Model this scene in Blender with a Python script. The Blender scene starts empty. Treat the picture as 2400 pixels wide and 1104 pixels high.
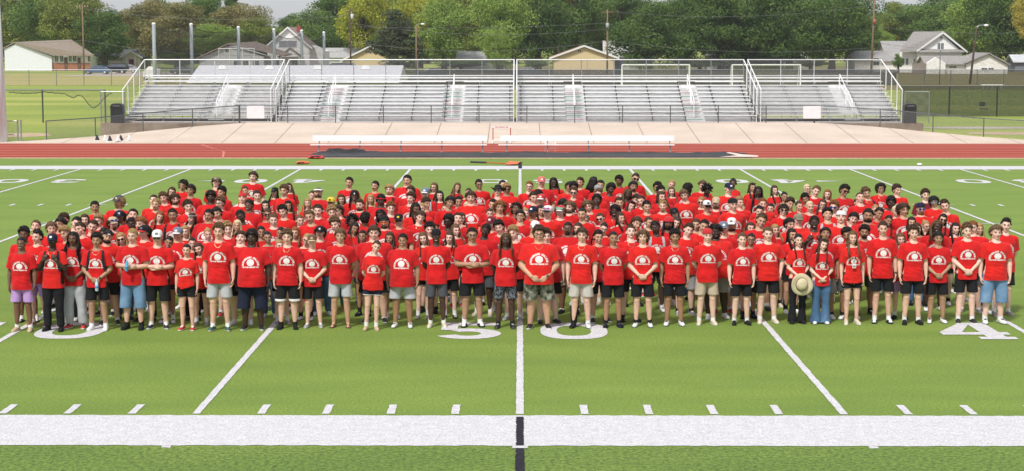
import bpy, bmesh, math, random
import numpy as np
from mathutils import Vector, Matrix, Euler, noise
from mathutils.bvhtree import BVHTree
rad = math.radians
S = bpy.context.scene
COL = S.collection

# ---------------------------------------------------------------- camera
CAM_H, F_PX, PITCH, YAW = 5.202, 4132.0, rad(6.215), rad(0.263)
cam_d = bpy.data.cameras.new("camera")
cam = bpy.data.objects.new("camera", cam_d)
COL.objects.link(cam)
cam.location = (0, 0, CAM_H)
cam.rotation_euler = (rad(90) - PITCH, 0, YAW)
cam_d.sensor_width = 36.0
cam_d.lens = 36.0 * F_PX / 2400.0
cam_d.clip_start, cam_d.clip_end = 0.5, 5000
S.camera = cam
CAM_M = cam.rotation_euler.to_matrix()

# ---------------------------------------------------------------- sky and sun (bright, thin overcast)
SUN_EL, SUN_AZ = 52.0, 205.0          # degrees; azimuth clockwise from +Y (the view direction)
w = bpy.data.worlds.new("World")
S.world = w
w.use_nodes = True
nt = w.node_tree
nt.nodes.clear()
out = nt.nodes.new("ShaderNodeOutputWorld")
bg = nt.nodes.new("ShaderNodeBackground")
sky = nt.nodes.new("ShaderNodeTexSky")
sky.sky_type = 'NISHITA'
sky.sun_disc = False
sky.sun_elevation = rad(SUN_EL)
sky.sun_rotation = rad(SUN_AZ)
sky.air_density, sky.dust_density, sky.ozone_density = 1.0, 1.5, 1.0
hs = nt.nodes.new("ShaderNodeHueSaturation")
hs.inputs['Saturation'].default_value = 0.35
nt.links.new(sky.outputs[0], hs.inputs['Color'])
veil = nt.nodes.new("ShaderNodeMixRGB")          # thin white cloud over the blue
veil.inputs[0].default_value = 0.6
veil.inputs[2].default_value = (6.0, 6.25, 6.6, 1)
nt.links.new(hs.outputs[0], veil.inputs[1])
nt.links.new(veil.outputs[0], bg.inputs[0])
bg.inputs[1].default_value = 0.122
nt.links.new(bg.outputs[0], out.inputs[0])
sun_d = bpy.data.lights.new("sun", 'SUN')
sun_d.energy = 3.5
sun_d.angle = rad(7)
sun_d.color = (1.0, 0.96, 0.9)
sun = bpy.data.objects.new("sun", sun_d)
COL.objects.link(sun)
sdir = Vector((math.sin(rad(SUN_AZ)) * math.cos(rad(SUN_EL)), math.cos(rad(SUN_AZ)) * math.cos(rad(SUN_EL)), math.sin(rad(SUN_EL))))
sun.rotation_euler = sdir.to_track_quat('Z', 'Y').to_euler()
S.view_settings.view_transform = 'Standard'
S.view_settings.look = 'None'
S.view_settings.exposure = 0.0
S.view_settings.gamma = 1.0
S.cycles.max_bounces = 6
S.cycles.transparent_max_bounces = 16

R = random.Random(7)

# ---------------------------------------------------------------- helpers
def pix(px, py, h=0.0):
    """the point at height h seen at pixel (px, py) of the 2400 x 1104 photograph"""
    d = CAM_M @ Vector(((px - 1200) / F_PX, -(py - 552) / F_PX, -1))
    t = (h - CAM_H) / d.z
    return Vector((d.x * t, d.y * t, h))

def at(px, py, Y):
    """the point at distance Y seen at that pixel"""
    d = CAM_M @ Vector(((px - 1200) / F_PX, -(py - 552) / F_PX, -1))
    t = Y / d.y
    return Vector((d.x * t, Y, CAM_H + d.z * t))

def tag(o, label=None, cat=None, group=None, kind=None):
    if label: o['label'] = label
    if cat: o['category'] = cat
    if group: o['group'] = group
    if kind: o['kind'] = kind
    return o

def empty(name, loc=(0, 0, 0), rz=0.0, scale=None):
    o = bpy.data.objects.new(name, None)
    COL.objects.link(o)
    o.location = loc
    o.rotation_euler = (0, 0, rz)
    if scale: o.scale = scale
    return o

def link(name, me, mats=None, parent=None, M=None):
    """an object on (possibly shared) mesh data, materials kept on the object"""
    o = bpy.data.objects.new(name, me)
    COL.objects.link(o)
    if mats:
        if not isinstance(mats, (list, tuple)): mats = [mats]
        for i in range(len(me.materials), len(mats)):
            me.materials.append(mats[i])
        for i, m in enumerate(mats):
            o.material_slots[i].link = 'OBJECT'
            o.material_slots[i].material = m
    if parent: o.parent = parent
    if M is not None: o.matrix_local = M
    return o

def copy_tree(o, parent=None):
    c = o.copy()
    COL.objects.link(c)
    c.parent = parent
    for ch in list(o.children):
        copy_tree(ch, c)
    return c

class MB:
    """collects simple solids into one mesh"""
    def __init__(s): s.v, s.f, s.m = [], [], []
    def add(s, vs, fs, mi=0):
        b = len(s.v)
        s.v += [tuple(v) for v in vs]
        s.f += [tuple(i + b for i in f) for f in fs]
        s.m += [mi] * len(fs)
        return s
    def box(s, x0, x1, y0, y1, z0, z1, mi=0, M=None):
        vs = [Vector(p) for p in ((x0,y0,z0),(x1,y0,z0),(x1,y1,z0),(x0,y1,z0),(x0,y0,z1),(x1,y0,z1),(x1,y1,z1),(x0,y1,z1))]
        if M: vs = [M @ v for v in vs]
        return s.add(vs, [(0,3,2,1),(4,5,6,7),(0,1,5,4),(1,2,6,5),(2,3,7,6),(3,0,4,7)], mi)
    def quad(s, a, b, c, d, mi=0): return s.add([a, b, c, d], [(0,1,2,3)], mi)
    def tube(s, pts, rr, n=6, mi=0, cap=True):
        pts = [Vector(p) for p in pts]
        if not isinstance(rr, (list, tuple)): rr = [rr] * len(pts)
        vs, fs = [], []
        up = None
        for i, p in enumerate(pts):
            t = (pts[min(i+1, len(pts)-1)] - pts[max(i-1, 0)])
            t = t.normalized() if t.length > 1e-9 else Vector((0,0,1))
            if up is None: up = Vector((0,0,1)) if abs(t.z) < .9 else Vector((1,0,0))
            u = t.cross(up).normalized(); v = u.cross(t); up = v
            for k in range(n):
                a = 2*math.pi*k/n
                vs.append(p + (u*math.cos(a) + v*math.sin(a))*rr[i])
        for i in range(len(pts)-1):
            for k in range(n):
                k2 = (k+1) % n
                fs.append((i*n+k, i*n+k2, (i+1)*n+k2, (i+1)*n+k))
        if cap:
            fs.append(tuple(range(n))[::-1]); fs.append(tuple((len(pts)-1)*n+k for k in range(n)))
        return s.add(vs, fs, mi)
    def ball(s, c, r, nu=12, nv=8, mi=0, M=None):
        if not isinstance(r, (list, tuple)): r = (r, r, r)
        vs, fs = [], []
        c = Vector(c)
        for j in range(1, nv):
            th = math.pi*j/nv
            for i in range(nu):
                a = 2*math.pi*i/nu
                vs.append(Vector((r[0]*math.sin(th)*math.cos(a), r[1]*math.sin(th)*math.sin(a), r[2]*math.cos(th))))
        vs.append(Vector((0,0,r[2]))); vs.append(Vector((0,0,-r[2])))
        if M: vs = [M @ v for v in vs]
        vs = [v + c for v in vs]
        T, B = len(vs)-2, len(vs)-1
        for i in range(nu):
            i2 = (i+1) % nu
            fs.append((T, i, i2)); fs.append((B, (nv-2)*nu+i2, (nv-2)*nu+i))
            for j in range(nv-2):
                fs.append((j*nu+i, (j+1)*nu+i, (j+1)*nu+i2, j*nu+i2))
        return s.add(vs, fs, mi)
    def prism(s, poly, z0, z1, axis='z', mi=0, M=None):
        """poly: 2-D outline; extruded from z0 to z1 along the axis"""
        n = len(poly)
        mk = {'z': lambda p, q: (p[0], p[1], q), 'x': lambda p, q: (q, p[0], p[1]), 'y': lambda p, q: (p[0], q, p[1])}[axis]
        vs = [Vector(mk(p, z0)) for p in poly] + [Vector(mk(p, z1)) for p in poly]
        if M: vs = [M @ v for v in vs]
        fs = [tuple(range(n))[::-1], tuple(range(n, 2*n))] + [(i, (i+1) % n, n+(i+1) % n, n+i) for i in range(n)]
        return s.add(vs, fs, mi)
    def mesh(s, name, smooth=False):
        me = bpy.data.meshes.new(name)
        me.from_pydata(s.v, [], s.f)
        if any(s.m): me.polygons.foreach_set('material_index', s.m)
        if smooth: me.polygons.foreach_set('use_smooth', [True]*len(me.polygons))
        me.update()
        return me
    def build(s, name, mats, parent=None, smooth=False, fix=True):
        me = s.mesh(name, smooth)
        if fix:
            bm = bmesh.new(); bm.from_mesh(me); bmesh.ops.recalc_face_normals(bm, faces=bm.faces); bm.to_mesh(me); bm.free()
        o = bpy.data.objects.new(name, me)
        COL.objects.link(o)
        for m in (mats if isinstance(mats, (list, tuple)) else [mats]): me.materials.append(m)
        if parent: o.parent = parent
        return o

# ---------------------------------------------------------------- materials
MATS = {}
def nodes(m): return m.node_tree.nodes, m.node_tree.links
def mat(name, col, rough=0.6, metal=0.0, var=0.0, scale=8.0, bump=0.0, bscale=60.0, sheen=0.0, spec=0.5, coat=0.0, sss=0.0):
    if name in MATS: return MATS[name]
    m = bpy.data.materials.new(name); m.use_nodes = True
    N, L = nodes(m)
    b = N['Principled BSDF']
    b.inputs['Roughness'].default_value = rough
    b.inputs['Metallic'].default_value = metal
    b.inputs['Specular IOR Level'].default_value = spec
    b.inputs['Coat Weight'].default_value = coat
    b.inputs['Sheen Weight'].default_value = sheen
    if sss:
        b.inputs['Subsurface Weight'].default_value = sss
        b.inputs['Subsurface Scale'].default_value = 0.02
    b.inputs['Base Color'].default_value = (*col, 1)
    tc = N.new('ShaderNodeTexCoord')
    if var:
        n = N.new('ShaderNodeTexNoise'); n.inputs['Scale'].default_value = scale; n.inputs['Detail'].default_value = 5
        L.new(tc.outputs['Object'], n.inputs['Vector'])
        mr = N.new('ShaderNodeMapRange'); mr.inputs[1].default_value = 0.3; mr.inputs[2].default_value = 0.7
        mr.inputs[3].default_value = 1 - var; mr.inputs[4].default_value = 1 + var
        L.new(n.outputs['Fac'], mr.inputs[0])
        vm = N.new('ShaderNodeVectorMath'); vm.operation = 'SCALE'; vm.inputs[0].default_value = col
        L.new(mr.outputs[0], vm.inputs['Scale'])
        L.new(vm.outputs[0], b.inputs['Base Color'])
    if bump:
        n2 = N.new('ShaderNodeTexNoise'); n2.inputs['Scale'].default_value = bscale; n2.inputs['Detail'].default_value = 4
        L.new(tc.outputs['Object'], n2.inputs['Vector'])
        bp = N.new('ShaderNodeBump'); bp.inputs['Strength'].default_value = bump; bp.inputs['Distance'].default_value = 0.02
        L.new(n2.outputs['Fac'], bp.inputs['Height'])
        L.new(bp.outputs[0], b.inputs['Normal'])
    MATS[name] = m
    return m

def ramp_mat(name, stops, scale=5.0, detail=6, rough=0.9, stretch=(1,1,1), bump=0.0, bscale=80.0, tex='noise', sheen=0.0, fine=None, tint=None):
    """a colour ramp driven by stretched noise; fine = (scale, amount) multiplies in small grain"""
    if name in MATS: return MATS[name]
    m = bpy.data.materials.new(name); m.use_nodes = True
    N, L = nodes(m)
    b = N['Principled BSDF']; b.inputs['Roughness'].default_value = rough; b.inputs['Sheen Weight'].default_value = sheen
    if tint: b.inputs['Sheen Tint'].default_value = (*tint, 1)
    b.inputs['Specular IOR Level'].default_value = 0.25
    tc = N.new('ShaderNodeTexCoord'); mp = N.new('ShaderNodeMapping')
    mp.inputs['Scale'].default_value = stretch
    L.new(tc.outputs['Object'], mp.inputs[0])
    if tex == 'voronoi':
        n = N.new('ShaderNodeTexVoronoi'); n.inputs['Scale'].default_value = scale; o_ = n.outputs['Color']
    else:
        n = N.new('ShaderNodeTexNoise'); n.inputs['Scale'].default_value = scale; n.inputs['Detail'].default_value = detail; o_ = n.outputs['Fac']
    L.new(mp.outputs[0], n.inputs['Vector'])
    cr = N.new('ShaderNodeValToRGB')
    el = cr.color_ramp.elements
    while len(el) < len(stops): el.new(0.5)
    for e, (p, c) in zip(el, stops): e.position = p; e.color = (*c, 1)
    L.new(o_, cr.inputs[0])
    res = cr.outputs[0]
    if fine:
        n3 = N.new('ShaderNodeTexNoise'); n3.inputs['Scale'].default_value = fine[0]; n3.inputs['Detail'].default_value = 3; n3.inputs['Roughness'].default_value = .8
        L.new(tc.outputs['Object'], n3.inputs['Vector'])
        mr = N.new('ShaderNodeMapRange'); mr.inputs[1].default_value = .3; mr.inputs[2].default_value = .7
        mr.inputs[3].default_value = 1-fine[1]; mr.inputs[4].default_value = 1+fine[1]
        L.new(n3.outputs['Fac'], mr.inputs[0])
        vm = N.new('ShaderNodeVectorMath'); vm.operation = 'SCALE'
        L.new(res, vm.inputs[0]); L.new(mr.outputs[0], vm.inputs['Scale']); res = vm.outputs[0]
    L.new(res, b.inputs['Base Color'])
    if bump:
        n2 = N.new('ShaderNodeTexNoise'); n2.inputs['Scale'].default_value = bscale; n2.inputs['Detail'].default_value = 3
        L.new(tc.outputs['Object'], n2.inputs['Vector'])
        bp = N.new('ShaderNodeBump'); bp.inputs['Strength'].default_value = bump; bp.inputs['Distance'].default_value = 0.03
        L.new(n2.outputs['Fac'], bp.inputs['Height']); L.new(bp.outputs[0], b.inputs['Normal'])
    MATS[name] = m
    return m

def leaf_mat(name, c1, c2, c3, trans=0.25):
    if name in MATS: return MATS[name]
    m = bpy.data.materials.new(name); m.use_nodes = True
    N, L = nodes(m)
    b = N['Principled BSDF']; b.inputs['Roughness'].default_value = 0.7; b.inputs['Specular IOR Level'].default_value = 0.2
    g = N.new('ShaderNodeNewGeometry'); tc = N.new('ShaderNodeTexCoord')
    n = N.new('ShaderNodeTexNoise'); n.inputs['Scale'].default_value = 0.33; n.inputs['Detail'].default_value = 3
    L.new(tc.outputs['Object'], n.inputs['Vector'])
    ma = N.new('ShaderNodeMath'); ma.operation = 'MULTIPLY_ADD'; ma.inputs[1].default_value = 0.4
    sc = N.new('ShaderNodeMapRange'); sc.inputs[1].default_value = .3; sc.inputs[2].default_value = .7; sc.inputs[3].default_value = 0; sc.inputs[4].default_value = .6
    L.new(n.outputs['Fac'], sc.inputs[0])
    L.new(g.outputs['Random Per Island'], ma.inputs[0]); L.new(sc.outputs[0], ma.inputs[2])
    cr = N.new('ShaderNodeValToRGB'); el = cr.color_ramp.elements; el.new(.5)
    for e, (p, c) in zip(el, ((0.05, c1), (.5, c2), (.95, c3))): e.position = p; e.color = (*c, 1)
    L.new(ma.outputs[0], cr.inputs[0]); L.new(cr.outputs[0], b.inputs['Base Color'])
    tr = N.new('ShaderNodeBsdfTranslucent'); L.new(cr.outputs[0], tr.inputs[0])
    mx = N.new('ShaderNodeMixShader'); mx.inputs[0].default_value = trans
    L.new(b.outputs[0], mx.inputs[1]); L.new(tr.outputs[0], mx.inputs[2])
    L.new(mx.outputs[0], N['Material Output'].inputs[0])
    MATS[name] = m
    return m

def mesh_mat(name, col, pitch=0.06, wire=0.22, metal=0.0, rough=0.5):
    """woven wire or netting: diagonal wires with open holes between (object coordinates, metres)"""
    if name in MATS: return MATS[name]
    m = bpy.data.materials.new(name); m.use_nodes = True
    N, L = nodes(m)
    b = N['Principled BSDF']; b.inputs['Base Color'].default_value = (*col, 1); b.inputs['Roughness'].default_value = rough; b.inputs['Metallic'].default_value = metal
    tc = N.new('ShaderNodeTexCoord'); sp = N.new('ShaderNodeSeparateXYZ'); L.new(tc.outputs['Object'], sp.inputs[0])
    def mth(op, a, bb=None):
        x = N.new('ShaderNodeMath'); x.operation = op
        for i, q in enumerate((a, bb)):
            if q is None: continue
            if isinstance(q, (int, float)): x.inputs[i].default_value = q
            else: L.new(q, x.inputs[i])
        return x.outputs[0]
    hor = mth('ADD', sp.outputs[0], sp.outputs[1])
    ws = []
    for sgn in (1, -1):
        u = mth('ADD', hor, mth('MULTIPLY', sp.outputs[2], sgn))
        fr = mth('FRACT', mth('DIVIDE', u, pitch))
        ws.append(mth('LESS_THAN', fr, wire))
    al = mth('MAXIMUM', ws[0], ws[1])
    tp = N.new('ShaderNodeBsdfTransparent'); mx = N.new('ShaderNodeMixShader')
    L.new(al, mx.inputs[0]); L.new(tp.outputs[0], mx.inputs[1]); L.new(b.outputs[0], mx.inputs[2])
    L.new(mx.outputs[0], N['Material Output'].inputs[0])
    MATS[name] = m
    return m
# ================================================================ the setting: ground, field, track, concrete
YN, YF = 24.35, 73.1                  # inner edges of the two sidelines
X50 = 0.0
def sheet(name, x0, x1, y0, y1, z, m, n=1):
    o = MB().quad((x0,y0,z),(x1,y0,z),(x1,y1,z),(x0,y1,z)).build(name, m)
    return tag(o, kind='structure')

m_grass = ramp_mat('lawn_grass', [(.3,(.19,.25,.05)),(.5,(.27,.33,.065)),(.62,(.36,.38,.09)),(.75,(.46,.40,.16))], scale=.05, detail=8, stretch=(.5,1.6,1), fine=(3,.25))
m_turf = ramp_mat('turf', [(.32,(.104,.172,.022)),(.5,(.128,.198,.027)),(.7,(.158,.228,.034))], scale=.55, detail=9, stretch=(.55,1.5,1), bump=.15, bscale=70, fine=(24,.65), sheen=.30, tint=(.75,1,.30))
m_turf2 = ramp_mat('turf_outer', [(.35,(.095,.155,.024)),(.55,(.115,.175,.028)),(.7,(.135,.195,.033))], scale=.55, detail=9, stretch=(.55,1.5,1), bump=.5, bscale=55, fine=(16,.95), sheen=.25, tint=(.7,1,.35))
def edge_mat(name, col, var=.08, grain=.12):
    return ramp_mat(name, [(.3, tuple(c*(1-var) for c in col)), (.7, tuple(min(1, c*(1+var)) for c in col))], scale=6, detail=8, fine=(34, grain), bump=.25, bscale=90)
m_white = edge_mat('white_turf_paint', (.60,.59,.615), .07, .34)
m_black = edge_mat('black_turf', (.022,.02,.03), .3, .5)
m_track = ramp_mat('track_rubber', [(.3,(.27,.036,.021)),(.5,(.33,.045,.026)),(.75,(.39,.06,.036))], scale=.35, detail=8, stretch=(.3,2.5,1), fine=(20,.12))
m_lane = mat('lane_paint', (.62,.19,.14), .8, var=.1)
m_conc = ramp_mat('pink_concrete', [(.3,(.57,.47,.39)),(.55,(.64,.525,.44)),(.75,(.68,.575,.49))], scale=.5, detail=9, fine=(6,.07), bump=.1, bscale=20)
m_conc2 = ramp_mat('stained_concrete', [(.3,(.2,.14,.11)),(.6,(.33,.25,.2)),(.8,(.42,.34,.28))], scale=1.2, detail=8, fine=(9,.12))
m_road = ramp_mat('asphalt', [(.3,(.36,.32,.29)),(.7,(.46,.41,.37))], scale=.3, fine=(3,.1))

# the ground in one sheet out to the horizon, low relief
tag(MB().quad((-1500,-60,-.02),(1500,-60,-.02),(1500,2600,-.02),(-1500,2600,-.02)).build('ground', m_grass), kind='structure')
sheet('turf_field', -60, 60, 5, 80.2, 0.0, m_turf)
sheet('turf_apron', -60, 60, 5, YN-1.95, .004, m_turf2)
sheet('running_track', -75, 75, 80.2, 92.0, .004, m_track)

def ragged(mb, x0, x1, y0, y1, z, amp=.012, step=.08, horiz=True, slant=0.0):
    """a painted strip with slightly uneven edges"""
    if horiz:
        n = max(2, int((x1-x0)/step)); xs = [x0+(x1-x0)*i/n for i in range(n+1)]
        lo = [y0 + R.uniform(-amp, amp) for _ in xs]; hi = [y1 + R.uniform(-amp, amp) for _ in xs]
        vs = [(x, a, z) for x, a in zip(xs, lo)] + [(x, a, z) for x, a in zip(xs, hi)]
    else:
        n = max(2, int((y1-y0)/step)); ys = [y0+(y1-y0)*i/n for i in range(n+1)]
        vs = [(x0 + R.uniform(-amp, amp), y, z) for y in ys] + [(x1 + R.uniform(-amp, amp), y, z) for y in ys]
    mb.add(vs, [(i, i+1, n+2+i, n+1+i) for i in range(n)])

mb = MB(); ragged(mb, -40, 40, YN-1.87, YN, .008, .02, .12)
ragged(mb, -40, 40, YF, YF+2.05, .008, .02, .25)
for px in (388, 2048):
    p = pix(px, 1050); ragged(mb, p.x-.06, p.x+.06, YN-2.0, YN-1.88, .008)
ragged(mb, X50-.1, X50+.1, YN-2.02, YN-1.9, .012, .01)
tag(mb.build('sideline', m_white), kind='structure')
for i in range(-6, 7):
    x = X50 + i*4.572
    mb = MB(); ragged(mb, x-.055, x+.055, YN+.1, YF-.02, .008, .006, .15, horiz=False)
    tag(mb.build('yard_line', m_white), kind='structure')
    if abs(i) <= 6:
        for yy in (51.0, YF-16.26):
            mb = MB(); ragged(mb, x-.32, x+.32, yy-.05, yy+.05, .010, .01)
            tag(mb.build('hash_mark', m_white), kind='structure')
mb = MB()
for i in range(-32, 33):
    if i % 5 == 0: continue
    x = X50 + i*.9144
    ragged(mb, x-.055, x+.055, YN+.1, YN+.74, .008, .006, .1, False)
    ragged(mb, x-.055, x+.055, YF-.75, YF-.02, .008, .006, .2, False)
    ragged(mb, x-.055, x+.055, YF-16.56, YF-15.96, .008, .006, .2, False)
tag(mb.build('yard_tick', m_white), kind='structure')
# the black fifty-yard marks
mb = MB()
ragged(mb, X50-.052, X50+.052, YN-1.86, YN-.1, .012, .009, .02, False)
ragged(mb, X50-.056, X50+.056, YN-6, YN-2.03, .012, .011, .02, False)
ragged(mb, X50-.075, X50+.075, YF+.5, YF+4.6, .012, .014, .05, False)
tag(mb.build('midfield_marker', m_black), kind='structure')

# yard numbers, painted block digits 1.22 m wide and 1.83 m long
def ring(ox, oy, ix, iy, n=48, pw=2.6):
    def se(a, b, t): c, s_ = math.cos(t), math.sin(t); return (a*abs(c)**(2/pw)*(1 if c >= 0 else -1), b*abs(s_)**(2/pw)*(1 if s_ >= 0 else -1))
    o = [se(ox, oy, 2*math.pi*k/n) for k in range(n)]; i_ = [se(ix, iy, 2*math.pi*k/n) for k in range(n)]
    return [[o[k], o[(k+1) % n], i_[(k+1) % n], i_[k]] for k in range(n)]
def arcband(cx, cy, ro, ri, a0, a1, sy=1.0, n=20):
    ps = []
    for k in range(n):
        t0, t1 = rad(a0+(a1-a0)*k/n), rad(a0+(a1-a0)*(k+1)/n)
        ps.append([(cx+ro*math.cos(t0), cy+ro*sy*math.sin(t0)), (cx+ro*math.cos(t1), cy+ro*sy*math.sin(t1)), (cx+ri*math.cos(t1), cy+ri*sy*math.sin(t1)), (cx+ri*math.cos(t0), cy+ri*sy*math.sin(t0))])
    return ps
def R4(x0, y0, x1, y1): return [(x0,y0),(x1,y0),(x1,y1),(x0,y1)]
DIG = {
 '0': ring(.61, .915, .31, .56),
 '5': [R4(-.5,.58,.5,.915), R4(-.5,.05,-.2,.58)] + arcband(-.0, -.33, .6, .24, -155, 130, .97),
 '4': [R4(.12,-.66,.46,.915), R4(-.61,-.42,.61,-.14), R4(-.05,-.915,.61,-.66), [(-.61,-.14),(-.2,-.14),(.2,.915),(.0,.915)]],
 '3': arcband(0, .43, .53, .22, -60, 190, .9) + arcband(0, -.38, .6, .25, -190, 75, .9) + [R4(-.15,-.02,.2,.18)],
}
RECTS = {'5': DIG['5'][:2], '4': DIG['4'], '3': DIG['3'][-1:]}
DIG['3'] = [DIG['3'][-1]] + DIG['3'][:-1]
def number(ch, cx, cy, flip=False, z=.007):
    mb = MB(); s_ = -1 if flip else 1
    for k, q in enumerate(DIG[ch]):
        mb.quad(*[(cx+s_*a, cy+s_*b, z + (.0012*(k+1) if q in RECTS.get(ch, []) else 0)) for a, b in q])
    tag(mb.build('yard_number', m_white), kind='structure')
yc = YN + 6.45 + .915
for i, s_ in ((0, '50'), (2, '40'), (-2, '40')):
    x = X50 + i*4.572
    number(s_[0], x-.94, yc); number(s_[1], x+.98, yc)
yc2 = YF - 6.3
for i, s_ in ((0, '50'), (2, '40'), (-2, '40'), (4, '30'), (-4, '30')):
    x = X50 + i*4.572
    number(s_[0], x+.94+.15, yc2, True); number(s_[1], x-.94-.15, yc2, True)
    if i in (2, -2):
        g = 1 if i > 0 else -1
        a = MB(); a.quad((x+g*2.1, yc2-.28, .012), (x+g*2.1, yc2+.28, .012), (x+g*3.1, yc2+.02, .012), (x+g*3.1, yc2-.02, .012))
        tag(a.build('yard_arrow', m_white), kind='structure')

# lanes of the track
mb = MB()
for k in range(9):
    yy = 80.5 + k*1.37
    ragged(mb, -75, 75, yy-.15, yy+.15, .008, .004, 2.0)
a0 = pix(470, 340); a1 = pix(522, 356); a2 = pix(520, 369)
mb.add([(a0.x,a0.y,.012),(a0.x+.1,a0.y+.25,.012),(a1.x-.4,a1.y+1.2,.012),(a1.x-.3,a1.y+1.0,.012),(a1.x,a1.y,.012),(a1.x+.12,a1.y,.012),(a2.x,a2.y,.012),(a2.x+.1,a2.y,.012)],
       [(0,2,3,1),(2,4,5,3),(4,6,7,5)])
tag(mb.build('lane_line', m_lane), kind='structure')
tag(MB().box(-75,75,80.05,80.25,0,.03).build('track_kerb', mat('kerb_paint', (.55,.42,.3), .8, var=.2)), kind='structure')

# concrete apron sloping up from the track to the fence line, and the raised pad the stands are on
PAD_Z = .70
FX = [(-38, 92.3, .0), (-26.3, 93.4, .02), (-23.2, 95.2, .16), (-20.6, 97.3, .36), (-18.0, 99.1, .56), (-15.6, 100.0, PAD_Z), (17.0, 100.0, PAD_Z), (19.6, 99.1, .56), (22.2, 97.3, .36), (24.9, 95.2, .17), (27.6, 93.5, .04), (40, 92.3, .0)]
def apron_back(x):
    for (x0, y0, z0), (x1, y1, z1) in zip(FX, FX[1:]):
        if x0 <= x <= x1:
            t = (x-x0)/(x1-x0); return y0+(y1-y0)*t, z0+(z1-z0)*t
    return 92.3, 0.0
xs = [-38 + .65*i for i in range(121)]
vs, fs = [], []
for i, x in enumerate(xs):
    yb, zb = apron_back(x)
    vs += [(x, 92.0, .0), (x, 92.0, .03), (x, yb, zb+.03), (x, yb+.25, zb+.03), (x, yb+.25, -.1)]
    if i:
        a, b = (i-1)*5, i*5
        fs += [(a+k, b+k, b+k+1, a+k+1) for k in range(4)]
tag(MB().add(vs, fs).build('concrete_apron', m_conc), kind='structure')
mb = MB()
for i in range(-13, 14):
    x = X50 - 1.7 + i*2.78
    yb, zb = apron_back(x)
    if zb < .05: continue
    mb.quad((x-.02, 92.03, .034), (x+.02, 92.03, .034), (x*1.0+.02, yb, zb+.034), (x-.02, yb, zb+.034))
tag(mb.build('concrete_joint', mat('joint_dark', (.27,.2,.16), .9)), kind='structure')
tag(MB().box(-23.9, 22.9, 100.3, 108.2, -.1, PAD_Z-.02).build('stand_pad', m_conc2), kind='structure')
tag(MB().box(-15.7, 17.1, 100.2, 101.9, PAD_Z-.2, PAD_Z+.012).build('concrete_walk', m_conc), kind='structure')

# street, drives, bare patches
m_dry = ramp_mat('dry_grass', [(.3,(.27,.30,.07)),(.45,(.37,.34,.11)),(.6,(.46,.37,.16)),(.75,(.33,.33,.09))], scale=.07, detail=8, stretch=(.5,2.2,1), fine=(3,.2))
m_dimmed = ramp_mat('olive_grass', [(.3,(.13,.14,.045)),(.5,(.19,.17,.06)),(.7,(.25,.20,.09))], scale=.1, detail=8, stretch=(.5,2,1), fine=(3,.2))  # olive-brown grass, its colour also darkened for the dimming through the fence screen
sheet('dry_lawn', -160, at(905,190,240).x, 222, 300, -.012, m_dry)
sheet('shaded_lawn', at(905,190,240).x, 220, 200, 420, -.008, m_dimmed)
sheet('parking_apron', at(195,175,300).x, at(900,175,300).x, 283, 325, -.004, ramp_mat('pale_gravel', [(.3,(.42,.35,.30)),(.7,(.52,.44,.38))], scale=.4, fine=(4,.1)))
def patch(name, px, py, rx, ry, m, z):
    c = pix(px, py); vs = [(c.x, c.y, z)]
    for k in range(26):
        a = 2*math.pi*k/26; q = 1 + .25*noise.noise(Vector((math.cos(a)*2+px, math.sin(a)*2, 0)))
        vs.append((c.x+rx*q*math.cos(a), c.y+ry*q*math.sin(a), z))
    tag(MB().add(vs, [(0, k+1, (k+1) % 26+1) for k in range(26)]).build(name, m), kind='structure')
m_dirt = ramp_mat('bare_dirt', [(.3,(.42,.3,.19)),(.7,(.56,.43,.3))], scale=.8, fine=(5,.12))
patch('dirt_patch', 30, 316, 2.2, 2.4, m_dirt, -.012)
patch('dirt_patch', 2370, 312, 2.6, 1.6, m_dirt, -.012)
patch('concrete_strip', 2320, 299, 4.4, 1.4, m_road, -.008)
# ================================================================ behind the field
m_alu = mat('aluminium', (.70,.70,.71), .42, .35, var=.07, scale=3, bump=.05)
m_aluw = mat('white_aluminium', (.86,.86,.87), .5, .0, var=.04, scale=2)
m_alud = mat('weathered_aluminium', (.66,.645,.63), .55, .05, var=.10, scale=2.5)
m_foot = mat('foot_aluminium', (.68,.68,.69), .55, .1, var=.12, scale=3)
m_galv = mat('galvanised', (.33,.35,.37), .45, .6, var=.12, scale=6)
m_dkpost = mat('dark_post', (.09,.10,.11), .5, .3, var=.15)
m_dark = mat('bracket_dark', (.05,.05,.06), .6, .3)
m_link = mesh_mat('chain_link', (.20,.205,.21), .075, .12, .3)
m_linkd = mesh_mat('chain_link_dark', (.10,.11,.11), .075, .17, .3)
m_screen = mesh_mat('windscreen_mesh', (.028,.033,.028), .03, .52)
m_screen2 = mesh_mat('windscreen_dense', (.035,.037,.042), .03, .60)
m_net = mesh_mat('batting_net', (.022,.020,.018), .09, .30)
m_goalnet = mesh_mat('goal_net', (.55,.55,.55), .14, .10)

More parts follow.
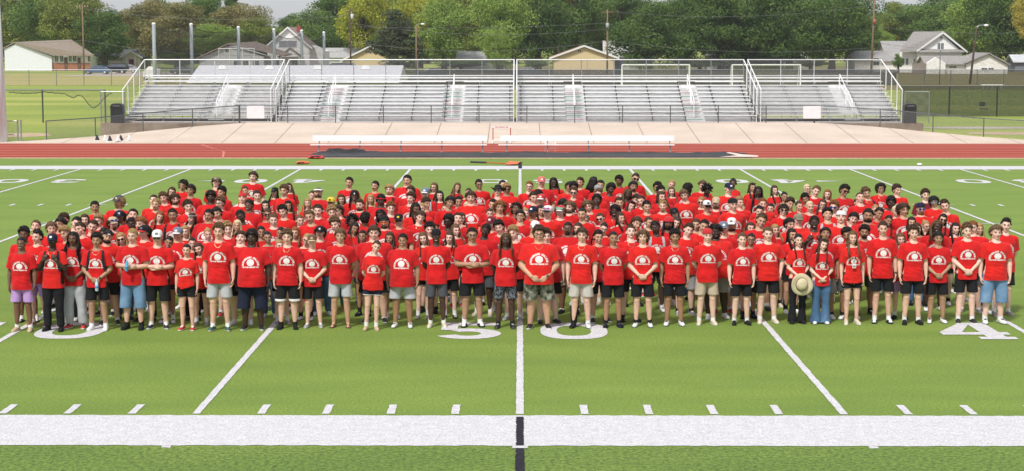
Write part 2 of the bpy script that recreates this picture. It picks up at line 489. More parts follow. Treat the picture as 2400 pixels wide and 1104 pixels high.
# ---------------------------------------------------------------- the four stands
def stand(name, x0, x1, closed, aisles, label, Y0=101.4, mL=None, sideL=True, sideR=True):
    """rows of seats climbing away from the field"""
    root = empty(name, ((x0+x1)/2, Y0, PAD_Z))
    cx = (x0+x1)/2; a, b = x0-cx, x1-cx
    mS = m_aluw if closed else m_alud
    rows_ = 10; rise, run = .203, .61
    for k in range(rows_):
        z, y = .40 + rise*k, .25 + run*k
        mb = MB()
        segs, last = [], a
        for ax in aisles:
            segs.append((last, ax-cx-.55)); last = ax-cx+.55
        segs.append((last, b))
        for s0, s1 in segs: mb.box(s0, s1, y, y+.25, z-.045, z)
        mb.build('seat_plank', mS, root)
        fz = z - .40 + .03
        mb = MB().box(a, b, y-.22 if k else y-.05, y+.36, fz-.04, fz)
        if closed or k > 1: mb.box(a, b, y+.362, y+.385, fz-.038, fz+rise-.045)
        if k < 9:
            for ax in aisles: MB().box(ax-cx-.45, ax-cx+.45, y+.06, y+.28, fz+.09, fz+.11).build('aisle_step', m_foot, root)
        mb.build('foot_plank', m_foot, root)
        mb = MB()
        n = int((b-a)/1.83)
        for i in range(n+1):
            xx = a + .25 + (b-a-.5)*i/n
            mb.box(xx-.022, xx+.022, y+.01, y+.20, fz+.14 if closed else fz+.24, z-.046)
            mb.box(xx-.010, xx+.010, y+.17, y+.20, fz+.001, z-.05)
        mb.build('bracket_rib', m_dark if closed else m_galv, root)
    ty = .25 + run*rows_ - .1; tz = .40 + rise*(rows_-1)
    MB().box(a, b, ty-.03, ty+.02, tz+.16, tz+.26).box(a, b, ty-.03, ty+.02, tz-.02, tz+.06).build('back_board', m_foot, root)
    # understructure
    mb = MB(); n = int((b-a)/1.83)
    for i in range(n+1):
        xx = a + .2 + (b-a-.4)*i/n
        mb.tube([(xx, .3, .05), (xx, ty, tz-.25)], .03, 5); mb.tube([(xx, ty, 0), (xx, ty, tz)], .03, 5); mb.tube([(xx, 2.6, 0), (xx, 2.6, .95)], .03, 5)
        if i and i % 2: mb.tube([(xx-1.83, ty, .1), (xx, ty, tz-.3)], .02, 4)
    mb.build('frame', m_galv, root)
    for q in (a+.02, b-.02): MB().add([(q,.4,.02),(q,ty,.02),(q,ty,tz-.3),(q,.4,.12)], [(0,1,2,3)]).build('side_skirt', m_galv, root)
    if closed:
        mb = MB()
        for k in (1, 6):
            y = .25 + run*k; z = .40 + rise*k
            for i in range(0, n, 1):
                if i % 3 == 2: continue
                xx = a + .25 + (b-a-.5)*i/n; L_ = (b-a-.5)/n
                pts = [(xx+L_*t, y-.02, z-.07-.07*math.sin(math.pi*t)) for t in (0,.25,.5,.75,1)]
                mb.tube(pts, .012, 4)
        mb.build('hanging_cable', m_dark, root)
    # guard rail at the back with wire mesh
    top = tz + 1.30
    mb = MB().tube([(a, ty, top), (b, ty, top)], .028, 8).tube([(a, ty, tz+.34), (b, ty, tz+.34)], .02, 6)
    n = round((b-a)/1.95)
    mb.build('back_rail', m_alu, root)
    mb = MB()
    for i in range(n+1):
        xx = a + (b-a)*i/n; mb.tube([(xx, ty+.03, tz-.3), (xx, ty+.03, top)], .028, 6)
    mb.build('rail_post', m_galv if closed else m_alu, root)
    MB().quad((a, ty+.01, tz+.05), (b, ty+.01, tz+.05), (b, ty+.01, top), (a, ty+.01, top)).build('wire_panel', m_link, root)
    for s_, on in ((a, sideL), (b, sideR)):
        if not on: continue
        zf = 1.87
        mb = MB().tube([(s_, .1, zf), (s_, ty, top)], .034, 8)
        for t in (0, .22, .48, .74):
            y = .1 + (ty-.1)*t; mb.tube([(s_, y, max(0, (tz)*t-.2)), (s_, y, zf+(top-zf)*t)], .026, 6)
        mb.build('side_rail', m_aluw, root)
        MB().quad((s_, .1, .25), (s_, ty, tz+.05), (s_, ty, top), (s_, .1, zf)).build('side_wire_panel', m_link, root)
    for ax in aisles:
        x = ax - cx
        for h0, h1 in ((0.6, 2.3), (2.7, 4.9)):
            mb = MB()
            z0, z1 = h0/run*rise+.1, h1/run*rise+.1
            mb.tube([(x, h0, z0), (x, h0, z0+.80), (x, h0+.12, z0+.93), (x, h1-.12, z1+.93), (x, h1, z1+.80), (x, h1, z1)], .026, 7)
            mb.tube([(x, h0, z0+.48), (x, h1, z1+.48)], .02, 6)
            mb.build('handrail', m_aluw, root)
    tag(root, label, 'bleachers', 'aluminium bleachers beyond the track')
    return root
KX = lambda px: at(px, 280, 101.6).x
stand('bleacher', KX(290), KX(636), False, [KX(505)], 'weathered grey bleacher section with open risers, beside the sagging black netting')
stand('bleacher', KX(648), KX(1204), True, [KX(768), KX(1058)], 'white closed-riser bleacher section behind the longer black tarpaulin end and red hurdle', sideR=True)
stand('bleacher', KX(1211), KX(1772), True, [KX(1348), KX(1628)], 'white closed-riser bleacher section in front of the yellow gabled house')
stand('bleacher', KX(1782), KX(2112), False, [KX(2000)], 'weathered grey bleacher section with open risers, beside the dark windscreen fence')
# coloured treads in the aisles are painted steps
def stepstrip(px, cols):
    o = empty('aisle_tread', (KX(px), 101.4, PAD_Z))
    for k, c in enumerate(cols):
        MB().box(-.48, .48, .25+.61*k-.026, .25+.61*k-.005, .13+.203*k-.00, .17+.203*k).build('tread_edge', mat('tread_'+c, {'g': (.12,.30,.24), 'r': (.42,.20,.24), 'w': (.6,.6,.6)}[c], .7), o)
    return o
for px, cols, w_ in ((768, 'rgrrggwrr', 'behind the red bag'), (1058, 'rgrgrrggw', 'nearest the red hurdle'), (1348, 'rgrgrggrw', 'nearest the yellow gabled house'), (1628, 'gwrgrrgrw', 'nearest the soccer goals')):
    tag(stepstrip(px, cols), 'red and green edged aisle steps in the white bleacher, ' + w_, 'steps', 'painted aisle steps of the white bleachers')

# ---------------------------------------------------------------- rail fence along the top of the concrete apron
def fence_run(name, pts, h, mp, mw, label, every=None, rail_r=.03, post_r=.03, group=None, panel=True, zoff=0, bottom=0.03, posts=None):
    root = empty(name, pts[0]); o = Vector(pts[0])
    P_ = [Vector(p) - o for p in pts]
    MB().tube([p + Vector((0,0,h)) for p in P_], rail_r, 6).build('top_rail', mp, root)
    pts_post = []
    for a, b in zip(P_, P_[1:]):
        L_ = (b-a).length; n = max(1, round(L_/every))
        pts_post += [a.lerp(b, i/n) for i in range(n)]
    pts_post.append(P_[-1])
    for p in pts_post: MB().tube([p + Vector((0,0,-.05)), p + Vector((0,0,h+.02))], post_r, 6).build('post', mp, root)
    if panel:
        mb = MB()
        for a, b in zip(P_, P_[1:]): mb.quad(a + Vector((0,-post_r-.01,bottom)), b + Vector((0,-post_r-.01,bottom)), b + Vector((0,-post_r-.01,h)), a + Vector((0,-post_r-.01,h)))
        mb.build('wire_mesh', mw, root)
    tag(root, label, 'fence', group)
    return root
def fp(px, py):   # a point on the apron edge under that pixel
    x = at(px, py, 99).x
    for _ in range(4): yb, zb = apron_back(x); x = at(px, py, yb).x
    return Vector((x, yb+.1, zb+.03))
fence_run('rail_fence', [fp(108,332), fp(223,322), fp(335,313), fp(451,303), fp(560,292)], 1.0, m_dkpost, m_link, 'low grey rail fence climbing the concrete ramp from the lawn to the stands', every=2.8)
fence_run('rail_fence', [fp(562,292), fp(1908,292)], 1.0, m_dkpost, m_link, 'long low grey rail fence running along the front of the stands', every=2.72)
fence_run('rail_fence', [fp(1910,292), fp(2063,300), fp(2187,315), fp(2306,322), fp(2470,334)], 1.0, m_dkpost, m_link, 'low grey rail fence dropping along the ramp beside the black bin and dirt', every=2.8)
# gate and short fence at the far corner by the light pole
g = pix(46, 333)
root = empty('gate', (g.x-2.2, g.y, 0))
for x in (0, 2.12, 2.3): MB().tube([(x, 0, 0), (x, 0, 1.18 if x else 1.1)], .045, 8).build('post', m_galv, root)
MB().tube([(0,0,1.12),(2.12,0,1.12)], .025, 6).tube([(0,0,.4),(2.12,0,.4)], .02, 6).build('gate_frame', m_galv, root)
MB().quad((0,-.03,.05),(2.12,-.03,.05),(2.12,-.03,1.1),(0,-.03,1.1)).build('wire_mesh', m_link, root)
tag(root, 'grey chain-link gate beside the thick light pole', 'gate')
# white panels tied on the fence
for px, w_ in ((599, 'before the weathered bleacher near the batting net'), (1903, 'before the weathered bleacher near the windscreen')):
    p = at(px, 266, 99.92)
    o = empty('banner', (p.x, 99.95, PAD_Z+.28))
    MB().box(-.50,.50,-.03,-.015,.0,.72).build('panel', mat('banner_grey', (.72,.70,.73), .7, var=.06, scale=3), o)
    mb = MB()
    for x in (-.48,.48):
        for z in (.02,.7): mb.tube([(x,-.04,z),(x,.03,z)], .012, 5)
    mb.build('tie', m_dark, o)
    tag(o, 'blank pale panel on the rail fence ' + w_, 'banner', 'pale panels tied to the rail fence')

# ---------------------------------------------------------------- litter bins
for px, w_ in ((276, 'beside the weathered bleacher near the sagging netting'), (2131, 'beside the bleacher near the dark windscreen')):
    p = at(px, 290, 100.9)
    o = empty('litter_bin', (p.x, 100.9, PAD_Z-.02))
    bl = mat('bin_black', (.022,.022,.026), .45, var=.2, scale=5)
    MB().prism([(-.33,-.30),(.33,-.30),(.35,-.25),(.35,.25),(.33,.30),(-.33,.30),(-.35,.25),(-.35,-.25)], 0, .86).build('bin_body', bl, o)
    MB().prism([(-.35,-.32),(.35,-.32),(.35,.32),(-.35,.32)], .862, .93).prism([(-.34,.93),(.34,.93),(.30,1.06),(.18,1.12),(-.18,1.12),(-.30,1.06)], -.31, .31, 'y').build('lid', bl, o)
    MB().box(-.2,.2,-.325,-.315,.95,1.04).build('flap', mat('flap_grey', (.10,.10,.12), .4), o)
    tag(o, 'tall black litter bin ' + w_, 'bin', 'black litter bins at the ends of the stands')
# small side fence by each bin
for px, sgn, w_ in ((270, -1, 'behind the black bin near the sagging netting'), (2160, 1, 'behind the black bin near the windscreen')):
    p = at(px, 280, 102)
    fence_run('side_fence', [(p.x-.9, 102.4, PAD_Z-.02), (p.x+.5, 102.4, PAD_Z-.02)], 1.75, m_galv, m_link, 'short grey chain-link panel ' + w_, every=1.4)

# ---------------------------------------------------------------- team benches on the track
def bench(px0, px1, label):
    y = 83.9; x0, x1 = at(px0, 340, y).x, at(px1, 340, y).x
    o = empty('team_bench', ((x0+x1)/2, y, .012)); h = (x1-x0)/2
    MB().box(-h, h, -.02, .23, .37, .41).build('seat', m_aluw, o)
    MB().box(-h+.08, h+.02, .33, .37, .57, .83).build('backrest', m_aluw, o)
    for i in range(5):
        x = -h + .4 + (2*h-.6)*i/4
        mb = MB().tube([(x, .10, .06), (x, .10, .40)], .035, 6).tube([(x, .12, .38), (x, .34, .40), (x, .38, .80)], .03, 6).tube([(x,-.08,.05),(x,.42,.05)], .03, 6)
        mb.ball((x, -.09, .05), (.05,.05,.05), 8, 6).build('leg', m_galv, o)
    tag(o, label, 'bench', 'white team benches on the running track')
bench(727, 1141, 'long white team bench over the crumpled end of the black tarpaulin')
bench(1168, 1581, 'long white team bench with a small step stool under it')
# little steps under the bench
p = pix(1290, 360); o = empty('step_stool', (p.x, p.y+.5, .01))
for x in (-.24, .24): MB().tube([(x,-.12,0),(x,-.04,.62),(x,.16,0)], .016, 5).build('leg', m_aluw, o)
for z in (.2,.42): MB().box(-.24,.24,-.1+z*.1,.03+z*.1,z,z+.02).build('step', m_alu, o)
tag(o, 'small pale metal step stool under the white bench', 'step stool')
# the black tarpaulin
p0, p1 = pix(712, 372), pix(1772, 372); NX, NY = 150, 12
vs, fs = [], []
for i in range(NX+1):
    t = i/NX; x = p0.x + (p1.x-p0.x)*t
    ya = 80.6 + .2*noise.noise(Vector((t*14, 3, 0))) + (1.3 if t < .04 else 0)*(1-t/.04)
    yb = 84.0 + .45*noise.noise(Vector((t*11, 9, 0))) + (.7 if t < .15 else 0) - max(0, t-.95)*18 - (1-min(1, t/.03))*1.5
    for j in range(NY+1):
        s_ = j/NY; y = ya + (yb-ya)*s_
        q = noise.noise(Vector((x*.8, y*1.6, 1))); q2 = noise.noise(Vector((x*2.2, y*3.1, 5)))
        hump = (.17 if .03 < t < .12 else .03 + .08*max(0, noise.noise(Vector((t*9, 2, 2)))))*math.exp(-((s_-.86)/.16)**2)
        z = .03 + .05*abs(q) + .03*abs(q2) + hump*(1 + .5*q2)
        if i in (0, NX) or j in (0, NY): z = .016
        vs.append((x, y, z))
for i in range(NX):
    for j in range(NY): fs.append((i*(NY+1)+j, (i+1)*(NY+1)+j, (i+1)*(NY+1)+j+1, i*(NY+1)+j+1))
o = MB().add(vs, fs).build('tarpaulin', ramp_mat('tarp_black', [(.3,(.010,.010,.012)),(.7,(.038,.036,.042))], scale=.8, detail=6, stretch=(.3,1,1), rough=.5, fine=(6,.15)), None, True)
tag(o, 'long crumpled black tarpaulin spread on the red track below the benches', 'tarpaulin')
mb = MB(); x = p1.x
mb.add([(x-1.6,80.6,.05),(x+.15,80.5,.06),(x+.2,80.75,.10),(x-.5,81.0,.14),(x-1.0,82.0,.18),(x-1.15,81.9,.16),(x-.75,80.95,.10)], [(0,1,6),(1,2,3,6),(6,3,4,5)])
o = mb.build('cloth_strip', mat('pale_cloth', (.72,.58,.52), .8)); tag(o, 'pale folded lining at the pointed end of the black tarpaulin', 'cloth')
# soft bags and the flag on the turf
def blob_bag(px, py, w_, d_, h_, c1, c2, label, name='bag'):
    p = pix(px, py); o = empty(name, (p.x, p.y, .005))
    mb = MB(); mb.ball((0,0,h_*.4), (w_*.5,d_*.5,h_*.5), 16, 10); mb.ball((w_*.25,-.02,h_*.3), (w_*.3,d_*.42,h_*.45), 12, 8)
    me = mb.mesh('bag')
    for v in me.vertices:
        v.co += Vector((.05,.04,.05))*noise.noise(v.co*7); v.co.z = max(v.co.z, .004)
    for p_ in me.polygons: p_.use_smooth = True
    link('bag_body', me, c1, o)
    MB().tube([(-w_*.45,-.05,.03),(-w_*.2,-d_*.5,h_*.7),(w_*.2,-d_*.45,h_*.75),(w_*.5,-.05,.03)], .022, 6).build('strap', c2, o)
    tag(o, label, 'bag')
m_or = mat('orange_cloth', (.78,.17,.06), .7, var=.2); m_pk = mat('red_cloth', (.62,.05,.06), .7, var=.25)
blob_bag(740, 372, .72, .5, .17, m_pk, m_dark, 'flat red and black bag lying at the end of the tarpaulin')
blob_bag(708, 384, .55, .9, .12, m_or, m_dark, 'orange bag dropped on the turf near the sideline')
p = pix(1196, 384); o = empty('flag', (p.x, p.y, .01))
vs, fs = [], []
for i in range(7):
    for j in range(5):
        vs.append((-.25+.5*i/6+.05*j, -1.0+1.9*j/4-.2*(i/6), .03+.06*abs(noise.noise(Vector((i*.9,j*.9,3))))))
for i in range(6):
    for j in range(4): fs.append((i*5+j, (i+1)*5+j, (i+1)*5+j+1, i*5+j+1))
MB().add(vs, fs).build('flag_cloth', m_or, o, True)
MB().tube([(-.2,-.4,.03),(-1.05,.25,.03)], .022, 6).build('flag_pole', mat('pole_orange', (.55,.10,.03), .4), o)
MB().tube([(-1.05,.25,.035),(-1.75,.6,.04)], .045, 6).build('pole_grip', m_dark, o)
tag(o, 'orange flag on a black-handled pole lying beside the sideline', 'flag')
# hurdle
p = pix(1175, 337); o = empty('hurdle', (p.x+.02, 92.3, .04)); mh = mat('hurdle_red', (.42,.02,.03), .4)
for x in (-.46, .46):
    MB().tube([(x,0,.12),(x,0,.80)], .026, 6).build('upright', mh, o)
    MB().tube([(x,0,.10),(x,-.62,.05),(x,-.64,.0)], .026, 6).build('foot', m_aluw, o)
MB().tube([(-.46,0,.12),(.46,0,.12)], .024, 6).build('base_bar', m_aluw, o)
bar = MB().box(-.52,.52,-.02,.0,.78,.85).build('crossbar', m_aluw, o)
cu = bpy.data.curves.new('w', 'FONT'); cu.body = 'MCPHERSON'; cu.size = .065; cu.align_x = 'CENTER'; cu.resolution_u = 2; cu.offset = .002
to = bpy.data.objects.new('w', cu); COL.objects.link(to)
wm = bpy.data.meshes.new_from_object(to.evaluated_get(bpy.context.evaluated_depsgraph_get())); bpy.data.objects.remove(to)
wm.transform(Matrix.Translation((0,-.023,.793)) @ Matrix.Rotation(rad(90), 4, 'X'))
link('lettering', wm, mh, bar)
MB().box(-.34,-.23,-.0235,-.0215,.795,.835).box(.23,.34,-.0235,-.0215,.795,.835).build('painted_block', mh, bar)
tag(o, 'red and white track hurdle standing at the back edge of the track', 'hurdle')
# starting blocks
for px, py, w_ in ((235,334,'beside the lawn'), (265,336,'in the middle of the three'), (291,335,'nearest the concrete joint')):
    p = pix(px, py); o = empty('starting_block', (p.x, p.y+.3, .035)); o.rotation_euler.z = rad((px*7) % 30 - 75)
    MB().box(-.05,.05,-.4,.4,0,.05).build('rail', m_aluw, o); o.scale = (1.35, 1.1, 1.5)
    for q in (-1, 1):
        MB().prism([(-.1,.05),(.1,.05),(-.02,.24)], q*.06, q*.16, 'x', M=Matrix.Translation((0, q*.15, 0))).build('pedal', m_aluw if q > 0 else m_dark, o)
    tag(o, 'silver starting block on the concrete edge of the track, ' + w_, 'starting block', 'starting blocks lying beside the track')
for px, py, r_ in ((2155,388,.09),(1028,0,0)):
    if r_:
        p = pix(px, py); o = MB().ball((p.x, p.y, .05), (.12,.14,.06), 10, 6).build('paper_cup', m_aluw, None, True); tag(o, 'small white paper scrap lying on the far sideline', 'litter')

# ---------------------------------------------------------------- fences of the fields beyond
pa, pb = pix(-40, 286), pix(252, 286)
fence_run('tall_fence', [(pa.x, 117, 0), (pb.x, 117, 0)], 2.15, m_dkpost, m_linkd, 'tall dark chain-link fence with sagging black netting beyond the concrete ramp', every=3.6, post_r=.055, rail_r=.045, panel=False)
# sagging net hung on it
vs, fs = [], []
xa, xb = at(20, 220, 116.8).x, at(262, 220, 116.8).x; NX = 60
for i in range(NX+1):
    t = i/NX; x = xa + (xb-xa)*t
    drop = .12 + .10*abs(math.sin(t*9)) + (.95*math.exp(-((t-.82)/.10)**2)) + .3*math.exp(-((t-.62)/.05)**2)
    for j in range(6): vs.append((x, 116.85 - .06*math.sin(j*1.3+i*.4), 2.14 - drop*j/5 - (.02*math.sin(i*1.7))))
for i in range(NX):
    for j in range(5): fs.append((i*6+j, (i+1)*6+j, (i+1)*6+j+1, i*6+j+1))
o = MB().add(vs, fs).build('netting', mesh_mat('sag_net', (.03,.035,.03), .10, .09)); tag(o, 'black netting sagging from the top rail of the tall fence', 'netting')
MB().tube([Vector(vs[i*6+5]) for i in range(NX+1)], .028, 5).build('edge_rope', m_dark, o)
fa = pix(-60, 200); fence_run('far_fence', [(at(-60,200,220).x, 220, 0), (at(905,200,220).x, 220, 0)], 1.95, m_galv, m_link, 'far thin chain-link fence crossing the lawn before the brick-fronted house', every=3.42, post_r=.05)
fence_run('far_fence', [(at(925,200,222).x, 222, 0), (at(2100,200,222).x, 222, 0)], 1.95, m_galv, m_screen2, 'far fence with dark screening behind the white bleachers', every=3.4, post_r=.05)
fence_run('far_fence', [(at(2104,200,222).x, 222, 0), (at(2600,200,222).x, 222, 0)], 1.95, m_galv, mesh_mat('screen_light', (.04,.04,.045), .03, .30), 'far fence with thin dark screening before the white stone house', every=3.4, post_r=.05)
fence_run('windscreen_fence', [(at(2112,272,127).x, 127, 0), (at(2560,272,127).x, 127, 0)], 2.15, m_dkpost, m_screen, 'tall black fence covered in dark windscreen mesh beside the stands', every=3.15, post_r=.06, rail_r=.05)
# folding chair and white bench behind the windscreen
p = pix(2301, 268); o = empty('folding_chair', (p.x, 130, 0)); o.rotation_euler.z = rad(20)
MB().box(-.25,.25,-.2,.25,.43,.47).build('seat', m_dark, o); MB().box(-.25,.25,.25,.29,.62,.92).build('backrest', m_dark, o)
for x in (-.24,.24): MB().tube([(x,-.2,0),(x,.27,.92)], .015, 5).build('leg', m_galv, o); MB().tube([(x,.3,0),(x,-.18,.45)], .015, 5).build('leg', m_galv, o)
tag(o, 'dark folding chair standing alone behind the windscreen mesh', 'chair')
p = at(2325, 199, 205); o = empty('player_bench', (p.x, 205, 0))
MB().box(-1.25,1.25,-.2,.2,.42,.48).build('seat', m_aluw, o)
for x in (-1,0,1): MB().box(x-.03,x+.03,-.15,.15,0,.42).build('leg', m_alu, o)
tag(o, 'long white bench on the grass by the slanting lamp post', 'bench')
# soccer goals
def goal(px0, px1, label):
    y = 186; x0, x1 = at(px0, 190, y).x, at(px1, 190, y).x; zt = at(px0, 152, y).z
    o = empty('soccer_goal', ((x0+x1)/2, y, 0)); h = (x1-x0)/2
    for q in (-1, 1):
        MB().tube([(q*h,0,0),(q*h,0,zt)], .07, 8).build('goal_post', m_aluw, o)
        MB().tube([(q*h,0,zt),(q*h,1.0,zt-.05),(q*h,2.2,0),(q*h,0,.04)], .035, 6).build('side_frame', m_aluw, o)
    MB().tube([(-h,0,zt),(h,0,zt)], .07, 8).build('crossbar', m_aluw, o)
    vs, fs = [], []
    for i in range(21):
        t = i/20; x = -h + 2*h*t; sag = .45*math.sin(math.pi*t)
        for y_, z in ((0,zt-.02),(1.0,zt-.1-sag),(1.7,zt*.5-sag*.3),(2.2,.05)): vs.append((x, y_, z))
    for i in range(20):
        for j in range(3): fs.append((i*4+j, (i+1)*4+j, (i+1)*4+j+1, i*4+j+1))
    MB().add(vs, fs).quad((-h,0,0),(-h,2.2,0),(-h,1,zt-.1),(-h,0,zt)).quad((h,0,0),(h,2.2,0),(h,1,zt-.1),(h,0,zt)).build('net', m_goalnet, o)
    tag(o, label, 'goal', 'white soccer goals behind the stands')
goal(1458, 1616, 'white soccer goal behind the white bleachers')
goal(1716, 1876, 'white soccer goal partly behind the divider of the bleachers')

# low shingled roof just behind the stands
o = empty('dugout', (at(686,190,124).x, 124, 0)); L_ = at(935,190,124).x - at(686,190,124).x
rz0, rz1 = at(686, 191, 124).z, at(686, 153, 129).z
m_shing = ramp_mat('pale_shingles', [(.35,(.46,.46,.49)),(.6,(.58,.58,.61)),(.75,(.40,.38,.42))], scale=5, detail=4, stretch=(1,2,2), tex='noise', fine=(9,.12))
MB().prism([(-.0,rz0-.1),(5.0,rz1),(9.5,rz0-.1)], -L_, L_, 'x').build('roof', m_shing, o)
MB().box(-L_+.4, L_-.4, .6, 8.8, 0, rz0-.12).build('wall', mat('block_wall', (.42,.42,.43), .9, var=.1, scale=3), o)
for px in (523, 633, 746, 858):
    q = at(px, 160, 128) - o.location
    zz = rz0-.1 + (rz1-rz0+.1)*(q.y)/5
    MB().prism([(-.35,0),(.35,0),(.2,.30),(-.2,.30)], q.y-.35, q.y-.1, 'y', M=Matrix.Translation((q.x,0,zz-.05))).build('roof_vent', m_aluw, o)
tag(o, 'long low block shed with pale shingled roof and four vents behind the stands', 'shed')

# ---------------------------------------------------------------- poles
def pole(name, px, pyb, pyt, Y, r0, r1, m_, label, lean=0.0, extra=None, cat='pole', group=None):
    b = at(px, pyb, Y); t = at(px, pyt, Y).z
    o = empty(name, (b.x, Y, 0))
    MB().tube([(0,0,-.1),(lean*.5,0,t*.5),(lean,0,t)], [r0,(r0+r1)/2,r1], 10).build('shaft', m_, o, True)
    if extra: extra(o, t, lean)
    tag(o, label, cat, group)
    return o
m_pale = ramp_mat('pale_pole', [(.3,(.56,.60,.63)),(.6,(.70,.74,.77)),(.8,(.77,.80,.82))], scale=1.5, detail=6, stretch=(4,4,.6))
m_wood = ramp_mat('pole_wood', [(.3,(.14,.095,.06)),(.7,(.30,.21,.14))], scale=3, stretch=(6,6,.5), detail=5)
m_woodd = ramp_mat('pole_wood_dark', [(.3,(.055,.038,.03)),(.7,(.12,.085,.06))], scale=3, stretch=(6,6,.5), detail=5)
pole('light_pole', 0, 333, -60, 93.0, .42, .20, m_pale, 'thick pale floodlight pole rising beside the gate and the track', -.02)
def streetlamp(o, t, ln):
    MB().tube([(ln,0,t),(ln+.3,0,t+.25),(ln+.9,-.3,t+.3)], .05, 6).build('arm', m_galv, o)
    MB().ball((ln+1.1,-.4,t+.24), (.32,.22,.16), 10, 8).build('lamp_head', m_aluw, o, True)
def xfmr(dx, z0, col):
    def f(o, t, ln):
        MB().tube([(dx,-.2,t-z0-.9),(dx,-.2,t-z0)], .26, 12).build('transformer', mat('xf_'+col, {'white': (.55,.57,.6), 'grey': (.36,.37,.38), 'red': (.36,.10,.08)}[col], .5), o, True)
        MB().box(-.9,.9,-.06,.06,t-.5,t-.38).build('crossarm', m_wood, o)
    return f
def crossarm(o, t, ln):
    MB().box(-1.0,1.0,-.06,.06,t-.6,t-.48).build('crossarm', m_wood, o)
    for x in (-.9,-.45,.45,.9): MB().tube([(x,0,t-.48),(x,0,t-.3)], .04, 6).build('insulator', m_aluw, o)
U = [pole('utility_pole', 197, 168, 8, 300, .17, .11, m_wood, 'plain wooden utility pole before the brick-fronted house', .0, crossarm, group='utility poles along the street'),
     pole('utility_pole', 822, 160, 20, 300, .17, .11, m_woodd, 'dark utility pole with a pale transformer beside the cream gable', .0, xfmr(.35,.9,'white'), group='utility poles along the street'),
     pole('lamp_post', 976, 163, 60, 290, .16, .11, m_wood, 'wooden lamp post between the droopy pine and the yellow tree', .0, streetlamp, group='utility poles along the street'),
     pole('utility_pole', 1423, 165, 22, 290, .17, .11, m_wood, 'wooden utility pole with grey transformer beside the yellow gabled house', .0, xfmr(.0,2.2,'grey'), group='utility poles along the street'),
     pole('utility_pole', 2042, 162, -6, 300, .20, .13, m_wood, 'tall utility pole with a rusty red box near the grey roof', .3, xfmr(.35,3.6,'red'), group='utility poles along the street'),
     pole('lamp_post', 2273, 198, 64, 230, .16, .10, m_woodd, 'slanting dark lamp post before the white stone garage', .7, streetlamp, group='utility poles along the street')]
pole('flag_pole', 2202, 197, 118, 226, .06, .05, m_dkpost, 'thin dark pole before the white gabled house')
# batting cage: tall grey posts and black netting
cage = [(363,182,56,128),(450,165,57,134),(560,150,64,142),(643,140,69,150),(708,150,72,158),(760,150,76,166)]
tops = []
for n_, (px, pyb, pyt, Y) in enumerate(cage):
    o = pole('cage_post', px, pyb, pyt, Y, .13, .13, mat('cage_grey', (.30,.33,.36), .6, var=.1), ['grey cage post nearest the orange tree','grey cage post before the orange-brown tree','grey cage post in front of the grey garage gable','grey cage post where the garage roof meets the white house','grey cage post before the white gabled house window','grey cage post at the corner of the white gabled house'][n_], 0, lambda o, t, ln: MB().ball((0,0,t), (.14,.14,.10), 10, 6).build('post_cap', m_aluw, o, True), group='tall grey posts of the batting cage')
    tops.append(Vector((o.location.x, Y, at(px, pyt+6, Y).z)))
vs, fs = [], []
n_ = 0
for a, b in zip(tops, tops[1:]):
    for i in range(17):
        t = i/16; p = a.lerp(b, t); sag = (.6 if a is tops[0] or a is tops[1] else 1.0)*math.sin(math.pi*t)*.5
        for j in range(5):
            vs.append((p.x, p.y + .25*math.sin(i*.9+j), max(.3, (p.z-sag)*(1-j/4*.96))))
    for i in range(16):
        for j in range(4): k = n_+i*5+j; fs.append((k, k+5, k+6, k+1))
    n_ += 17*5
o = MB().add(vs, fs).build('cage_net', m_net)
for q in range(5): MB().tube([Vector(vs[q*85+i*5]) for i in range(17)], .022, 4).build('top_rope', m_dark, o)
tag(o, 'fine black netting stretched between the tall grey cage posts', 'netting')
# pitching frame seen by the garage
p = at(555, 150, 150); o = empty('practice_frame', (p.x, 150, 0)); zt = at(555, 114, 150).z
for x in (-1.5,-.6,.5,1.5): MB().tube([(x,0,0),(x,0,zt)], .05, 6).build('upright', m_aluw, o)
for z in (zt, zt*.66): MB().tube([(-1.5,0,z),(1.5,0,z)], .05, 6).build('crossbar', m_aluw, o)
tag(o, 'white pipe practice frame standing by the grey garage', 'practice frame')
# overhead wires between the poles
def wire(a, b, sag, label):
    pts = [a.lerp(b, t/14) - Vector((0,0,sag*4*(t/14)*(1-t/14))) for t in range(15)]
    c = pts[0].copy()
    o = MB().tube([p - c for p in pts], .022, 4).build('overhead_wire', mat('wire', (.16,.16,.17), .6)); o.location = c
    tag(o, label, 'wire', 'overhead wires along the street')
W = lambda px, py, Y: at(px, py, Y)
for a, b, s_, l_ in (((-60,96,300),(197,94,300),.4,'wire running to the plain wooden pole over the brick-fronted house'),
    ((197,95,300),(822,118,300),1.6,'low wire passing behind the grey cage posts'), ((197,22,300),(822,36,300),1.2,'high wire across the orange trees'),
    ((822,54,300),(1423,68,290),1.4,'high wire across the yellow trees'), ((822,98,300),(1423,96,290),1.6,'low wire above the droopy pine'),
    ((1423,54,290),(822,62,300),.5,'upper wire meeting the grey transformer'), ((1423,96,290),(2042,112,300),1.2,'low wire along the large dark oaks'),
    ((1423,26,290),(2042,12,300),1.4,'top wire across the large dark oaks'), ((2042,60,300),(2500,68,300),1.0,'wire above the white gabled house roof'), ((2042,98,300),(2500,118,300),1.0,'low wire crossing the gabled house toward the garage')):
    wire(W(*a), W(*b), s_, l_)
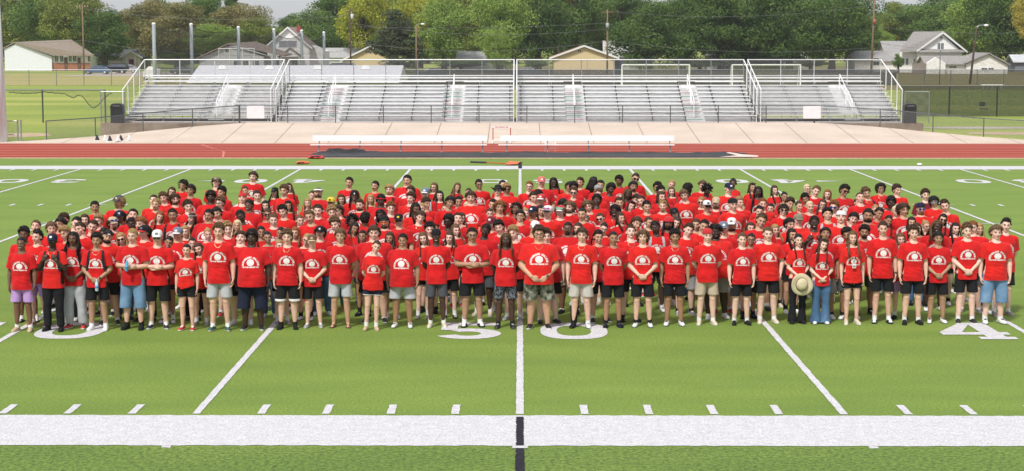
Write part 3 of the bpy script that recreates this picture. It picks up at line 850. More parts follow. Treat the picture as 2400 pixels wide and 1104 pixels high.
# ================================================================ houses, cars, trees
def gable_x(px0, px1, pb, pe, pr, Y, depth): pass
m_siding = {}
def siding(name, c): return ramp_mat('siding_'+name, [(.3, tuple(x*.93 for x in c)), (.7, c)], scale=.6, detail=5, stretch=(.4,.4,16), fine=(2,.05), rough=.7)
def roofm(name, c): return ramp_mat('roof_'+name, [(.3, tuple(x*.8 for x in c)), (.6, c), (.8, tuple(x*1.15 for x in c))], scale=2.5, detail=6, stretch=(1,1,2), fine=(3,.15))
m_glass = mat('window_glass', (.06,.075,.09), .12, spec=.8)
m_trim = mat('trim_white', (.74,.74,.74), .6)
m_brick = ramp_mat('brick_red', [(.3,(.30,.12,.075)),(.7,(.42,.20,.13))], scale=4, stretch=(1,1,3), fine=(8,.2))
m_stone = ramp_mat('painted_stone', [(.30,(.62,.60,.57)),(.5,(.80,.78,.75)),(.7,(.86,.85,.82))], scale=2.6, detail=5, stretch=(.8,.8,2), bump=.4, bscale=3)
def window(root, x0, x1, z0, z1, y, dark=m_glass, axis='y', fr=.06):
    """a window on the wall facing the viewer (axis y) or on an end wall (axis x, y is then the wall's x)"""
    if axis == 'y':
        f = MB().box(x0-fr,x1+fr,y-.06,y-.0,z0-fr,z0).box(x0-fr,x1+fr,y-.06,y,z1,z1+fr).box(x0-fr,x0,y-.06,y,z0,z1).box(x1,x1+fr,y-.06,y,z0,z1).box((x0+x1)/2-.02,(x0+x1)/2+.02,y-.05,y,z0,z1).build('window', m_trim, root)
        MB().box(x0,x1,y-.03,y-.002,z0,z1).build('pane', dark, f)
    else:
        f = MB().box(y,y+.06,x0-fr,x1+fr,z0-fr,z0).box(y,y+.06,x0-fr,x1+fr,z1,z1+fr).box(y,y+.06,x0-fr,x0,z0,z1).box(y,y+.06,x1,x1+fr,z0,z1).build('window', m_trim, root)
        MB().box(y+.002,y+.03,x0,x1,z0,z1).build('pane', dark, f)
def gable_front(root, w, h_e, h_r, depth, mw, mr, over=.5, cx=0.0, y0=0.0, th=.18):
    """ridge runs away from the viewer, the gable faces the field"""
    MB().prism([(cx-w/2,0),(cx+w/2,0),(cx+w/2,h_e),(cx,h_r),(cx-w/2,h_e)], y0, y0+depth, 'y').build('wall', mw, root)
    s_ = (h_r-h_e)/(w/2)
    for q in (-1, 1):
        x1, z1 = cx+q*(w/2+over), h_e - over*s_
        MB().prism([(cx, h_r+.004), (x1, z1+.004), (x1, z1+th), (cx, h_r+th+.05)], y0-.5, y0+depth+.4, 'y').build('roof', mr, root)
        MB().prism([(cx, h_r-.05), (x1, z1-.10), (x1+q*.02, z1+th+.03), (cx, h_r+th+.08)], y0-.56, y0-.51, 'y').build('bargeboard', m_trim, root)
def gable_side(root, w, h_e, h_r, depth, mw, mr, over=.5, cx=0.0, y0=0.0, hip=0.0):
    """ridge runs across the view"""
    ym = y0 + depth/2; s_ = (h_r-h_e)/(depth/2)
    MB().prism([(y0,0),(y0+depth,0),(y0+depth,h_e),(ym,h_r-.02),(y0,h_e)], cx-w/2, cx+w/2, 'x').build('wall', mw, root)
    a, b = cx-w/2-over, cx+w/2+over
    for q in (-1, 1):
        ye = ym + q*(depth/2+over); ze = h_e - over*s_
        MB().add([(a,ye,ze),(b,ye,ze),(b-hip,ym,h_r),(a+(hip if hip < 0 else 0),ym,h_r),(a,ye,ze+.16),(b,ye,ze+.16),(b-hip,ym,h_r+.16),(a+(hip if hip < 0 else 0),ym,h_r+.16)],
                 [(0,1,2,3),(4,5,6,7),(0,1,5,4),(1,2,6,5),(2,3,7,6),(3,0,4,7)]).build('roof', mr, root)
    if hip:
        MB().add([(b,y0-over,h_e-over*s_),(b,y0+depth+over,h_e-over*s_),(b-hip,ym,h_r),(b,y0-over,h_e-over*s_+.16),(b,y0+depth+over,h_e-over*s_+.16),(b-hip,ym,h_r+.16)], [(0,1,2),(3,4,5),(0,1,4,3),(1,2,5,4),(2,0,3,5)]).build('roof', mr, root)

def place(name, px, pyb, Y=None, rz=0.0):
    p = pix(px, pyb) if Y is None else Vector((at(px, pyb, Y).x, Y, 0))
    return empty(name, (p.x, p.y, 0), rz), p.y
K = lambda Y: Y/4132.0   # metres per photo pixel at that distance

# long house with the brick front (its gable end wall to the viewer's side)
o, Y = place('house', 115, 168, 338)
k = K(338)
wl, wr = (-105)*k, 106*k
mb = MB(); zg = at(40, 99, 338).z; ze = at(220, 131, 338).z
# end wall with its low gable and the long roof running back at an angle
x0, xm, xr = (12-115)*k, (122-115)*k, (216-115)*k
ha, hp = at(0, 112, 338).z, at(0, 101, 338).z
he = at(0, 131, 338).z
sw = siding('white', (.78,.79,.86))
MB().add([(x0,0,0),(xm,0,0),(xm,0,he-.1),((40-115)*k,0,hp-.1),(x0,0,ha-.2),(x0,12,0),(xm,12,0),(xm,12,he-.1),((40-115)*k,12,hp-.1),(x0,12,ha-.2)],
         [(0,1,2,3,4),(9,8,7,6,5),(0,5,6,1),(1,6,7,2),(4,3,8,9),(0,4,9,5),(2,7,8,3)]).build('wall', sw, o)
MB().box(xm+.02, xr-.5, .6, 11, 0, he-.15).build('front_wall', m_trim, o)
MB().box(xm+.02, xr-.5, .45, .60, 0, 1.5).build('brick_skirt', m_brick, o)
rf = roofm('brown', (.30,.245,.20))
MB().add([((36-115)*k,-.3,hp),(xm+.6,-.7,he),(xr+.6,-.7,he),((150-115)*k,6,hp+.5),((36-115)*k,-.3,hp+.2),(xm+.6,-.7,he+.2),(xr+.6,-.7,he+.2),((150-115)*k,6,hp+.7)],
         [(0,1,2,3),(4,5,6,7),(0,1,5,4),(1,2,6,5),(2,3,7,6),(3,0,4,7)]).build('roof', rf, o)
MB().add([(x0-.4,-.3,ha-.3),((36-115)*k,-.3,hp),((36-115)*k,12,hp),(x0-.4,12,ha-.3),(x0-.4,-.3,ha-.1),((36-115)*k,-.3,hp+.2),((36-115)*k,12,hp+.2),(x0-.4,12,ha-.1)],[(0,1,2,3),(4,5,6,7),(0,1,5,4),(1,2,6,5),(2,3,7,6),(3,0,4,7)]).build('roof', rf, o)
for a, b in ((128,135),(140,147),(161,167),(170,178),(205,211)): window(o, (a-115)*k, (b-115)*k, 1.75, 2.9, .58)
for a in (153, 184): 
    d = MB().box((a-115-3)*k, (a-115+4)*k, .38, .44, .05, 2.5).build('door', mat('door_brown', (.13,.07,.05), .6), o)
    MB().ball(((a-115+2)*k, .36, 1.1), .05, 6, 4).build('handle', m_aluw, d)
tag(o, 'long low white house with brown roof and brick skirt by the parked cars', 'house', 'houses along the street')
# small cream carport house
o, Y = place('house', 290, 150, 352); k = K(352)
gable_side(o, 8, 2.7, 3.9, 6, siding('cream2', (.45,.40,.33)), roofm('dark', (.10,.105,.12)), cx=-2.6, y0=1)
gable_front(o, 3.6, 2.6, 3.6, 3, siding('cream3', (.62,.55,.50)), roofm('dark', (.10,.105,.12)), cx=1.8, y0=-1)
window(o, -4.5, -3.3, .9, 2.2, 1.0); 
for x in (1.0, 2.7): MB().box(x-.08,x+.08,-1.9,-1.75,0,2.6).build('porch_post', m_trim, o)
MB().box(1.3,2.2,-1.06,-1.003,0,2.1).build('door', mat('door_plum', (.16,.02,.06), .6), o)
tag(o, 'small beige house with dark roof and white porch behind the dark car', 'house', 'houses along the street')
# grey garage with the low brown roof, then the white two-storey gable
o, Y = place('garage', 560, 150, 300); k = K(300)
MB().prism([((468-560)*k,0),((618-560)*k,0),((618-560)*k,at(0,133,300).z),((537-560)*k,at(0,107,300).z),((468-560)*k,at(0,136,300).z)], 0, 9, 'y').build('wall', siding('grey', (.60,.61,.61)), o)
rb = roofm('mauve', (.34,.27,.25))
zt, zl = at(0,104,300).z, at(0,131,300).z
MB().add([((537-560)*k,-.6,zt),((668-560)*k,-.6,zl-.1),((668-560)*k,9,zl+.1),((590-560)*k,5,zt+.3),((537-560)*k,-.6,zt+.2),((668-560)*k,-.6,zl+.1),((668-560)*k,9,zl+.3),((590-560)*k,5,zt+.5)],[(0,1,2,3),(4,5,6,7),(0,1,5,4),(1,2,6,5),(2,3,7,6),(3,0,4,7)]).build('roof', rb, o)
MB().add([((462-560)*k,-.6,at(0,138,300).z),((537-560)*k,-.6,zt),((537-560)*k,9,zt),((462-560)*k,9,at(0,138,300).z),((462-560)*k,-.6,at(0,138,300).z+.2),((537-560)*k,-.6,zt+.2),((537-560)*k,9,zt+.2),((462-560)*k,9,at(0,138,300).z+.2)],[(0,1,2,3),(4,5,6,7),(0,1,5,4),(1,2,6,5),(2,3,7,6),(3,0,4,7)]).build('roof', rb, o)
window(o, (536-560)*k-.5, (536-560)*k+.3, zt-1.3, zt-.8, 0)
for x in (555, 575, 600): window(o, (x-560)*k-.5, (x-560)*k+.5, 1.2, 2.3, 0)
tag(o, 'grey sided garage with mauve-brown roof behind the cage posts', 'garage')
o, Y = place('house', 676, 150, 312); k = K(312); ws = siding('white2', (.86,.86,.85))
hr, he = at(0,66,312).z, at(0,108,312).z
gable_front(o, 98*k, he, hr, 11, ws, roofm('mauve2', (.36,.28,.26)), over=.6)
window(o, -1.6, 1.5, he-.2, he+.9, 0, mat('curtain_grey', (.28,.29,.33), .5))
window(o, -2.6, -1.6, 1.2, 2.5, 0); window(o, .6, 1.6, 1.2, 2.5, 0)
MB().prism([(-1.3,2.9),(2.3,2.9),(.5,4.3)], -1.6, -.01, 'y').build('porch_gable', ws, o)
for q in (-1,1): MB().prism([(.5,4.32),(.5+q*2.2,2.75),(.5+q*2.2,2.92),(.5,4.5)], -1.8, -.01, 'y').build('porch_roof', rb, o)
for x in (-1.1,2.1): MB().box(x-.1,x+.1,-1.55,-1.35,0,2.9).build('porch_post', m_trim, o)
MB().box(.9,1.6,5,5.8,hr-.6,hr+.5).build('chimney', mat('chimney_red', (.30,.06,.05), .8, var=.2), o)
MB().prism([(3.7,0),(6.2,0),(6.2,at(0,112,312).z-.6),(3.7,at(0,106,312).z)], 3, 10, 'y').build('side_wing', ws, o)
tag(o, 'white two-storey gabled house with red chimney behind the netting', 'house', 'houses along the street')
# cream gable beside the droopy pine
o, Y = place('house', 868, 160, 330); k = K(330); cr = siding('cream', (.66,.53,.31))
gable_front(o, 128*k, at(0,141,330).z, at(0,110,330).z, 10, cr, roofm('tanroof', (.30,.21,.16)), over=.5)
window(o, -.9, -.2, at(0,124,330).z, at(0,119,330).z, 0)
tag(o, 'cream sided house with brown gable half hidden by the droopy pine', 'house', 'houses along the street')
o, Y = place('house', 800, 150, 352); gable_side(o, 6, 2.6, 4.2, 6, siding('white3', (.6,.6,.6)), roofm('greyr', (.42,.42,.43)), cx=.0)
tag(o, 'pale grey roofed shed beyond the dark utility pole', 'shed')
o, Y = place('shed', 1130, 160, 345); gable_side(o, 9, 2.3, 3.6, 6, siding('greyb', (.36,.35,.36)), roofm('greyr', (.42,.42,.43)))
tag(o, 'dim grey shed under the light green trees', 'shed')
# the yellow gabled house
o, Y = place('house', 1369, 165, 305); k = K(305); hr, he = at(0,109,305).z, at(0,134,305).z
gable_front(o, 142*k, he, hr, 11, cr, roofm('rust', (.30,.155,.10)), over=.75)
window(o, -1.1, -.5, he+.9, he+1.2, 0, mat('vent_dark', (.1,.08,.05), .8))
MB().box(-.6,-.5,-.05,-.003,0,2.6).box(.5,.58,-.05,-.003,0,2.6).build('corner_trim', mat('trim_tan', (.42,.33,.2), .7), o)
MB().box((1440-1369)*k+.1,(1440-1369)*k+1.6,1,1.2,0,2.8).build('side_fence', mat('fence_dark', (.05,.055,.07), .8), o)
tag(o, 'yellow sided house with rust-red gable between the utility pole and silver car', 'house', 'houses along the street')
o, Y = place('shed', 1462, 150, 345); gable_side(o, 7, 2.3, 5.6, 6, siding('whiteb', (.66,.66,.64)), roofm('whiter', (.55,.54,.53)))
tag(o, 'pale roofed shed just beyond the yellow gabled house', 'shed')
# white houses glimpsed under the oaks
for px, w_, h_, l_ in ((1712, 9, 3.9, 'white house glimpsed under the oaks behind the soccer goals'), (1800, 6, 3.6, 'small white house glimpsed between oak trunks and goal'), (1835, 9, 3.2, 'low white shed below the widest oak crown')):
    o, Y = place('house', px, 166, 350); gable_side(o, w_, h_*.8, h_*1.25, 6, ws, roofm('greyr', (.42,.42,.43)))
    window(o, -w_*.3, -w_*.3+.8, 1.2, 2.3, 0); tag(o, l_, 'house', 'houses along the street')
o, Y = place('house', 2075, 162, 322); k = K(322)
gable_side(o, 130*k, at(0,142,322).z, at(0,121,322).z, 9, m_stone, roofm('greyr2', (.36,.35,.35)), cx=-.5)
window(o, -2.2, -1.2, 1.3, 2.6, 0); window(o, 1.6, 2.6, 1.3, 2.6, 0)
tag(o, 'low pale stone house with grey roof beside the tallest utility pole', 'house', 'houses along the street')
o, Y = place('house', 2103, 150, 352); gable_side(o, 4.4, at(0,125,352).z, at(0,112,352).z+1.2, 8, ws, roofm('greyr2', (.36,.35,.35)))
tag(o, 'narrow white house tucked behind the white gabled house', 'house', 'houses along the street')
# the white gabled house with two upper windows
o, Y = place('house', 2196, 163, 318); k = K(318); X = lambda p: (p-2196)*k; Z = lambda q: at(0, q, 318).z
MB().prism([(X(2150),0),(X(2253),0),(X(2253),Z(122)),(X(2205),Z(79)),(X(2150),Z(120))], 0, 12, 'y').build('wall', ws, o)
MB().box(X(2112), X(2150)-.01, 1.4, 12, 0, Z(122)).build('side_wing', ws, o)
rg = roofm('warmgrey', (.33,.31,.30))
MB().add([(X(2108),-.2,Z(121)),(X(2146),-.6,Z(121)),(X(2206),-.6,Z(76)),(X(2165),9,Z(76)),(X(2108),-.2,Z(121)+.2),(X(2146),-.6,Z(121)+.2),(X(2206),-.6,Z(76)+.2),(X(2165),9,Z(76)+.2)],[(0,1,2,3),(4,5,6,7),(0,1,5,4),(1,2,6,5),(2,3,7,6),(3,0,4,7)]).build('roof', rg, o)
MB().prism([(X(2206),Z(77)),(X(2263),Z(122)),(X(2263),Z(122)+.2),(X(2206),Z(77)+.22)], -.6, 12, 'y').build('roof', rg, o)
MB().prism([(X(2206),Z(78)-.1),(X(2146),Z(121)-.1),(X(2146),Z(121)+.22),(X(2206),Z(76)+.22)], -.68, -.61, 'y').prism([(X(2206),Z(78)-.1),(X(2264),Z(123)-.1),(X(2264),Z(123)+.22),(X(2206),Z(76)+.22)], -.68, -.61, 'y').build('bargeboard', m_trim, o)
MB().add([(X(2150),-1.0,Z(121)),(X(2256),-1.0,Z(121)),(X(2252),-.01,Z(115)),(X(2156),-.01,Z(115)),(X(2150),-1.0,Z(121)-.15),(X(2256),-1.0,Z(121)-.15),(X(2252),-.01,Z(115)-.15),(X(2156),-.01,Z(115)-.15)],[(0,1,2,3),(4,5,6,7),(0,1,5,4),(1,2,6,5),(3,0,4,7)]).build('skirt_roof', rg, o)
for a, b in ((2196,2202),(2204,2210)): window(o, X(a), X(b), Z(116), Z(101), 0)
window(o, X(2202), X(2206), Z(91), Z(86), 0, mat('vent_dark', (.1,.08,.05), .8))
for a in (2118, 2127): window(o, X(a), X(a)+.42, Z(152), Z(137), 1.4)
window(o, X(2145), X(2147)+.1, Z(150), Z(138), 1.4)
tag(o, 'white two-storey gabled house with paired attic windows and grey roof', 'house', 'houses along the street')
o, Y = place('garage', 2258, 166, 306); k = K(306); X = lambda p: (p-2258)*k; Z = lambda q: at(0, q, 306).z
gable_side(o, 100*k, Z(149), Z(133), 6, m_stone, rg, cx=X(2222), hip=0)
MB().prism([(X(2168),0),(X(2212),0),(X(2212),Z(147)),(X(2190),Z(134)),(X(2168),Z(149))], -1.2, 0, 'y').build('wall', m_stone, o)
MB().prism([(X(2262),0),(X(2358),0),(X(2358),Z(152)),(X(2312),Z(127)),(X(2262),Z(150))], -.8, 9, 'y').build('wall', m_stone, o)
for a, b, c, d in ((2312,126,2258,149),(2312,126,2362,153)):
    MB().prism([(X(a),Z(b)),(X(c),Z(d)),(X(c),Z(d)+.2),(X(a),Z(b)+.22)], -1.3, 9.4, 'y').build('roof', rg, o)
for a, b in ((2225,2241),): window(o, X(a), X(b), Z(159), Z(155), 0)
for a, b in ((2297,2310),(2313,2325)): window(o, X(a), X(b), Z(163), Z(159), -.8)
tag(o, 'wide painted-stone garage with low grey roofs behind the slanting lamp post', 'garage')
o, Y = place('shed', 2395, 162, 330); gable_side(o, 5.6, 1.9, 3.0, 5, siding('slate', (.20,.21,.25)), roofm('tin', (.55,.57,.60)), cx=1.5)
tag(o, 'dark grey shed with bright tin roof under the yellow tree', 'shed')
# low hedge-like wood fence by the house
o = empty('plank_fence', (at(2160,160,300).x, 300, 0)); mf = mat('fence_wood', (.24,.20,.17), .8, var=.2)
for i in range(16): MB().box(i*.15-1.6, i*.15-1.47, 0, .04, 0, 1.9+.03*(i % 3)).build('board', mf, o)
tag(o, 'short weathered plank fence beside the white gabled house', 'fence')

# ---------------------------------------------------------------- cars
def car(px, pyb, Y, col, label, kind='sedan', flip=False, name='parked_car', glossy=True):
    p = at(px, pyb, Y); o = empty(name, (p.x, Y, 0), math.pi if flip else 0)
    mc = mat('car_'+'_'.join('%d' % (c*1000) for c in col), col, .25, .3, coat=1.0)
    L_ = {'sedan': 2.35, 'suv': 2.35, 'truck': 2.6}[kind]
    if kind == 'sedan':
        body = [(-2.30,.32),(-2.33,.62),(-2.20,.80),(-1.55,.90),(-.95,.96),(1.15,.98),(1.75,.99),(2.20,.92),(2.30,.70),(2.27,.34),(1.9,.24),(-1.9,.24)]
        cab = [(-1.0,.95),(-.35,1.40),(.65,1.44),(1.15,1.30),(1.72,.98)]
    else:
        body = [(-2.25,.36),(-2.28,.75),(-2.15,1.02),(-1.3,1.12),(-1.05,1.14),(2.22,1.14),(2.28,.70),(2.24,.38),(1.9,.28),(-1.9,.28)]
        cab = [(-1.15,1.12),(-.55,1.68),(1.9,1.70),(2.16,1.13)]
    me = MB().prism(body, -.86, .86, 'y').mesh('car_body')
    bm = bmesh.new(); bm.from_mesh(me)
    bmesh.ops.recalc_face_normals(bm, faces=bm.faces)
    bmesh.ops.bevel(bm, geom=bm.edges[:], offset=.07, segments=2, affect='EDGES'); bm.to_mesh(me); bm.free()
    link('car_body', me, mc, o)
    zc = body[4][1]
    vs = [(x, -.80 + (z-zc)*.34, z) for x, z in cab] + [(x, .80 - (z-zc)*.34, z) for x, z in cab]; n = len(cab)
    MB().add(vs, [tuple(range(n)), tuple(range(n, 2*n))[::-1]] + [(i, (i+1) % n, n+(i+1) % n, n+i) for i in range(n)]).build('glasshouse', m_glass, o)
    mb = MB(); tops = [c for c in cab if c[1] > 1.25]
    mb.box(tops[0][0]+.02, tops[-1][0]-.02, -.66, .66, tops[0][1]-.01, max(t[1] for t in tops)+.03)
    for q in (-1, 1):
        for (xa, za), (xb, zb) in zip(cab, cab[1:]): mb.tube([(xa, q*(.805-(za-zc)*.34), za), (xb, q*(.805-(zb-zc)*.34), zb)], .035, 5)
        mb.tube([(.35, q*.80, zc), (.38, q*(.805-.42*.34), zc+.42)], .035, 5)
    mb.build('roof', mc, o)
    for x in (-1.42, 1.38):
        for q in (-1, 1):
            w_ = MB().tube([(x, q*.70, .32), (x, q*.885, .32)], .32, 18).build('wheel', mat('tyre', (.02,.02,.02), .8), o)
            MB().tube([(x, q*.886, .32), (x, q*.90, .32)], .20, 12).build('rim', m_alu, w_)
    for q in (-1, 1):
        MB().box(-2.34,-2.24,q*.45-.2,q*.45+.2,.62,.76).build('headlight', mat('lamp_clear', (.7,.72,.75), .1), o)
        MB().box(2.22,2.33,q*.5-.22,q*.5+.22,.70,.86).build('tail_light', mat('lamp_red', (.4,.01,.01), .2), o)
    tag(o, label, 'car', 'cars parked along the street')
car(229, 168, 302, (.045,.12,.28), 'blue sedan parked before the brick-skirted white house')
car(270, 167, 309, (.02,.025,.035), 'dark station wagon parked between the blue sedan and the porch', 'suv')
car(296, 166, 314, (.55,.56,.58), 'white car nosing out behind the dark station wagon')
car(432, 168, 298, (.025,.05,.085), 'dark navy sedan parked below the orange tree by the cage posts', flip=True)
car(785, 160, 318, (.03,.035,.06), 'dark blue car between the gabled house and the dark pole', 'suv')
car(806, 160, 322, (.6,.6,.6), 'white van parked beside the dark utility pole', 'suv')
car(1010, 176, 268, (.10,.13,.17), 'grey sedan behind the dark screening near the yellow tree trunk')
car(1241, 174, 276, (.42,.45,.49), 'silver sedan parked at the gap beside the yellow gabled house', flip=True)
# small white cart by the stands
p = at(357, 168, 250); o = empty('equipment_cart', (p.x, 250, 0))
MB().prism([(-1.2,.5),(1.2,.5),(1.2,1.6),(-.4,2.0),(-1.2,1.2)], -.6, .6, 'y').build('cart_body', m_aluw, o)
for x in (-.8,.8): MB().tube([(x,-.62,.3),(x,-.5,.3)], .3, 14).build('wheel', mat('tyre', (.02,.02,.02), .8), o)
tag(o, 'small white equipment cart behind the guard rail of the stands', 'cart')

# ---------------------------------------------------------------- trees
def crown_mesh(seed, w, h, shape='round', n_clump=46, per=230, leaf=.34, droop=0.0):
    """leaf-sized faces gathered in clumps through the crown's volume, local origin at the crown's foot"""
    rng = np.random.default_rng(seed); rr = random.Random(seed)
    cs = []
    for i in range(n_clump):
        for _ in range(60):
            u = Vector((rr.uniform(-1,1), rr.uniform(-1,1), rr.uniform(-1,1)))
            if .30 < u.length < 1: break
        z = (u.z+1)/2
        if shape == 'cone': rad_ = (1-z)**.8*1.0 + .08; u = Vector((u.x*rad_, u.y*rad_, u.z))
        elif shape == 'spread': u = Vector((u.x*(1.0 if z > .3 else .9), u.y, u.z))
        cs.append((Vector((u.x*w/2, u.y*w/2, (u.z+1)/2*h)), rr.uniform(.13,.25)*min(w, h)*(.9 if shape != 'cone' else .55)))
    V, Fc = [], []
    for c, r in cs:
        d = rng.normal(size=(per, 3)); d /= np.linalg.norm(d, axis=1)[:, None]
        rad_ = r*(rng.uniform(.35, 1.0, size=(per, 1))**.6)
        p = np.array(c) + d*rad_*np.array([1.15, 1.15, .72])
        p[:, 2] -= droop*np.abs(rad_[:, 0])*.5
        nrm = d*.7 + rng.normal(size=(per, 3))*.55 + np.array([0, 0, .35]); nrm /= np.linalg.norm(nrm, axis=1)[:, None]
        t = np.cross(nrm, rng.normal(size=(per, 3))); t /= np.linalg.norm(t, axis=1)[:, None]
        b = np.cross(nrm, t); s_ = leaf*rng.uniform(.6, 1.3, size=(per, 1))
        quad = np.stack([p - t*s_*.9, p + b*s_*.55, p + t*s_*.9, p - b*s_*.55], axis=1).reshape(-1, 3)
        V.append(quad)
    V = np.concatenate(V); nq = len(V)//4
    me = bpy.data.meshes.new('crown')
    me.vertices.add(len(V)); me.vertices.foreach_set('co', V.ravel())
    me.loops.add(len(V)); me.loops.foreach_set('vertex_index', np.arange(len(V)))
    me.polygons.add(nq); me.polygons.foreach_set('loop_start', np.arange(0, len(V), 4)); me.polygons.foreach_set('loop_total', np.full(nq, 4))
    me.update(); me.validate()
    return me, [c for c, r in cs]
m_bark = ramp_mat('bark', [(.3,(.055,.042,.032)),(.7,(.13,.10,.08))], scale=3, stretch=(3,3,.5), detail=6)
LEAF = {
 'green': leaf_mat('leaf_green', (0.074,0.140,0.033), (0.140,0.231,0.057), (0.248,0.346,0.090)), 'dark': leaf_mat('leaf_dark', (.050,.095,.022), (.090,.16,.035), (.17,.25,.06)),
 'olive': leaf_mat('leaf_olive', (0.116,0.156,0.037), (0.215,0.264,0.057), (0.346,0.371,0.083)), 'yellow': leaf_mat('leaf_yellow', (0.244,0.293,0.037), (0.439,0.464,0.061), (0.634,0.586,0.085)),
 'orange': leaf_mat('leaf_orange', (.16,.165,.06), (.26,.235,.09), (.37,.31,.13)), 'light': leaf_mat('leaf_light', (0.140,0.231,0.041), (0.248,0.362,0.074), (0.379,0.478,0.116)),
 'pine': leaf_mat('leaf_pine', (0.046,0.070,0.033), (0.090,0.116,0.052), (0.148,0.165,0.083)), 'rust': leaf_mat('leaf_rust', (0.264,0.132,0.066), (0.428,0.215,0.099), (0.329,0.264,0.083)), 'gold': leaf_mat('leaf_gold', (.28,.25,.05), (.45,.39,.08), (.58,.50,.12))}
CROWNS = {}
def crown(shape, v):
    if (shape, v) not in CROWNS:
        CROWNS[(shape, v)] = crown_mesh(100+v*7+len(shape), 14, {'round': 15, 'cone': 17, 'spread': 12}[shape], shape, {'round': 58, 'cone': 80, 'spread': 56}[shape], 330 if shape != 'cone' else 260, .25, droop=.8 if shape == 'cone' else .2)
    return CROWNS[(shape, v)]
rt = random.Random(11)
def tree(px, w_px, top, low, Y, kind, label, shape='round', v=None, name='tree'):
    k = K(Y); w_ = w_px*k; x = at(px, 100, Y).x
    zt, zl = at(px, top, Y).z, max(.8, at(px, low, Y).z)
    o = empty(name, (x, Y, 0))
    me, cs = crown(shape, v if v is not None else rt.randrange(3))
    h0 = {'round': 15, 'cone': 17, 'spread': 12}[shape]
    rz_ = rt.uniform(0, 6.28)
    sx, sz = w_/15.5, (zt-zl)/(h0*1.02)
    c = link('crown', me, LEAF[kind], o); c.location = (0, 0, zl); c.rotation_euler = (0, 0, rz_); c.scale = (sx, sx, sz)
    mb = MB(); r0 = .035*w_ + .12
    top_ = zl + (zt-zl)*.6
    mb.tube([(0,0,-.1),(.1,0,zl*.6),(.25*rt.uniform(-1,1),.1,zl+(zt-zl)*.3),(0,0,top_)], [r0*1.3, r0, r0*.7, r0*.25], 9)
    Rz = Matrix.Rotation(rz_, 3, 'Z')
    for cc in cs[::5]:
        e = Rz @ Vector((cc.x*sx, cc.y*sx, cc.z*sz)); e.z += zl
        s0 = Vector((0, 0, zl + (e.z-zl)*.35)); mid = s0.lerp(e, .5) + Vector((0,0,-.05*(e-s0).length))
        mb.tube([s0, mid, e], [r0*.42, r0*.25, .03], 5)
    mb.build('trunk', m_bark, o, True)
    tag(o, label, 'tree', 'trees standing beyond the houses and fields')
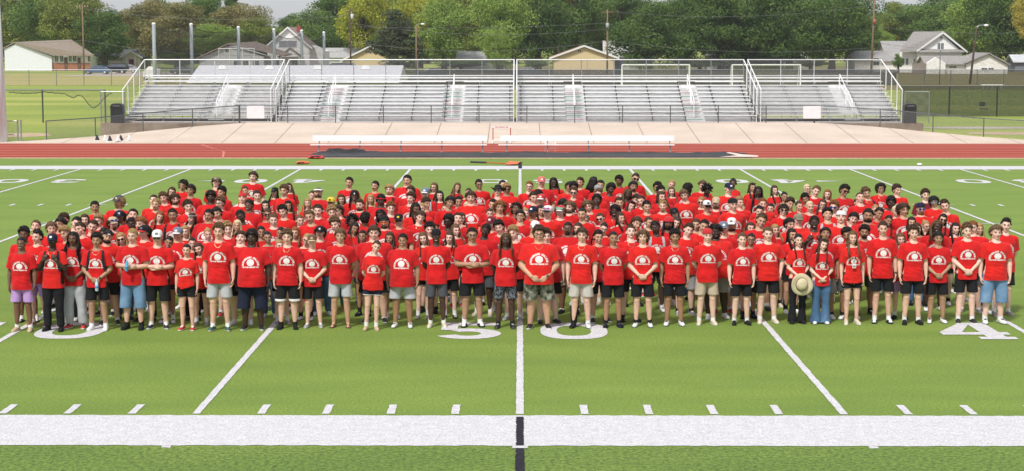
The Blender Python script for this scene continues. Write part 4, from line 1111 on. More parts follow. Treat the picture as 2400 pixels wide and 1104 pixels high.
T = [ # x, width, top, low, distance, leaf, shape, words
 (45,190,-55,118,395,'olive','round','olive green tree rising over the left gable end of the brick-skirted house'.replace('left ','')),
 (118,150,-40,105,380,'green','round','mid green tree behind the ridge of the brick-skirted house'),
 (178,150,-30,118,372,'olive','round','olive green tree behind the plain wooden utility pole'),
 (240,120,20,142,345,'dark','round','dark green tree bending low over the beige porch house'),
 (300,120,30,125,375,'green','round','green tree between the beige porch and the orange tree'),
 (345,120,-5,120,365,'orange','round','orange-brown tree nearest the first tall cage post'),
 (415,150,5,130,352,'orange','round','orange-brown tree behind the dark navy sedan'),
 (480,110,-18,110,385,'green','round','green treetop showing above the orange-brown crowns'),
 (505,120,55,118,345,'light','round','low yellow-green tree over the grey garage roof'),
 (560,140,2,115,368,'orange','round','orange-brown tree over the garage ridge'),
 (608,110,40,118,360,'olive','round','olive tree between the garage and the white gabled house'),
 (545,70,-25,60,400,'dark','cone','small dark pointed treetop above the orange-brown crowns'),
 (690,90,30,110,395,'dark','round','dark tree just above the white gabled house chimney'),
 (735,130,22,140,362,'green','round','dense green tree at the corner of the white gabled house'),
 (795,120,-35,120,372,'dark','round','dark tree behind the transformer pole'),
 (855,120,-70,110,352,'yellow','round','bright yellow-green tree beside the transformer pole'),
 (928,165,15,170,318,'pine','cone','broad droopy dark pine over the cream gabled house'),
 (985,110,-60,120,372,'yellow','round','yellow tree just behind the droopy pine'),
 (1040,130,-10,140,338,'light','round','yellow-green tree with a bare thick trunk beside the wooden lamp post'),
 (1062,80,-60,60,368,'rust','round','reddish crown poking above the yellow-green trees'),
 (1110,130,-70,150,352,'olive','round','olive tree with pale leaning limbs behind the stands'),
 (1172,130,-45,160,322,'light','round','light green leafy tree at the gap between the white bleachers'),
 (1165,60,60,165,312,'light','round','low bright green sapling below the light green tree'),
 (1262,130,-70,150,348,'dark','spread','dark tree shading the silver sedan'),
 (1345,130,-70,120,358,'green','round','green tree above the yellow gabled house'),
 (1310,80,-40,70,388,'rust','round','faint reddish crown above the dark trees'),
 (1410,120,-10,115,372,'olive','round','yellowish tree behind the grey-transformer pole'),
 (1455,110,-60,120,368,'green','round','green tree between the pole and the big oaks'),
 (1520,190,5,158,332,'dark','round','large dark oak behind the first soccer goal'),
 (1600,150,-60,150,352,'dark','spread','tall dark oak filling the middle of the oak row'),
 (1690,170,-40,150,338,'dark','round','dark oak above the white house by the goals'),
 (1760,150,-50,160,345,'green','round','greener oak beside the bleacher divider'),
 (1850,180,-60,140,335,'dark','spread','widest dark oak spreading over the low white shed'),
 (1950,170,-20,140,322,'dark','round','dark oak with low hanging boughs before the tallest utility pole'),
 (2010,90,10,130,360,'dark','round','small dark oak leaning toward the tallest utility pole'),
 (2075,110,28,120,395,'olive','round','olive tree just past the tallest utility pole'),
 (2060,60,60,120,372,'light','round','young light green tree over the stone house roof'),
 (2105,90,5,120,410,'olive','round','distant pale tree with a sparse top'),
 (2150,130,10,120,392,'green','round','green tree over the ridge of the white gabled house'),
 (2225,150,-5,120,400,'green','round','rounded green tree behind the attic windows'),
 (2300,160,-20,125,372,'light','round','light green tree behind the slanting lamp post'),
 (2365,170,-60,138,345,'dark','round','large dark tree leaning over the stone garage'),
 (2425,90,-60,112,300,'gold','round','golden yellow tree at the edge over the tin-roofed shed'),
 (2106,26,126,158,312,'green','round','small potted-looking green shrub between the two houses'),
]
for (px, w_, top, low, Y, kd, sh_, lab) in T: tree(px, w_*1.12, top, low, Y, kd, lab, sh_)
# a farther row that closes the view, still single trees
k_ = 0
words_ = ['over the brick-skirted house','over the plain utility pole','behind the beige porch','behind the first cage post','behind the navy sedan','behind the garage','behind the chimney','behind the dark pole','behind the droopy pine','behind the yellow trees','behind the lamp post','behind the bleacher gap','behind the silver sedan','behind the yellow house','behind the transformer pole','behind the first goal','behind the tall oak','behind the second goal','behind the bleacher divider','behind the widest oak','behind the tallest pole','behind the gabled house','behind the attic windows','behind the stone garage','behind the tin-roofed shed']
for i in range(25):
    px = -20 + i*102
    top = -30 + (i*37) % 30
    if 560 < px < 790: top = 52 + (i*13) % 18
    if 190 < px < 300: top = 26
    if 2040 < px < 2120: top = 30
    tree(px, 165, top, 150, 440 + (i*29) % 30, ['green','dark','olive'][i % 3] if px < 1200 or px > 2050 else 'dark', 'farther tree filling the skyline ' + words_[i], 'round')
# undergrowth between the houses
mshr = {}
for n_, (px, py, w_, h_, Y, kd, lab) in enumerate(((1255,160,60,22,322,'green','low green shrub behind the silver sedan'),(1640,163,110,26,338,'dark','dark shrub row under the tall dark oak'),(700,160,60,20,330,'green','clipped shrub at the foot of the white gabled house'),
    (1080,163,120,24,330,'dark','shady shrub mass under the yellow-green tree'),(1900,160,90,20,345,'olive','olive shrub beside the low white shed'),(430,150,110,34,350,'dark','dark shrub behind the navy sedan'),(1500,160,60,24,340,'dark','dark shrub beside the first soccer goal'),(1780,160,60,22,348,'green','green shrub between the two soccer goals'),(330,150,50,22,356,'dark','dark shrub beside the beige porch'))):
    tree(px, w_, py-h_, py+6, Y, kd, lab, 'round', n_ % 3, 'shrub')
# ================================================================ people: bodies, clothes, hair (one mesh of each kind, shared)
def remeshed(mb, name, voxel, smooth_it=2):
    me = mb.mesh(name)
    bm = bmesh.new(); bm.from_mesh(me); bmesh.ops.recalc_face_normals(bm, faces=bm.faces); bm.to_mesh(me); bm.free()
    o = bpy.data.objects.new(name, me); COL.objects.link(o)
    md = o.modifiers.new('r', 'REMESH'); md.mode = 'VOXEL'; md.voxel_size = voxel; md.use_smooth_shade = True
    if smooth_it:
        ms = o.modifiers.new('s', 'SMOOTH'); ms.iterations = smooth_it; ms.factor = .5
    dg = bpy.context.evaluated_depsgraph_get()
    res = bpy.data.meshes.new_from_object(o.evaluated_get(dg))
    res.name = name
    bpy.data.objects.remove(o); bpy.data.meshes.remove(me)
    return res

def seg(mb, a, b, ra, rb, n=14):
    """tapered limb piece with round ends"""
    mb.tube([a, b], [ra, rb], n)
    mb.ball(a, ra, n, 8); mb.ball(b, rb, n, 8)

def loft(mb, secs, n=28):
    """secs: (z, rx, ry, cy[, power])"""
    vs, fs = [], []
    for s_ in secs:
        z, rx, ry, cy = s_[:4]; pw = s_[4] if len(s_) > 4 else 2.3
        for k in range(n):
            a = 2*math.pi*k/n; c, q = math.cos(a), math.sin(a)
            vs.append((rx*abs(c)**(2/pw)*(1 if c >= 0 else -1), cy + ry*abs(q)**(2/pw)*(1 if q >= 0 else -1), z))
    for j in range(len(secs)-1):
        for k in range(n):
            fs.append((j*n+k, j*n+(k+1) % n, (j+1)*n+(k+1) % n, (j+1)*n+k))
    fs.append(tuple(range(n))[::-1]); fs.append(tuple((len(secs)-1)*n+k for k in range(n)))
    mb.add(vs, fs)

# builds: torso sections (z, rx, ry, cy), shoulder, limb radii, foot spread
BUILD = {
 'm': dict(t=[(.84,.12,.09,0),(.90,.165,.105,.005),(.97,.165,.108,.005),(1.05,.152,.10,0),(1.14,.15,.098,-.005),(1.24,.168,.108,-.005),(1.33,.180,.115,0),(1.395,.158,.098,.005),(1.445,.108,.075,.01),(1.475,.075,.065,.012)],
           sh=(.176,.008,1.385), r=(.058,.046,.042,.029), leg=(.098,.086,.059,.056,.036), hip=.088, foot=.125, neck=.062),
 'f': dict(t=[(.84,.12,.09,0),(.90,.172,.108,.01),(.97,.165,.108,.01),(1.05,.138,.092,0),(1.13,.125,.085,0),(1.22,.138,.098,-.008),(1.30,.152,.12,-.02),(1.37,.142,.096,-.005),(1.43,.098,.066,.008),(1.47,.06,.055,.012)],
           sh=(.148,.008,1.375), r=(.046,.037,.034,.024), leg=(.102,.084,.054,.050,.032), hip=.085, foot=.10, neck=.050),
 'h': dict(t=[(.82,.15,.12,0),(.90,.215,.16,-.01),(.99,.222,.178,-.03),(1.08,.218,.18,-.04),(1.18,.212,.168,-.03),(1.28,.215,.155,-.015),(1.36,.205,.135,0),(1.41,.172,.11,.005),(1.45,.118,.085,.01),(1.48,.085,.072,.012)],
           sh=(.203,.01,1.375), r=(.072,.060,.052,.034), leg=(.125,.112,.075,.068,.042), hip=.105, foot=.145, neck=.076),
}
# arm joints (elbow offset from shoulder, wrist offset from elbow, hand direction, palm normal, thumb side) for the +x arm; None = mirrored
ARM = {
 'side':   [((.055,.015,-.275), (.005,-.045,-.245), (-.05,-.12,-1), (-1,-.1,0), (0,-1,0))],
 'clasp':  [((.055,-.01,-.27), (-.165,-.135,-.155), (-.75,-.18,-.62), (-.1,1,0), (-.55,-.25,.8)), ((.055,-.02,-.27), (-.160,-.160,-.145), (-.8,-.12,-.58), (-.1,1,0), (-.55,-.25,.8))],
 'behind': [((.05,.07,-.265), (-.14,.10,-.18), (-.8,.2,-.5), (0,-1,0), (-.3,0,1))],
 'chest':  [((.065,-.03,-.26), (-.20,-.155,-.02), (-.93,-.12,.05), (0,.8,-.3), (0,.1,1)), ((.065,-.03,-.26), (-.195,-.175,.015), (-.93,-.1,-.05), (0,.8,-.3), (0,.1,1))],
 'raise':  [((.065,-.06,-.25), (-.115,-.125,.17), (-.45,-.05,.85), (-.2,.9,0), (-.8,0,-.2))],
 'pocket': [((.085,.045,-.25), (-.035,-.06,-.215), (-.12,-.1,-1), (-1,-.1,0), (0,-1,0))],
}
HEADS = {  # pitch, turn, tilt (degrees)
 '0': (0,0,0), 'L': (2,28,3), 'R': (0,-30,-2), '<': (4,6,14), '>': (2,-8,-13), 'u': (-16,0,2), 'd': (20,4,0), 'X': (4,150,0), 'l': (2,14,-4), 'r': (0,-13,4)}
def head_mx(build, hk):
    p, t, r = HEADS[hk]
    base = Vector((0, .012, 1.50))
    M = Matrix.Translation(base) @ Euler((rad(p), rad(r), rad(t)), 'ZYX').to_matrix().to_4x4() @ Matrix.Translation(Vector((0, -.006, .140))) @ Matrix.Diagonal((1.05, 1.05, 1.07, 1))
    return M

def hand(mb, wrist, d, n, th, k=1.0, curl=.35):
    d, n, th = Vector(d).normalized(), Vector(n).normalized(), Vector(th).normalized()
    n = (n - d*n.dot(d)).normalized(); th = (th - d*th.dot(d) - n*th.dot(n)).normalized()
    w = Vector(wrist)
    for i in range(4):
        off = (1.5 - i)*.0195*k
        L0 = (.086, .090, .086, .078)[i]*k
        kn = w + d*L0 + th*off
        seg(mb, w + th*off*.55, kn, .0145*k, .0115*k, 8)
        fl = (.040, .044, .041, .032)[i]*k
        a1 = curl*(.6 + .18*i); d1 = (d*math.cos(a1) + n*math.sin(a1) + th*(.04*(1.5-i))).normalized()
        a2 = a1 + curl*1.1; d2 = (d*math.cos(a2) + n*math.sin(a2)).normalized()
        p1 = kn + d1*fl
        seg(mb, kn, p1, .0102*k, .0092*k, 7); seg(mb, p1, p1 + d2*fl*.95, .0092*k, .0076*k, 7)
    t0 = w + d*.022*k + th*.018*k
    t1 = w + d*.052*k + th*.047*k + n*.012*k
    t2 = w + d*.088*k + th*.052*k + n*.026*k
    seg(mb, t0, t1, .015*k, .0125*k, 8); seg(mb, t1, t2, .0115*k, .009*k, 8)

def arm_joints(build, pose, side):
    B = BUILD[build]; A = ARM[pose]; a = A[0] if (side > 0 or len(A) == 1) else A[1]
    sx = lambda v: Vector((v[0]*side, v[1], v[2]))
    sh = sx(B['sh']); grow = .03 if build == 'h' else 0
    el = sh + sx(a[0]) + Vector((grow*side, 0, 0)); wr = el + sx(a[1]) + (Vector((.0, -.095, -.02)) if build == 'h' and pose in ('clasp', 'chest') else Vector())
    return sh, el, wr, sx(a[2]), sx(a[3]), sx(a[4])

def build_body(build, pose, hk, smile):
    B = BUILD[build]; mb = MB()
    loft(mb, B['t'])
    for s_ in (-1, 1):
        sh, el, wr, d, n, th = arm_joints(build, pose, s_)
        r0, r1, r2, r3 = B['r']
        seg(mb, (s_*.08, .01, 1.425), sh, r0*.85, r0)
        mb.tube([sh, sh.lerp(el, .35), sh.lerp(el, .8), el], [r0, r0*.95, r1*1.02, r1], 14); mb.ball(el, r1, 12, 8)
        mb.tube([el, el.lerp(wr, .25), el.lerp(wr, .7), wr], [r1, r2*1.1, r3*1.15, r3*.92], 14); mb.ball(wr, r3*.92, 10, 8)
        hand(mb, wr, d, n, th, {'m': 1.0, 'f': .88, 'h': 1.08}[build], .5 if pose != 'raise' else .8)
        l0, l1, l2, l3, l4 = B['leg']; hp, ft = B['hip'], B['foot']
        hipp, kn, an = Vector((s_*hp, .005, .90)), Vector((s_*(hp+ft)*.5, -.012, .485)), Vector((s_*ft, .025, .085))
        mb.tube([hipp, hipp.lerp(kn, .35), hipp.lerp(kn, .8), kn], [l0, l1, l2*1.12, l2], 16); mb.ball(hipp, l0, 14, 10); mb.ball(kn, l2, 14, 8)
        mb.ball(kn + Vector((0, -.018, .0)), l2*.75, 10, 8)
        cf = kn.lerp(an, .32) + Vector((0, .016, 0))
        mb.tube([kn, cf, kn.lerp(an, .68), an], [l2*.95, l3*1.06, l4*1.22, l4], 16)
        mb.ball(an, l4*1.02, 12, 8); mb.ball(an + Vector((0, .018, -.045)), (.028, .034, .034), 10, 8)
        mb.tube([an + Vector((0, 0, -.03)), an + Vector((s_*.01, -.08, -.05)), an + Vector((s_*.015, -.125, -.060))], [.03, .028, .018], 10)
        mb.ball(an + Vector((s_*.016, -.130, -.062)), (.031, .038, .017), 10, 6)
    H = head_mx(build, hk)
    base = Vector((0, .012, 1.455)); skull = H @ Vector((0, .022, -.06))
    mb.tube([base, base.lerp(skull, .5), skull], [B['neck']*1.15, B['neck'], B['neck']], 16); mb.ball(base, B['neck']*1.2, 14, 8)
    seg(mb, (-.07, .018, 1.44), (.07, .018, 1.44), .045, .045)
    h = MB(); wide = {'m': 1.0, 'f': .95, 'h': 1.1}[build]
    h.ball((0,.012,.026), (.073,.09,.086), 20, 14)
    h.ball((0,-.024,-.020), (.061*wide,.058,.082), 20, 14)
    h.ball((0,-.028,-.068), (.047*wide,.046,.034), 16, 10); h.ball((0,-.060,-.092), (.022*wide,.019,.017), 10, 8)
    for q in (-1, 1):
        h.ball((q*.037*wide,-.055,-.030), (.023,.022,.022), 10, 8)
        h.ball((q*.076,.010,-.008), (.009,.019,.031), 10, 8)
        h.ball((q*.0095,-.093,-.033), .0085, 8, 6)
        h.ball((q*.045*wide,-.01,-.066), (.018,.03,.028), 10, 8)
    h.tube([(-.040,-.070,.020),(-.018,-.082,.019),(.018,-.082,.019),(.040,-.070,.020)], [.008,.0105,.0105,.008], 8)
    h.tube([(0,-.082,.012),(0,-.092,-.012),(0,-.104,-.030)], [.0085,.009,.0115], 8); h.ball((0,-.103,-.031), .0118, 8, 6)
    h.tube([(-.022,-.072,-.058),(-.008,-.083,-.057),(.008,-.083,-.057),(.022,-.072,-.058)], [.005,.008,.008,.005], 8)
    mb.add([H @ Vector(v) for v in h.v], h.f)
    me = remeshed(mb, 'person_body', .0082, 2)
    # eyes, brows and mouth are small insets of the same body mesh
    f = MB()
    for q in (-1, 1):
        f.ball((q*.0305*wide,-.0745,.0005), (.0135,.0075,.0062 if not smile else .0048), 10, 6, 1)
        f.ball((q*.0305*wide,-.0800,.0005), (.0056,.0036,.0052 if not smile else .0044), 8, 6, 2)
        f.tube([(q*.016,-.083,.0072),(q*.031*wide,-.0835,.0085),(q*.046*wide,-.073,.004)], [.0012,.0018,.0010], 5, 2)
        f.tube([(q*.014,-.0915,.0205),(q*.030,-.0895,.0265),(q*.050*wide,-.074,.0215)], [.0026,.0036,.0016], 6, 2)
    if smile:
        f.tube([(-.026,-.0735,-.0545),(-.013,-.0865,-.0600),(.013,-.0865,-.0600),(.026,-.0735,-.0545)], [.002,.0052,.0052,.002], 7, 4)
        f.tube([(-.028,-.072,-.0520),(-.013,-.0885,-.0530),(.013,-.0885,-.0530),(.028,-.072,-.0520)], [.0018,.0032,.0032,.0018], 6, 3)
        f.tube([(-.024,-.073,-.0590),(-.011,-.0865,-.0670),(.011,-.0865,-.0670),(.024,-.073,-.0590)], [.0018,.0038,.0038,.0018], 6, 3)
    else:
        f.tube([(-.022,-.076,-.0575),(-.009,-.0890,-.0555),(0,-.0905,-.0570),(.009,-.0890,-.0555),(.022,-.076,-.0575)], [.0016,.0040,.0036,.0040,.0016], 6, 3)
        f.tube([(-.018,-.078,-.0625),(0,-.0895,-.0650),(.018,-.078,-.0625)], [.0018,.0046,.0018], 6, 3)
    fm = f.mesh('f', True); fm.transform(H)
    for i in range(5 - len(me.materials)): me.materials.append(None)
    bm = bmesh.new(); bm.from_mesh(me); nb = len(bm.faces); bm.from_mesh(fm)
    bm.to_mesh(me); bm.free(); bpy.data.meshes.remove(fm)
    return me

def cut(me, test):
    bm = bmesh.new(); bm.from_mesh(me)
    bmesh.ops.delete(bm, geom=[f for f in bm.faces if test(f.calc_center_median())], context='FACES')
    for _ in range(2):      # trim single teeth, then even out the cut edges
        bmesh.ops.delete(bm, geom=[f for f in bm.faces if sum(e.is_boundary for e in f.edges) >= 2], context='FACES')
    nb = {v: [e.other_vert(v) for e in v.link_edges if e.is_boundary] for v in bm.verts if v.is_boundary}
    for _ in range(10):
        new = {v: v.co*.4 + (n[0].co + n[1].co)*.3 for v, n in nb.items() if len(n) == 2}
        for v, c in new.items(): v.co = c
    for f in bm.faces: f.smooth = True
    bm.to_mesh(me); bm.free()

def build_shirt(build, pose, hem=.80, loose=.017, crop=None):
    B = BUILD[build]; mb = MB()
    secs = []
    chest = max(s_[1] for s_ in B['t'][4:8]); depth = max(s_[2] for s_ in B['t'][3:8])
    for z, rx, ry, cy in B['t']:
        if z < 1.0: continue
        secs.append((z, max(rx, chest*.93 if z < 1.3 else 0) + loose, max(ry, depth*.90 if z < 1.3 else 0) + loose*.9, cy))
    hipr = max(s_[1] for s_ in B['t'][:3]); hipd = max(s_[2] for s_ in B['t'][:3])
    low = [(hem-.06, max(hipr, chest*.94)+loose+.012, max(hipd, depth*.93)+loose+.016, secs[0][3]), (.92, max(hipr, chest*.96)+loose+.010, max(hipd, depth*.92)+loose+.014, secs[0][3])]
    loft(mb, low + secs)
    arms = []
    for s_ in (-1, 1):
        sh, el, wr, *_ = arm_joints(build, pose, s_)
        r0 = B['r'][0]
        seg(mb, (s_*.07, .012, 1.43), sh, r0*.6+.012, r0+.015)
        end = sh.lerp(el, 1.02)
        mb.tube([sh, sh.lerp(el, .4), end], [r0+.015, r0+.019, r0+.030], 16)
        arms.append((sh, (el-sh).normalized(), (el-sh).length, s_))
    mb.tube([(0,.012,1.44),(0,.010,1.50)], [.09, .07], 16)
    me = remeshed(mb, 't_shirt', .0125, 3)
    seed = R.uniform(0, 50)
    for v in me.vertices:
        c = v.co
        low_ = min(1, max(0, (1.32 - c.z)/.3))
        a = noise.noise(Vector((c.x*9+seed, c.y*9, c.z*4.0))); b = noise.noise(Vector((c.x*5+c.z*7, c.y*6+seed, c.z*11)))
        k = (.014*a*(.5+low_) + .016*abs(b)*(.2+low_))
        n = v.normal
        v.co = c + Vector((n.x, n.y, n.z*.2))*max(k, -.004)
    def gone(c):
        if crop and c.z < crop(c): return True
        if c.z < hem and not crop: return True
        if c.z > 1.452 and math.hypot(c.x, (c.y-.002)*1.05) < .079 + max(0, (1.50-c.z))*.35 - .008: return True
        if c.z > 1.49: return True
        for sh, d, L_, s_ in arms:
            q = c - sh; t = q.dot(d)
            if t > L_*.74 and (q - d*t).length < .125 and c.x*s_ > chest - .01: return True
        return False
    cut(me, gone)
    return me

def build_bottom(build, kind):
    B = BUILD[build]; mb = MB(); hp, ft = B['hip'], B['foot']
    hem, r_top, r_end = {'short': (.565, .010, .016), 'tiny': (.70, .010, .014), 'mid': (.50, .012, .018), 'long': (.385, .016, .040), 'pants': (.085, .022, .030), 'flare': (.03, .018, .045), 'jeans': (.035, .030, .052), 'sweat': (.10, .034, .040)}[kind]
    hipr = max(s_[1] for s_ in B['t'][:3]); hipd = max(s_[2] for s_ in B['t'][:3])
    loft(mb, [(.80, hipr*.86, hipd*.9, .0), (.88, hipr+.016, hipd+.014, .0), (.96, hipr+.014, hipd+.014, .0), (1.03, hipr-.002, hipd+.004, .0)])
    l0, l1, l2, l3, l4 = B['leg']
    for s_ in (-1, 1):
        hipp, kn, an = Vector((s_*hp, .005, .88)), Vector((s_*((hp+ft)*.5+.004), -.010, .485)), Vector((s_*ft, .02, .02))
        if hem > .3:
            end = hipp.lerp(kn, (.88-hem+.05)/(.88-.485)) if hem > .485 else kn.lerp(an, (.485-hem+.05)/.465)
            ox_ = Vector((s_*(.016 if build != 'h' else .024), 0, 0))
            pts = [hipp, hipp.lerp(end, .5) + ox_*.6, end + ox_] if hem > .485 else [hipp, kn + ox_, end + ox_]
            mb.tube(pts, [l0+.012, l1+r_top, l1+r_end] if hem > .485 else [l0+.012, l2+r_end, l2+r_end+.006], 18); mb.ball(hipp, l0+.012, 14, 10)
        else:
            ex = 1.5 if kind in ('flare', 'jeans') else 1.0
            mb.tube([hipp, hipp.lerp(kn, .5), kn, kn.lerp(an, .45), kn.lerp(an, .92), an + Vector((0,0,-.05))], [l0+.01, l1+r_top*.8, l2+r_top*.8, l3+r_top*.8*ex, l4+r_end*ex, l4+r_end*ex], 18)
            mb.ball(hipp, l0+.01, 14, 10)
    me = remeshed(mb, 'shorts', .0135, 2)
    seed = R.uniform(0, 50)
    for v in me.vertices:
        c = v.co
        a = noise.noise(Vector((c.x*10+seed, c.y*10, c.z*(5 if hem > .3 else 9))))
        v.co = c + Vector((v.normal.x, v.normal.y, 0))*(.008*a)
    gap = 0.0
    cut(me, lambda c: c.z < hem or c.z > (1.0 if kind == 'tiny' else .905))
    for i in range(2): me.materials.append(None)
    # the hem band keeps its own slot (0 cloth, 1 band)
    wide = {'short': .018, 'mid': .03, 'long': .035}.get(kind, .012)
    for p in me.polygons:
        z = p.center.z
        band = (hem+.012 < z < hem+.012+wide) or (kind == 'long' and hem+.065 < z < hem+.10) if kind in ('long', 'mid') else z < hem+wide
        p.material_index = 1 if band else 0
    return me

def build_shoe(kind, side, ft=.125):
    mb = MB(); q = side
    T = Matrix.Translation(Vector((q*ft, .02, 0))) @ Matrix.Rotation(q*rad(9), 4, 'Z')
    V = lambda *p: T @ Vector(p)
    if kind in ('sneak', 'slip', 'boot', 'high'):
        mb.ball(V(0,.048,.045), (.036,.040,.047), 14, 10)
        mb.tube([V(0,.045,.048), V(0,-.02,.050), V(0,-.085,.040)], [.037,.040,.038], 14)
        mb.ball(V(q*.004,-.118,.031), (.043,.058,.034), 16, 10)
        if kind != 'slip': mb.tube([V(0,.02,.05), V(0 if kind != 'boot' else -q*.008,.022,.105 if kind == 'sneak' else .14 if kind == 'high' else .38)], [.040 if kind != 'boot' else .052,.041 if kind != 'boot' else .078], 14)
        mb.prism([V(q*a, b, 0)[:2] for a, b in ((-.036,.075),(-.020,.094),(.020,.094),(.036,.075),(.038,-.02),(.050,-.09),(.046,-.14),(.025,-.178),(-.012,-.180),(-.038,-.14),(-.042,-.08),(-.034,-.02))], 0, .026)
        me = remeshed(mb, 'shoe', .0095, 1)
        for v in me.vertices: v.co.z = max(v.co.z, .001)
        for i in range(3): me.materials.append(None)
        Ti = T.inverted()
        for p in me.polygons:
            c = Ti @ p.center
            p.material_index = 1 if c.z < .027 else (2 if (kind in ('sneak', 'high') and -.10 < c.y < -.015 and c.z > .068 and abs(c.x) < .022) else 0)
        return me
    # slide or flip-flop: a sole and a strap, the foot shows
    sole = [V(q*a, b, 0)[:2] for a, b in ((-.034,.075),(-.018,.092),(.018,.092),(.034,.075),(.036,-.02),(.050,-.09),(.046,-.14),(.025,-.172),(-.012,-.175),(-.038,-.14),(-.042,-.08),(-.034,-.02))]
    mb.prism(sole, 0, .022, mi=0)
    if kind == 'slide':
        pts = [(V(a*.050, -.05, z), V(a*.052, -.125, z*.86)) for a, z in ((-1,.018),(-.92,.045),(-.6,.068),(0,.078),(.6,.070),(.95,.045),(1.02,.018))]
        for (a0, b0), (a1, b1) in zip(pts, pts[1:]): mb.quad(a0, a1, b1, b0, 0)
        m0 = [(V(a*.051, -.075, z+.002), V(a*.052, -.105, z*.9+.003)) for a, z in ((-.6,.068),(0,.078),(.6,.070))]
        for (a0, b0), (a1, b1) in zip(m0, m0[1:]): mb.quad(a0, a1, b1, b0, 1)
    else:
        for a in (-1, 1): mb.tube([V(0,-.125,.024), V(a*.02,-.09,.060), V(a*.038,-.03,.026)], .006, 6, 0)
    me = mb.mesh('shoe', False)
    for i in range(3): me.materials.append(None)
    return me

def build_sock(side, top, ft=.125, whole=False):
    mb = MB(); q = side; x = q*ft
    r = .040
    mb.tube([(x,.022,.06),(x,.023,.11),(x*.985,.026,max(.15,top*.8)),(x*.97,.028,top)], [r+.003,r+.001,r+.006 if top > .2 else r+.002,r+.012 if top > .22 else r+.004], 14, 0, False)
    if whole:
        T = Matrix.Translation(Vector((x, .02, 0))) @ Matrix.Rotation(q*rad(9), 4, 'Z')
        a = [T @ Vector(p) for p in ((0,.045,.052),(0,-.04,.055),(0,-.10,.043),(0,-.150,.036))]
        mb.tube(a, [.036,.038,.036,.022], 12)
        mb.ball(a[3], (.034,.030,.020), 12, 8)
    me = mb.mesh('sock', True); me.materials.append(None)
    return me

# ---------------------------------------------------------------- the print on the chest
def print_geometry():
    """flat (x, z) polygons round (0, 0): arched letters, the dog's-head emblem, the line of words under it"""
    out = []
    def text(body, size):
        cu = bpy.data.curves.new('t', 'FONT'); cu.body = body; cu.size = size; cu.align_x = 'CENTER'; cu.resolution_u = 1
        cu.offset = size*.045
        o = bpy.data.objects.new('t', cu); COL.objects.link(o)
        dg = bpy.context.evaluated_depsgraph_get()
        me = bpy.data.meshes.new_from_object(o.evaluated_get(dg))
        vs = [(v.co.x, v.co.y) for v in me.vertices]; fs = [tuple(p.vertices) for p in me.polygons]
        w_ = (min(v[0] for v in vs), max(v[0] for v in vs)) if vs else (0, 0)
        bpy.data.objects.remove(o); bpy.data.curves.remove(cu); bpy.data.meshes.remove(me)
        return vs, fs, w_
    word = "MCPHERSON COLLEGE"; Rr = .118; n = len(word)
    for i, ch in enumerate(word):
        if ch == ' ': continue
        a = rad(90 + 88 - 176*i/(n-1)); vs, fs, _ = text(ch, .045)
        c, s_ = math.cos(a), math.sin(a)
        g = 1.0
        vv = [(Rr*c + (x*.95)*s_ + y*c, -.035 + Rr*s_ - (x*.95)*c + y*s_) for x, y in vs]
        out.append((vv, fs, 0))
    vs, fs, w_ = text("WELCOME WEEKEND 2025", .028)
    k = .295/(w_[1]-w_[0])
    out.append(([(x*k, y*1.15-.078) for x, y in vs], fs, 0))
    # emblem: jagged round head, ears, then dark eyes, nose and mouth on it
    pts = []
    for i in range(30):
        a = 2*math.pi*i/30; r = .058*(1 + (.07 if i % 2 else -.04)); 
        pts.append((r*math.cos(a)*1.05, .010 + r*math.sin(a)))
    c0 = (0, .010); rings = [[(c0[0]+(x-c0[0])*k, c0[1]+(z-c0[1])*k) for x, z in pts] for k in (.33, .66, 1)]
    vv = [c0] + rings[0] + rings[1] + rings[2]
    out.append((vv, [(0, 1+i, 1+(i+1) % 30) for i in range(30)] + [(1+30*j+i, 31+30*j+i, 31+30*j+(i+1) % 30, 1+30*j+(i+1) % 30) for j in range(2) for i in range(30)], 0))
    for q in (-1, 1):
        out.append(([(q*.012,.026),(q*.032,.032),(q*.028,.026)], [(0,1,2)], 1))
        out.append(([(q*.004,.002),(q*.011,.000),(q*.003,-.004)], [(0,1,2)], 1))
        out.append(([(q*.008,-.018),(q*.036,-.010),(q*.034,-.013),(q*.008,-.022)], [(0,1,2,3)], 1))
        out.append(([(q*.012,-.032),(q*.016,-.022),(q*.020,-.032)], [(0,1,2)], 1))
    out.append(([(-.020,-.036),(.020,-.036),(.016,-.039),(-.016,-.039)], [(0,1,2,3)], 1))
    return out
PRINT = print_geometry()
def build_print(shirt, cx=0.0, cz=1.225, s_=1.0, slant=0.0):
    bt = BVHTree.FromPolygons([v.co[:] for v in shirt.vertices], [tuple(p.vertices) for p in shirt.polygons])
    mb = MB()
    for vs, fs, mi in PRINT:
        vv = []
        for x, z in vs:
            X, Z = cx + x*s_, cz + z*s_ + x*slant
            h, nrm, *_ = bt.ray_cast(Vector((X, -1.0, Z)), Vector((0, 1, 0)))
            y = h.y if h else -.1
            vv.append((X, y - .0035 - .001*mi, Z))
        mb.add(vv, fs, mi)
    me = mb.mesh('shirt_print')
    for i in range(2 - len(me.materials)): me.materials.append(None)
    return me
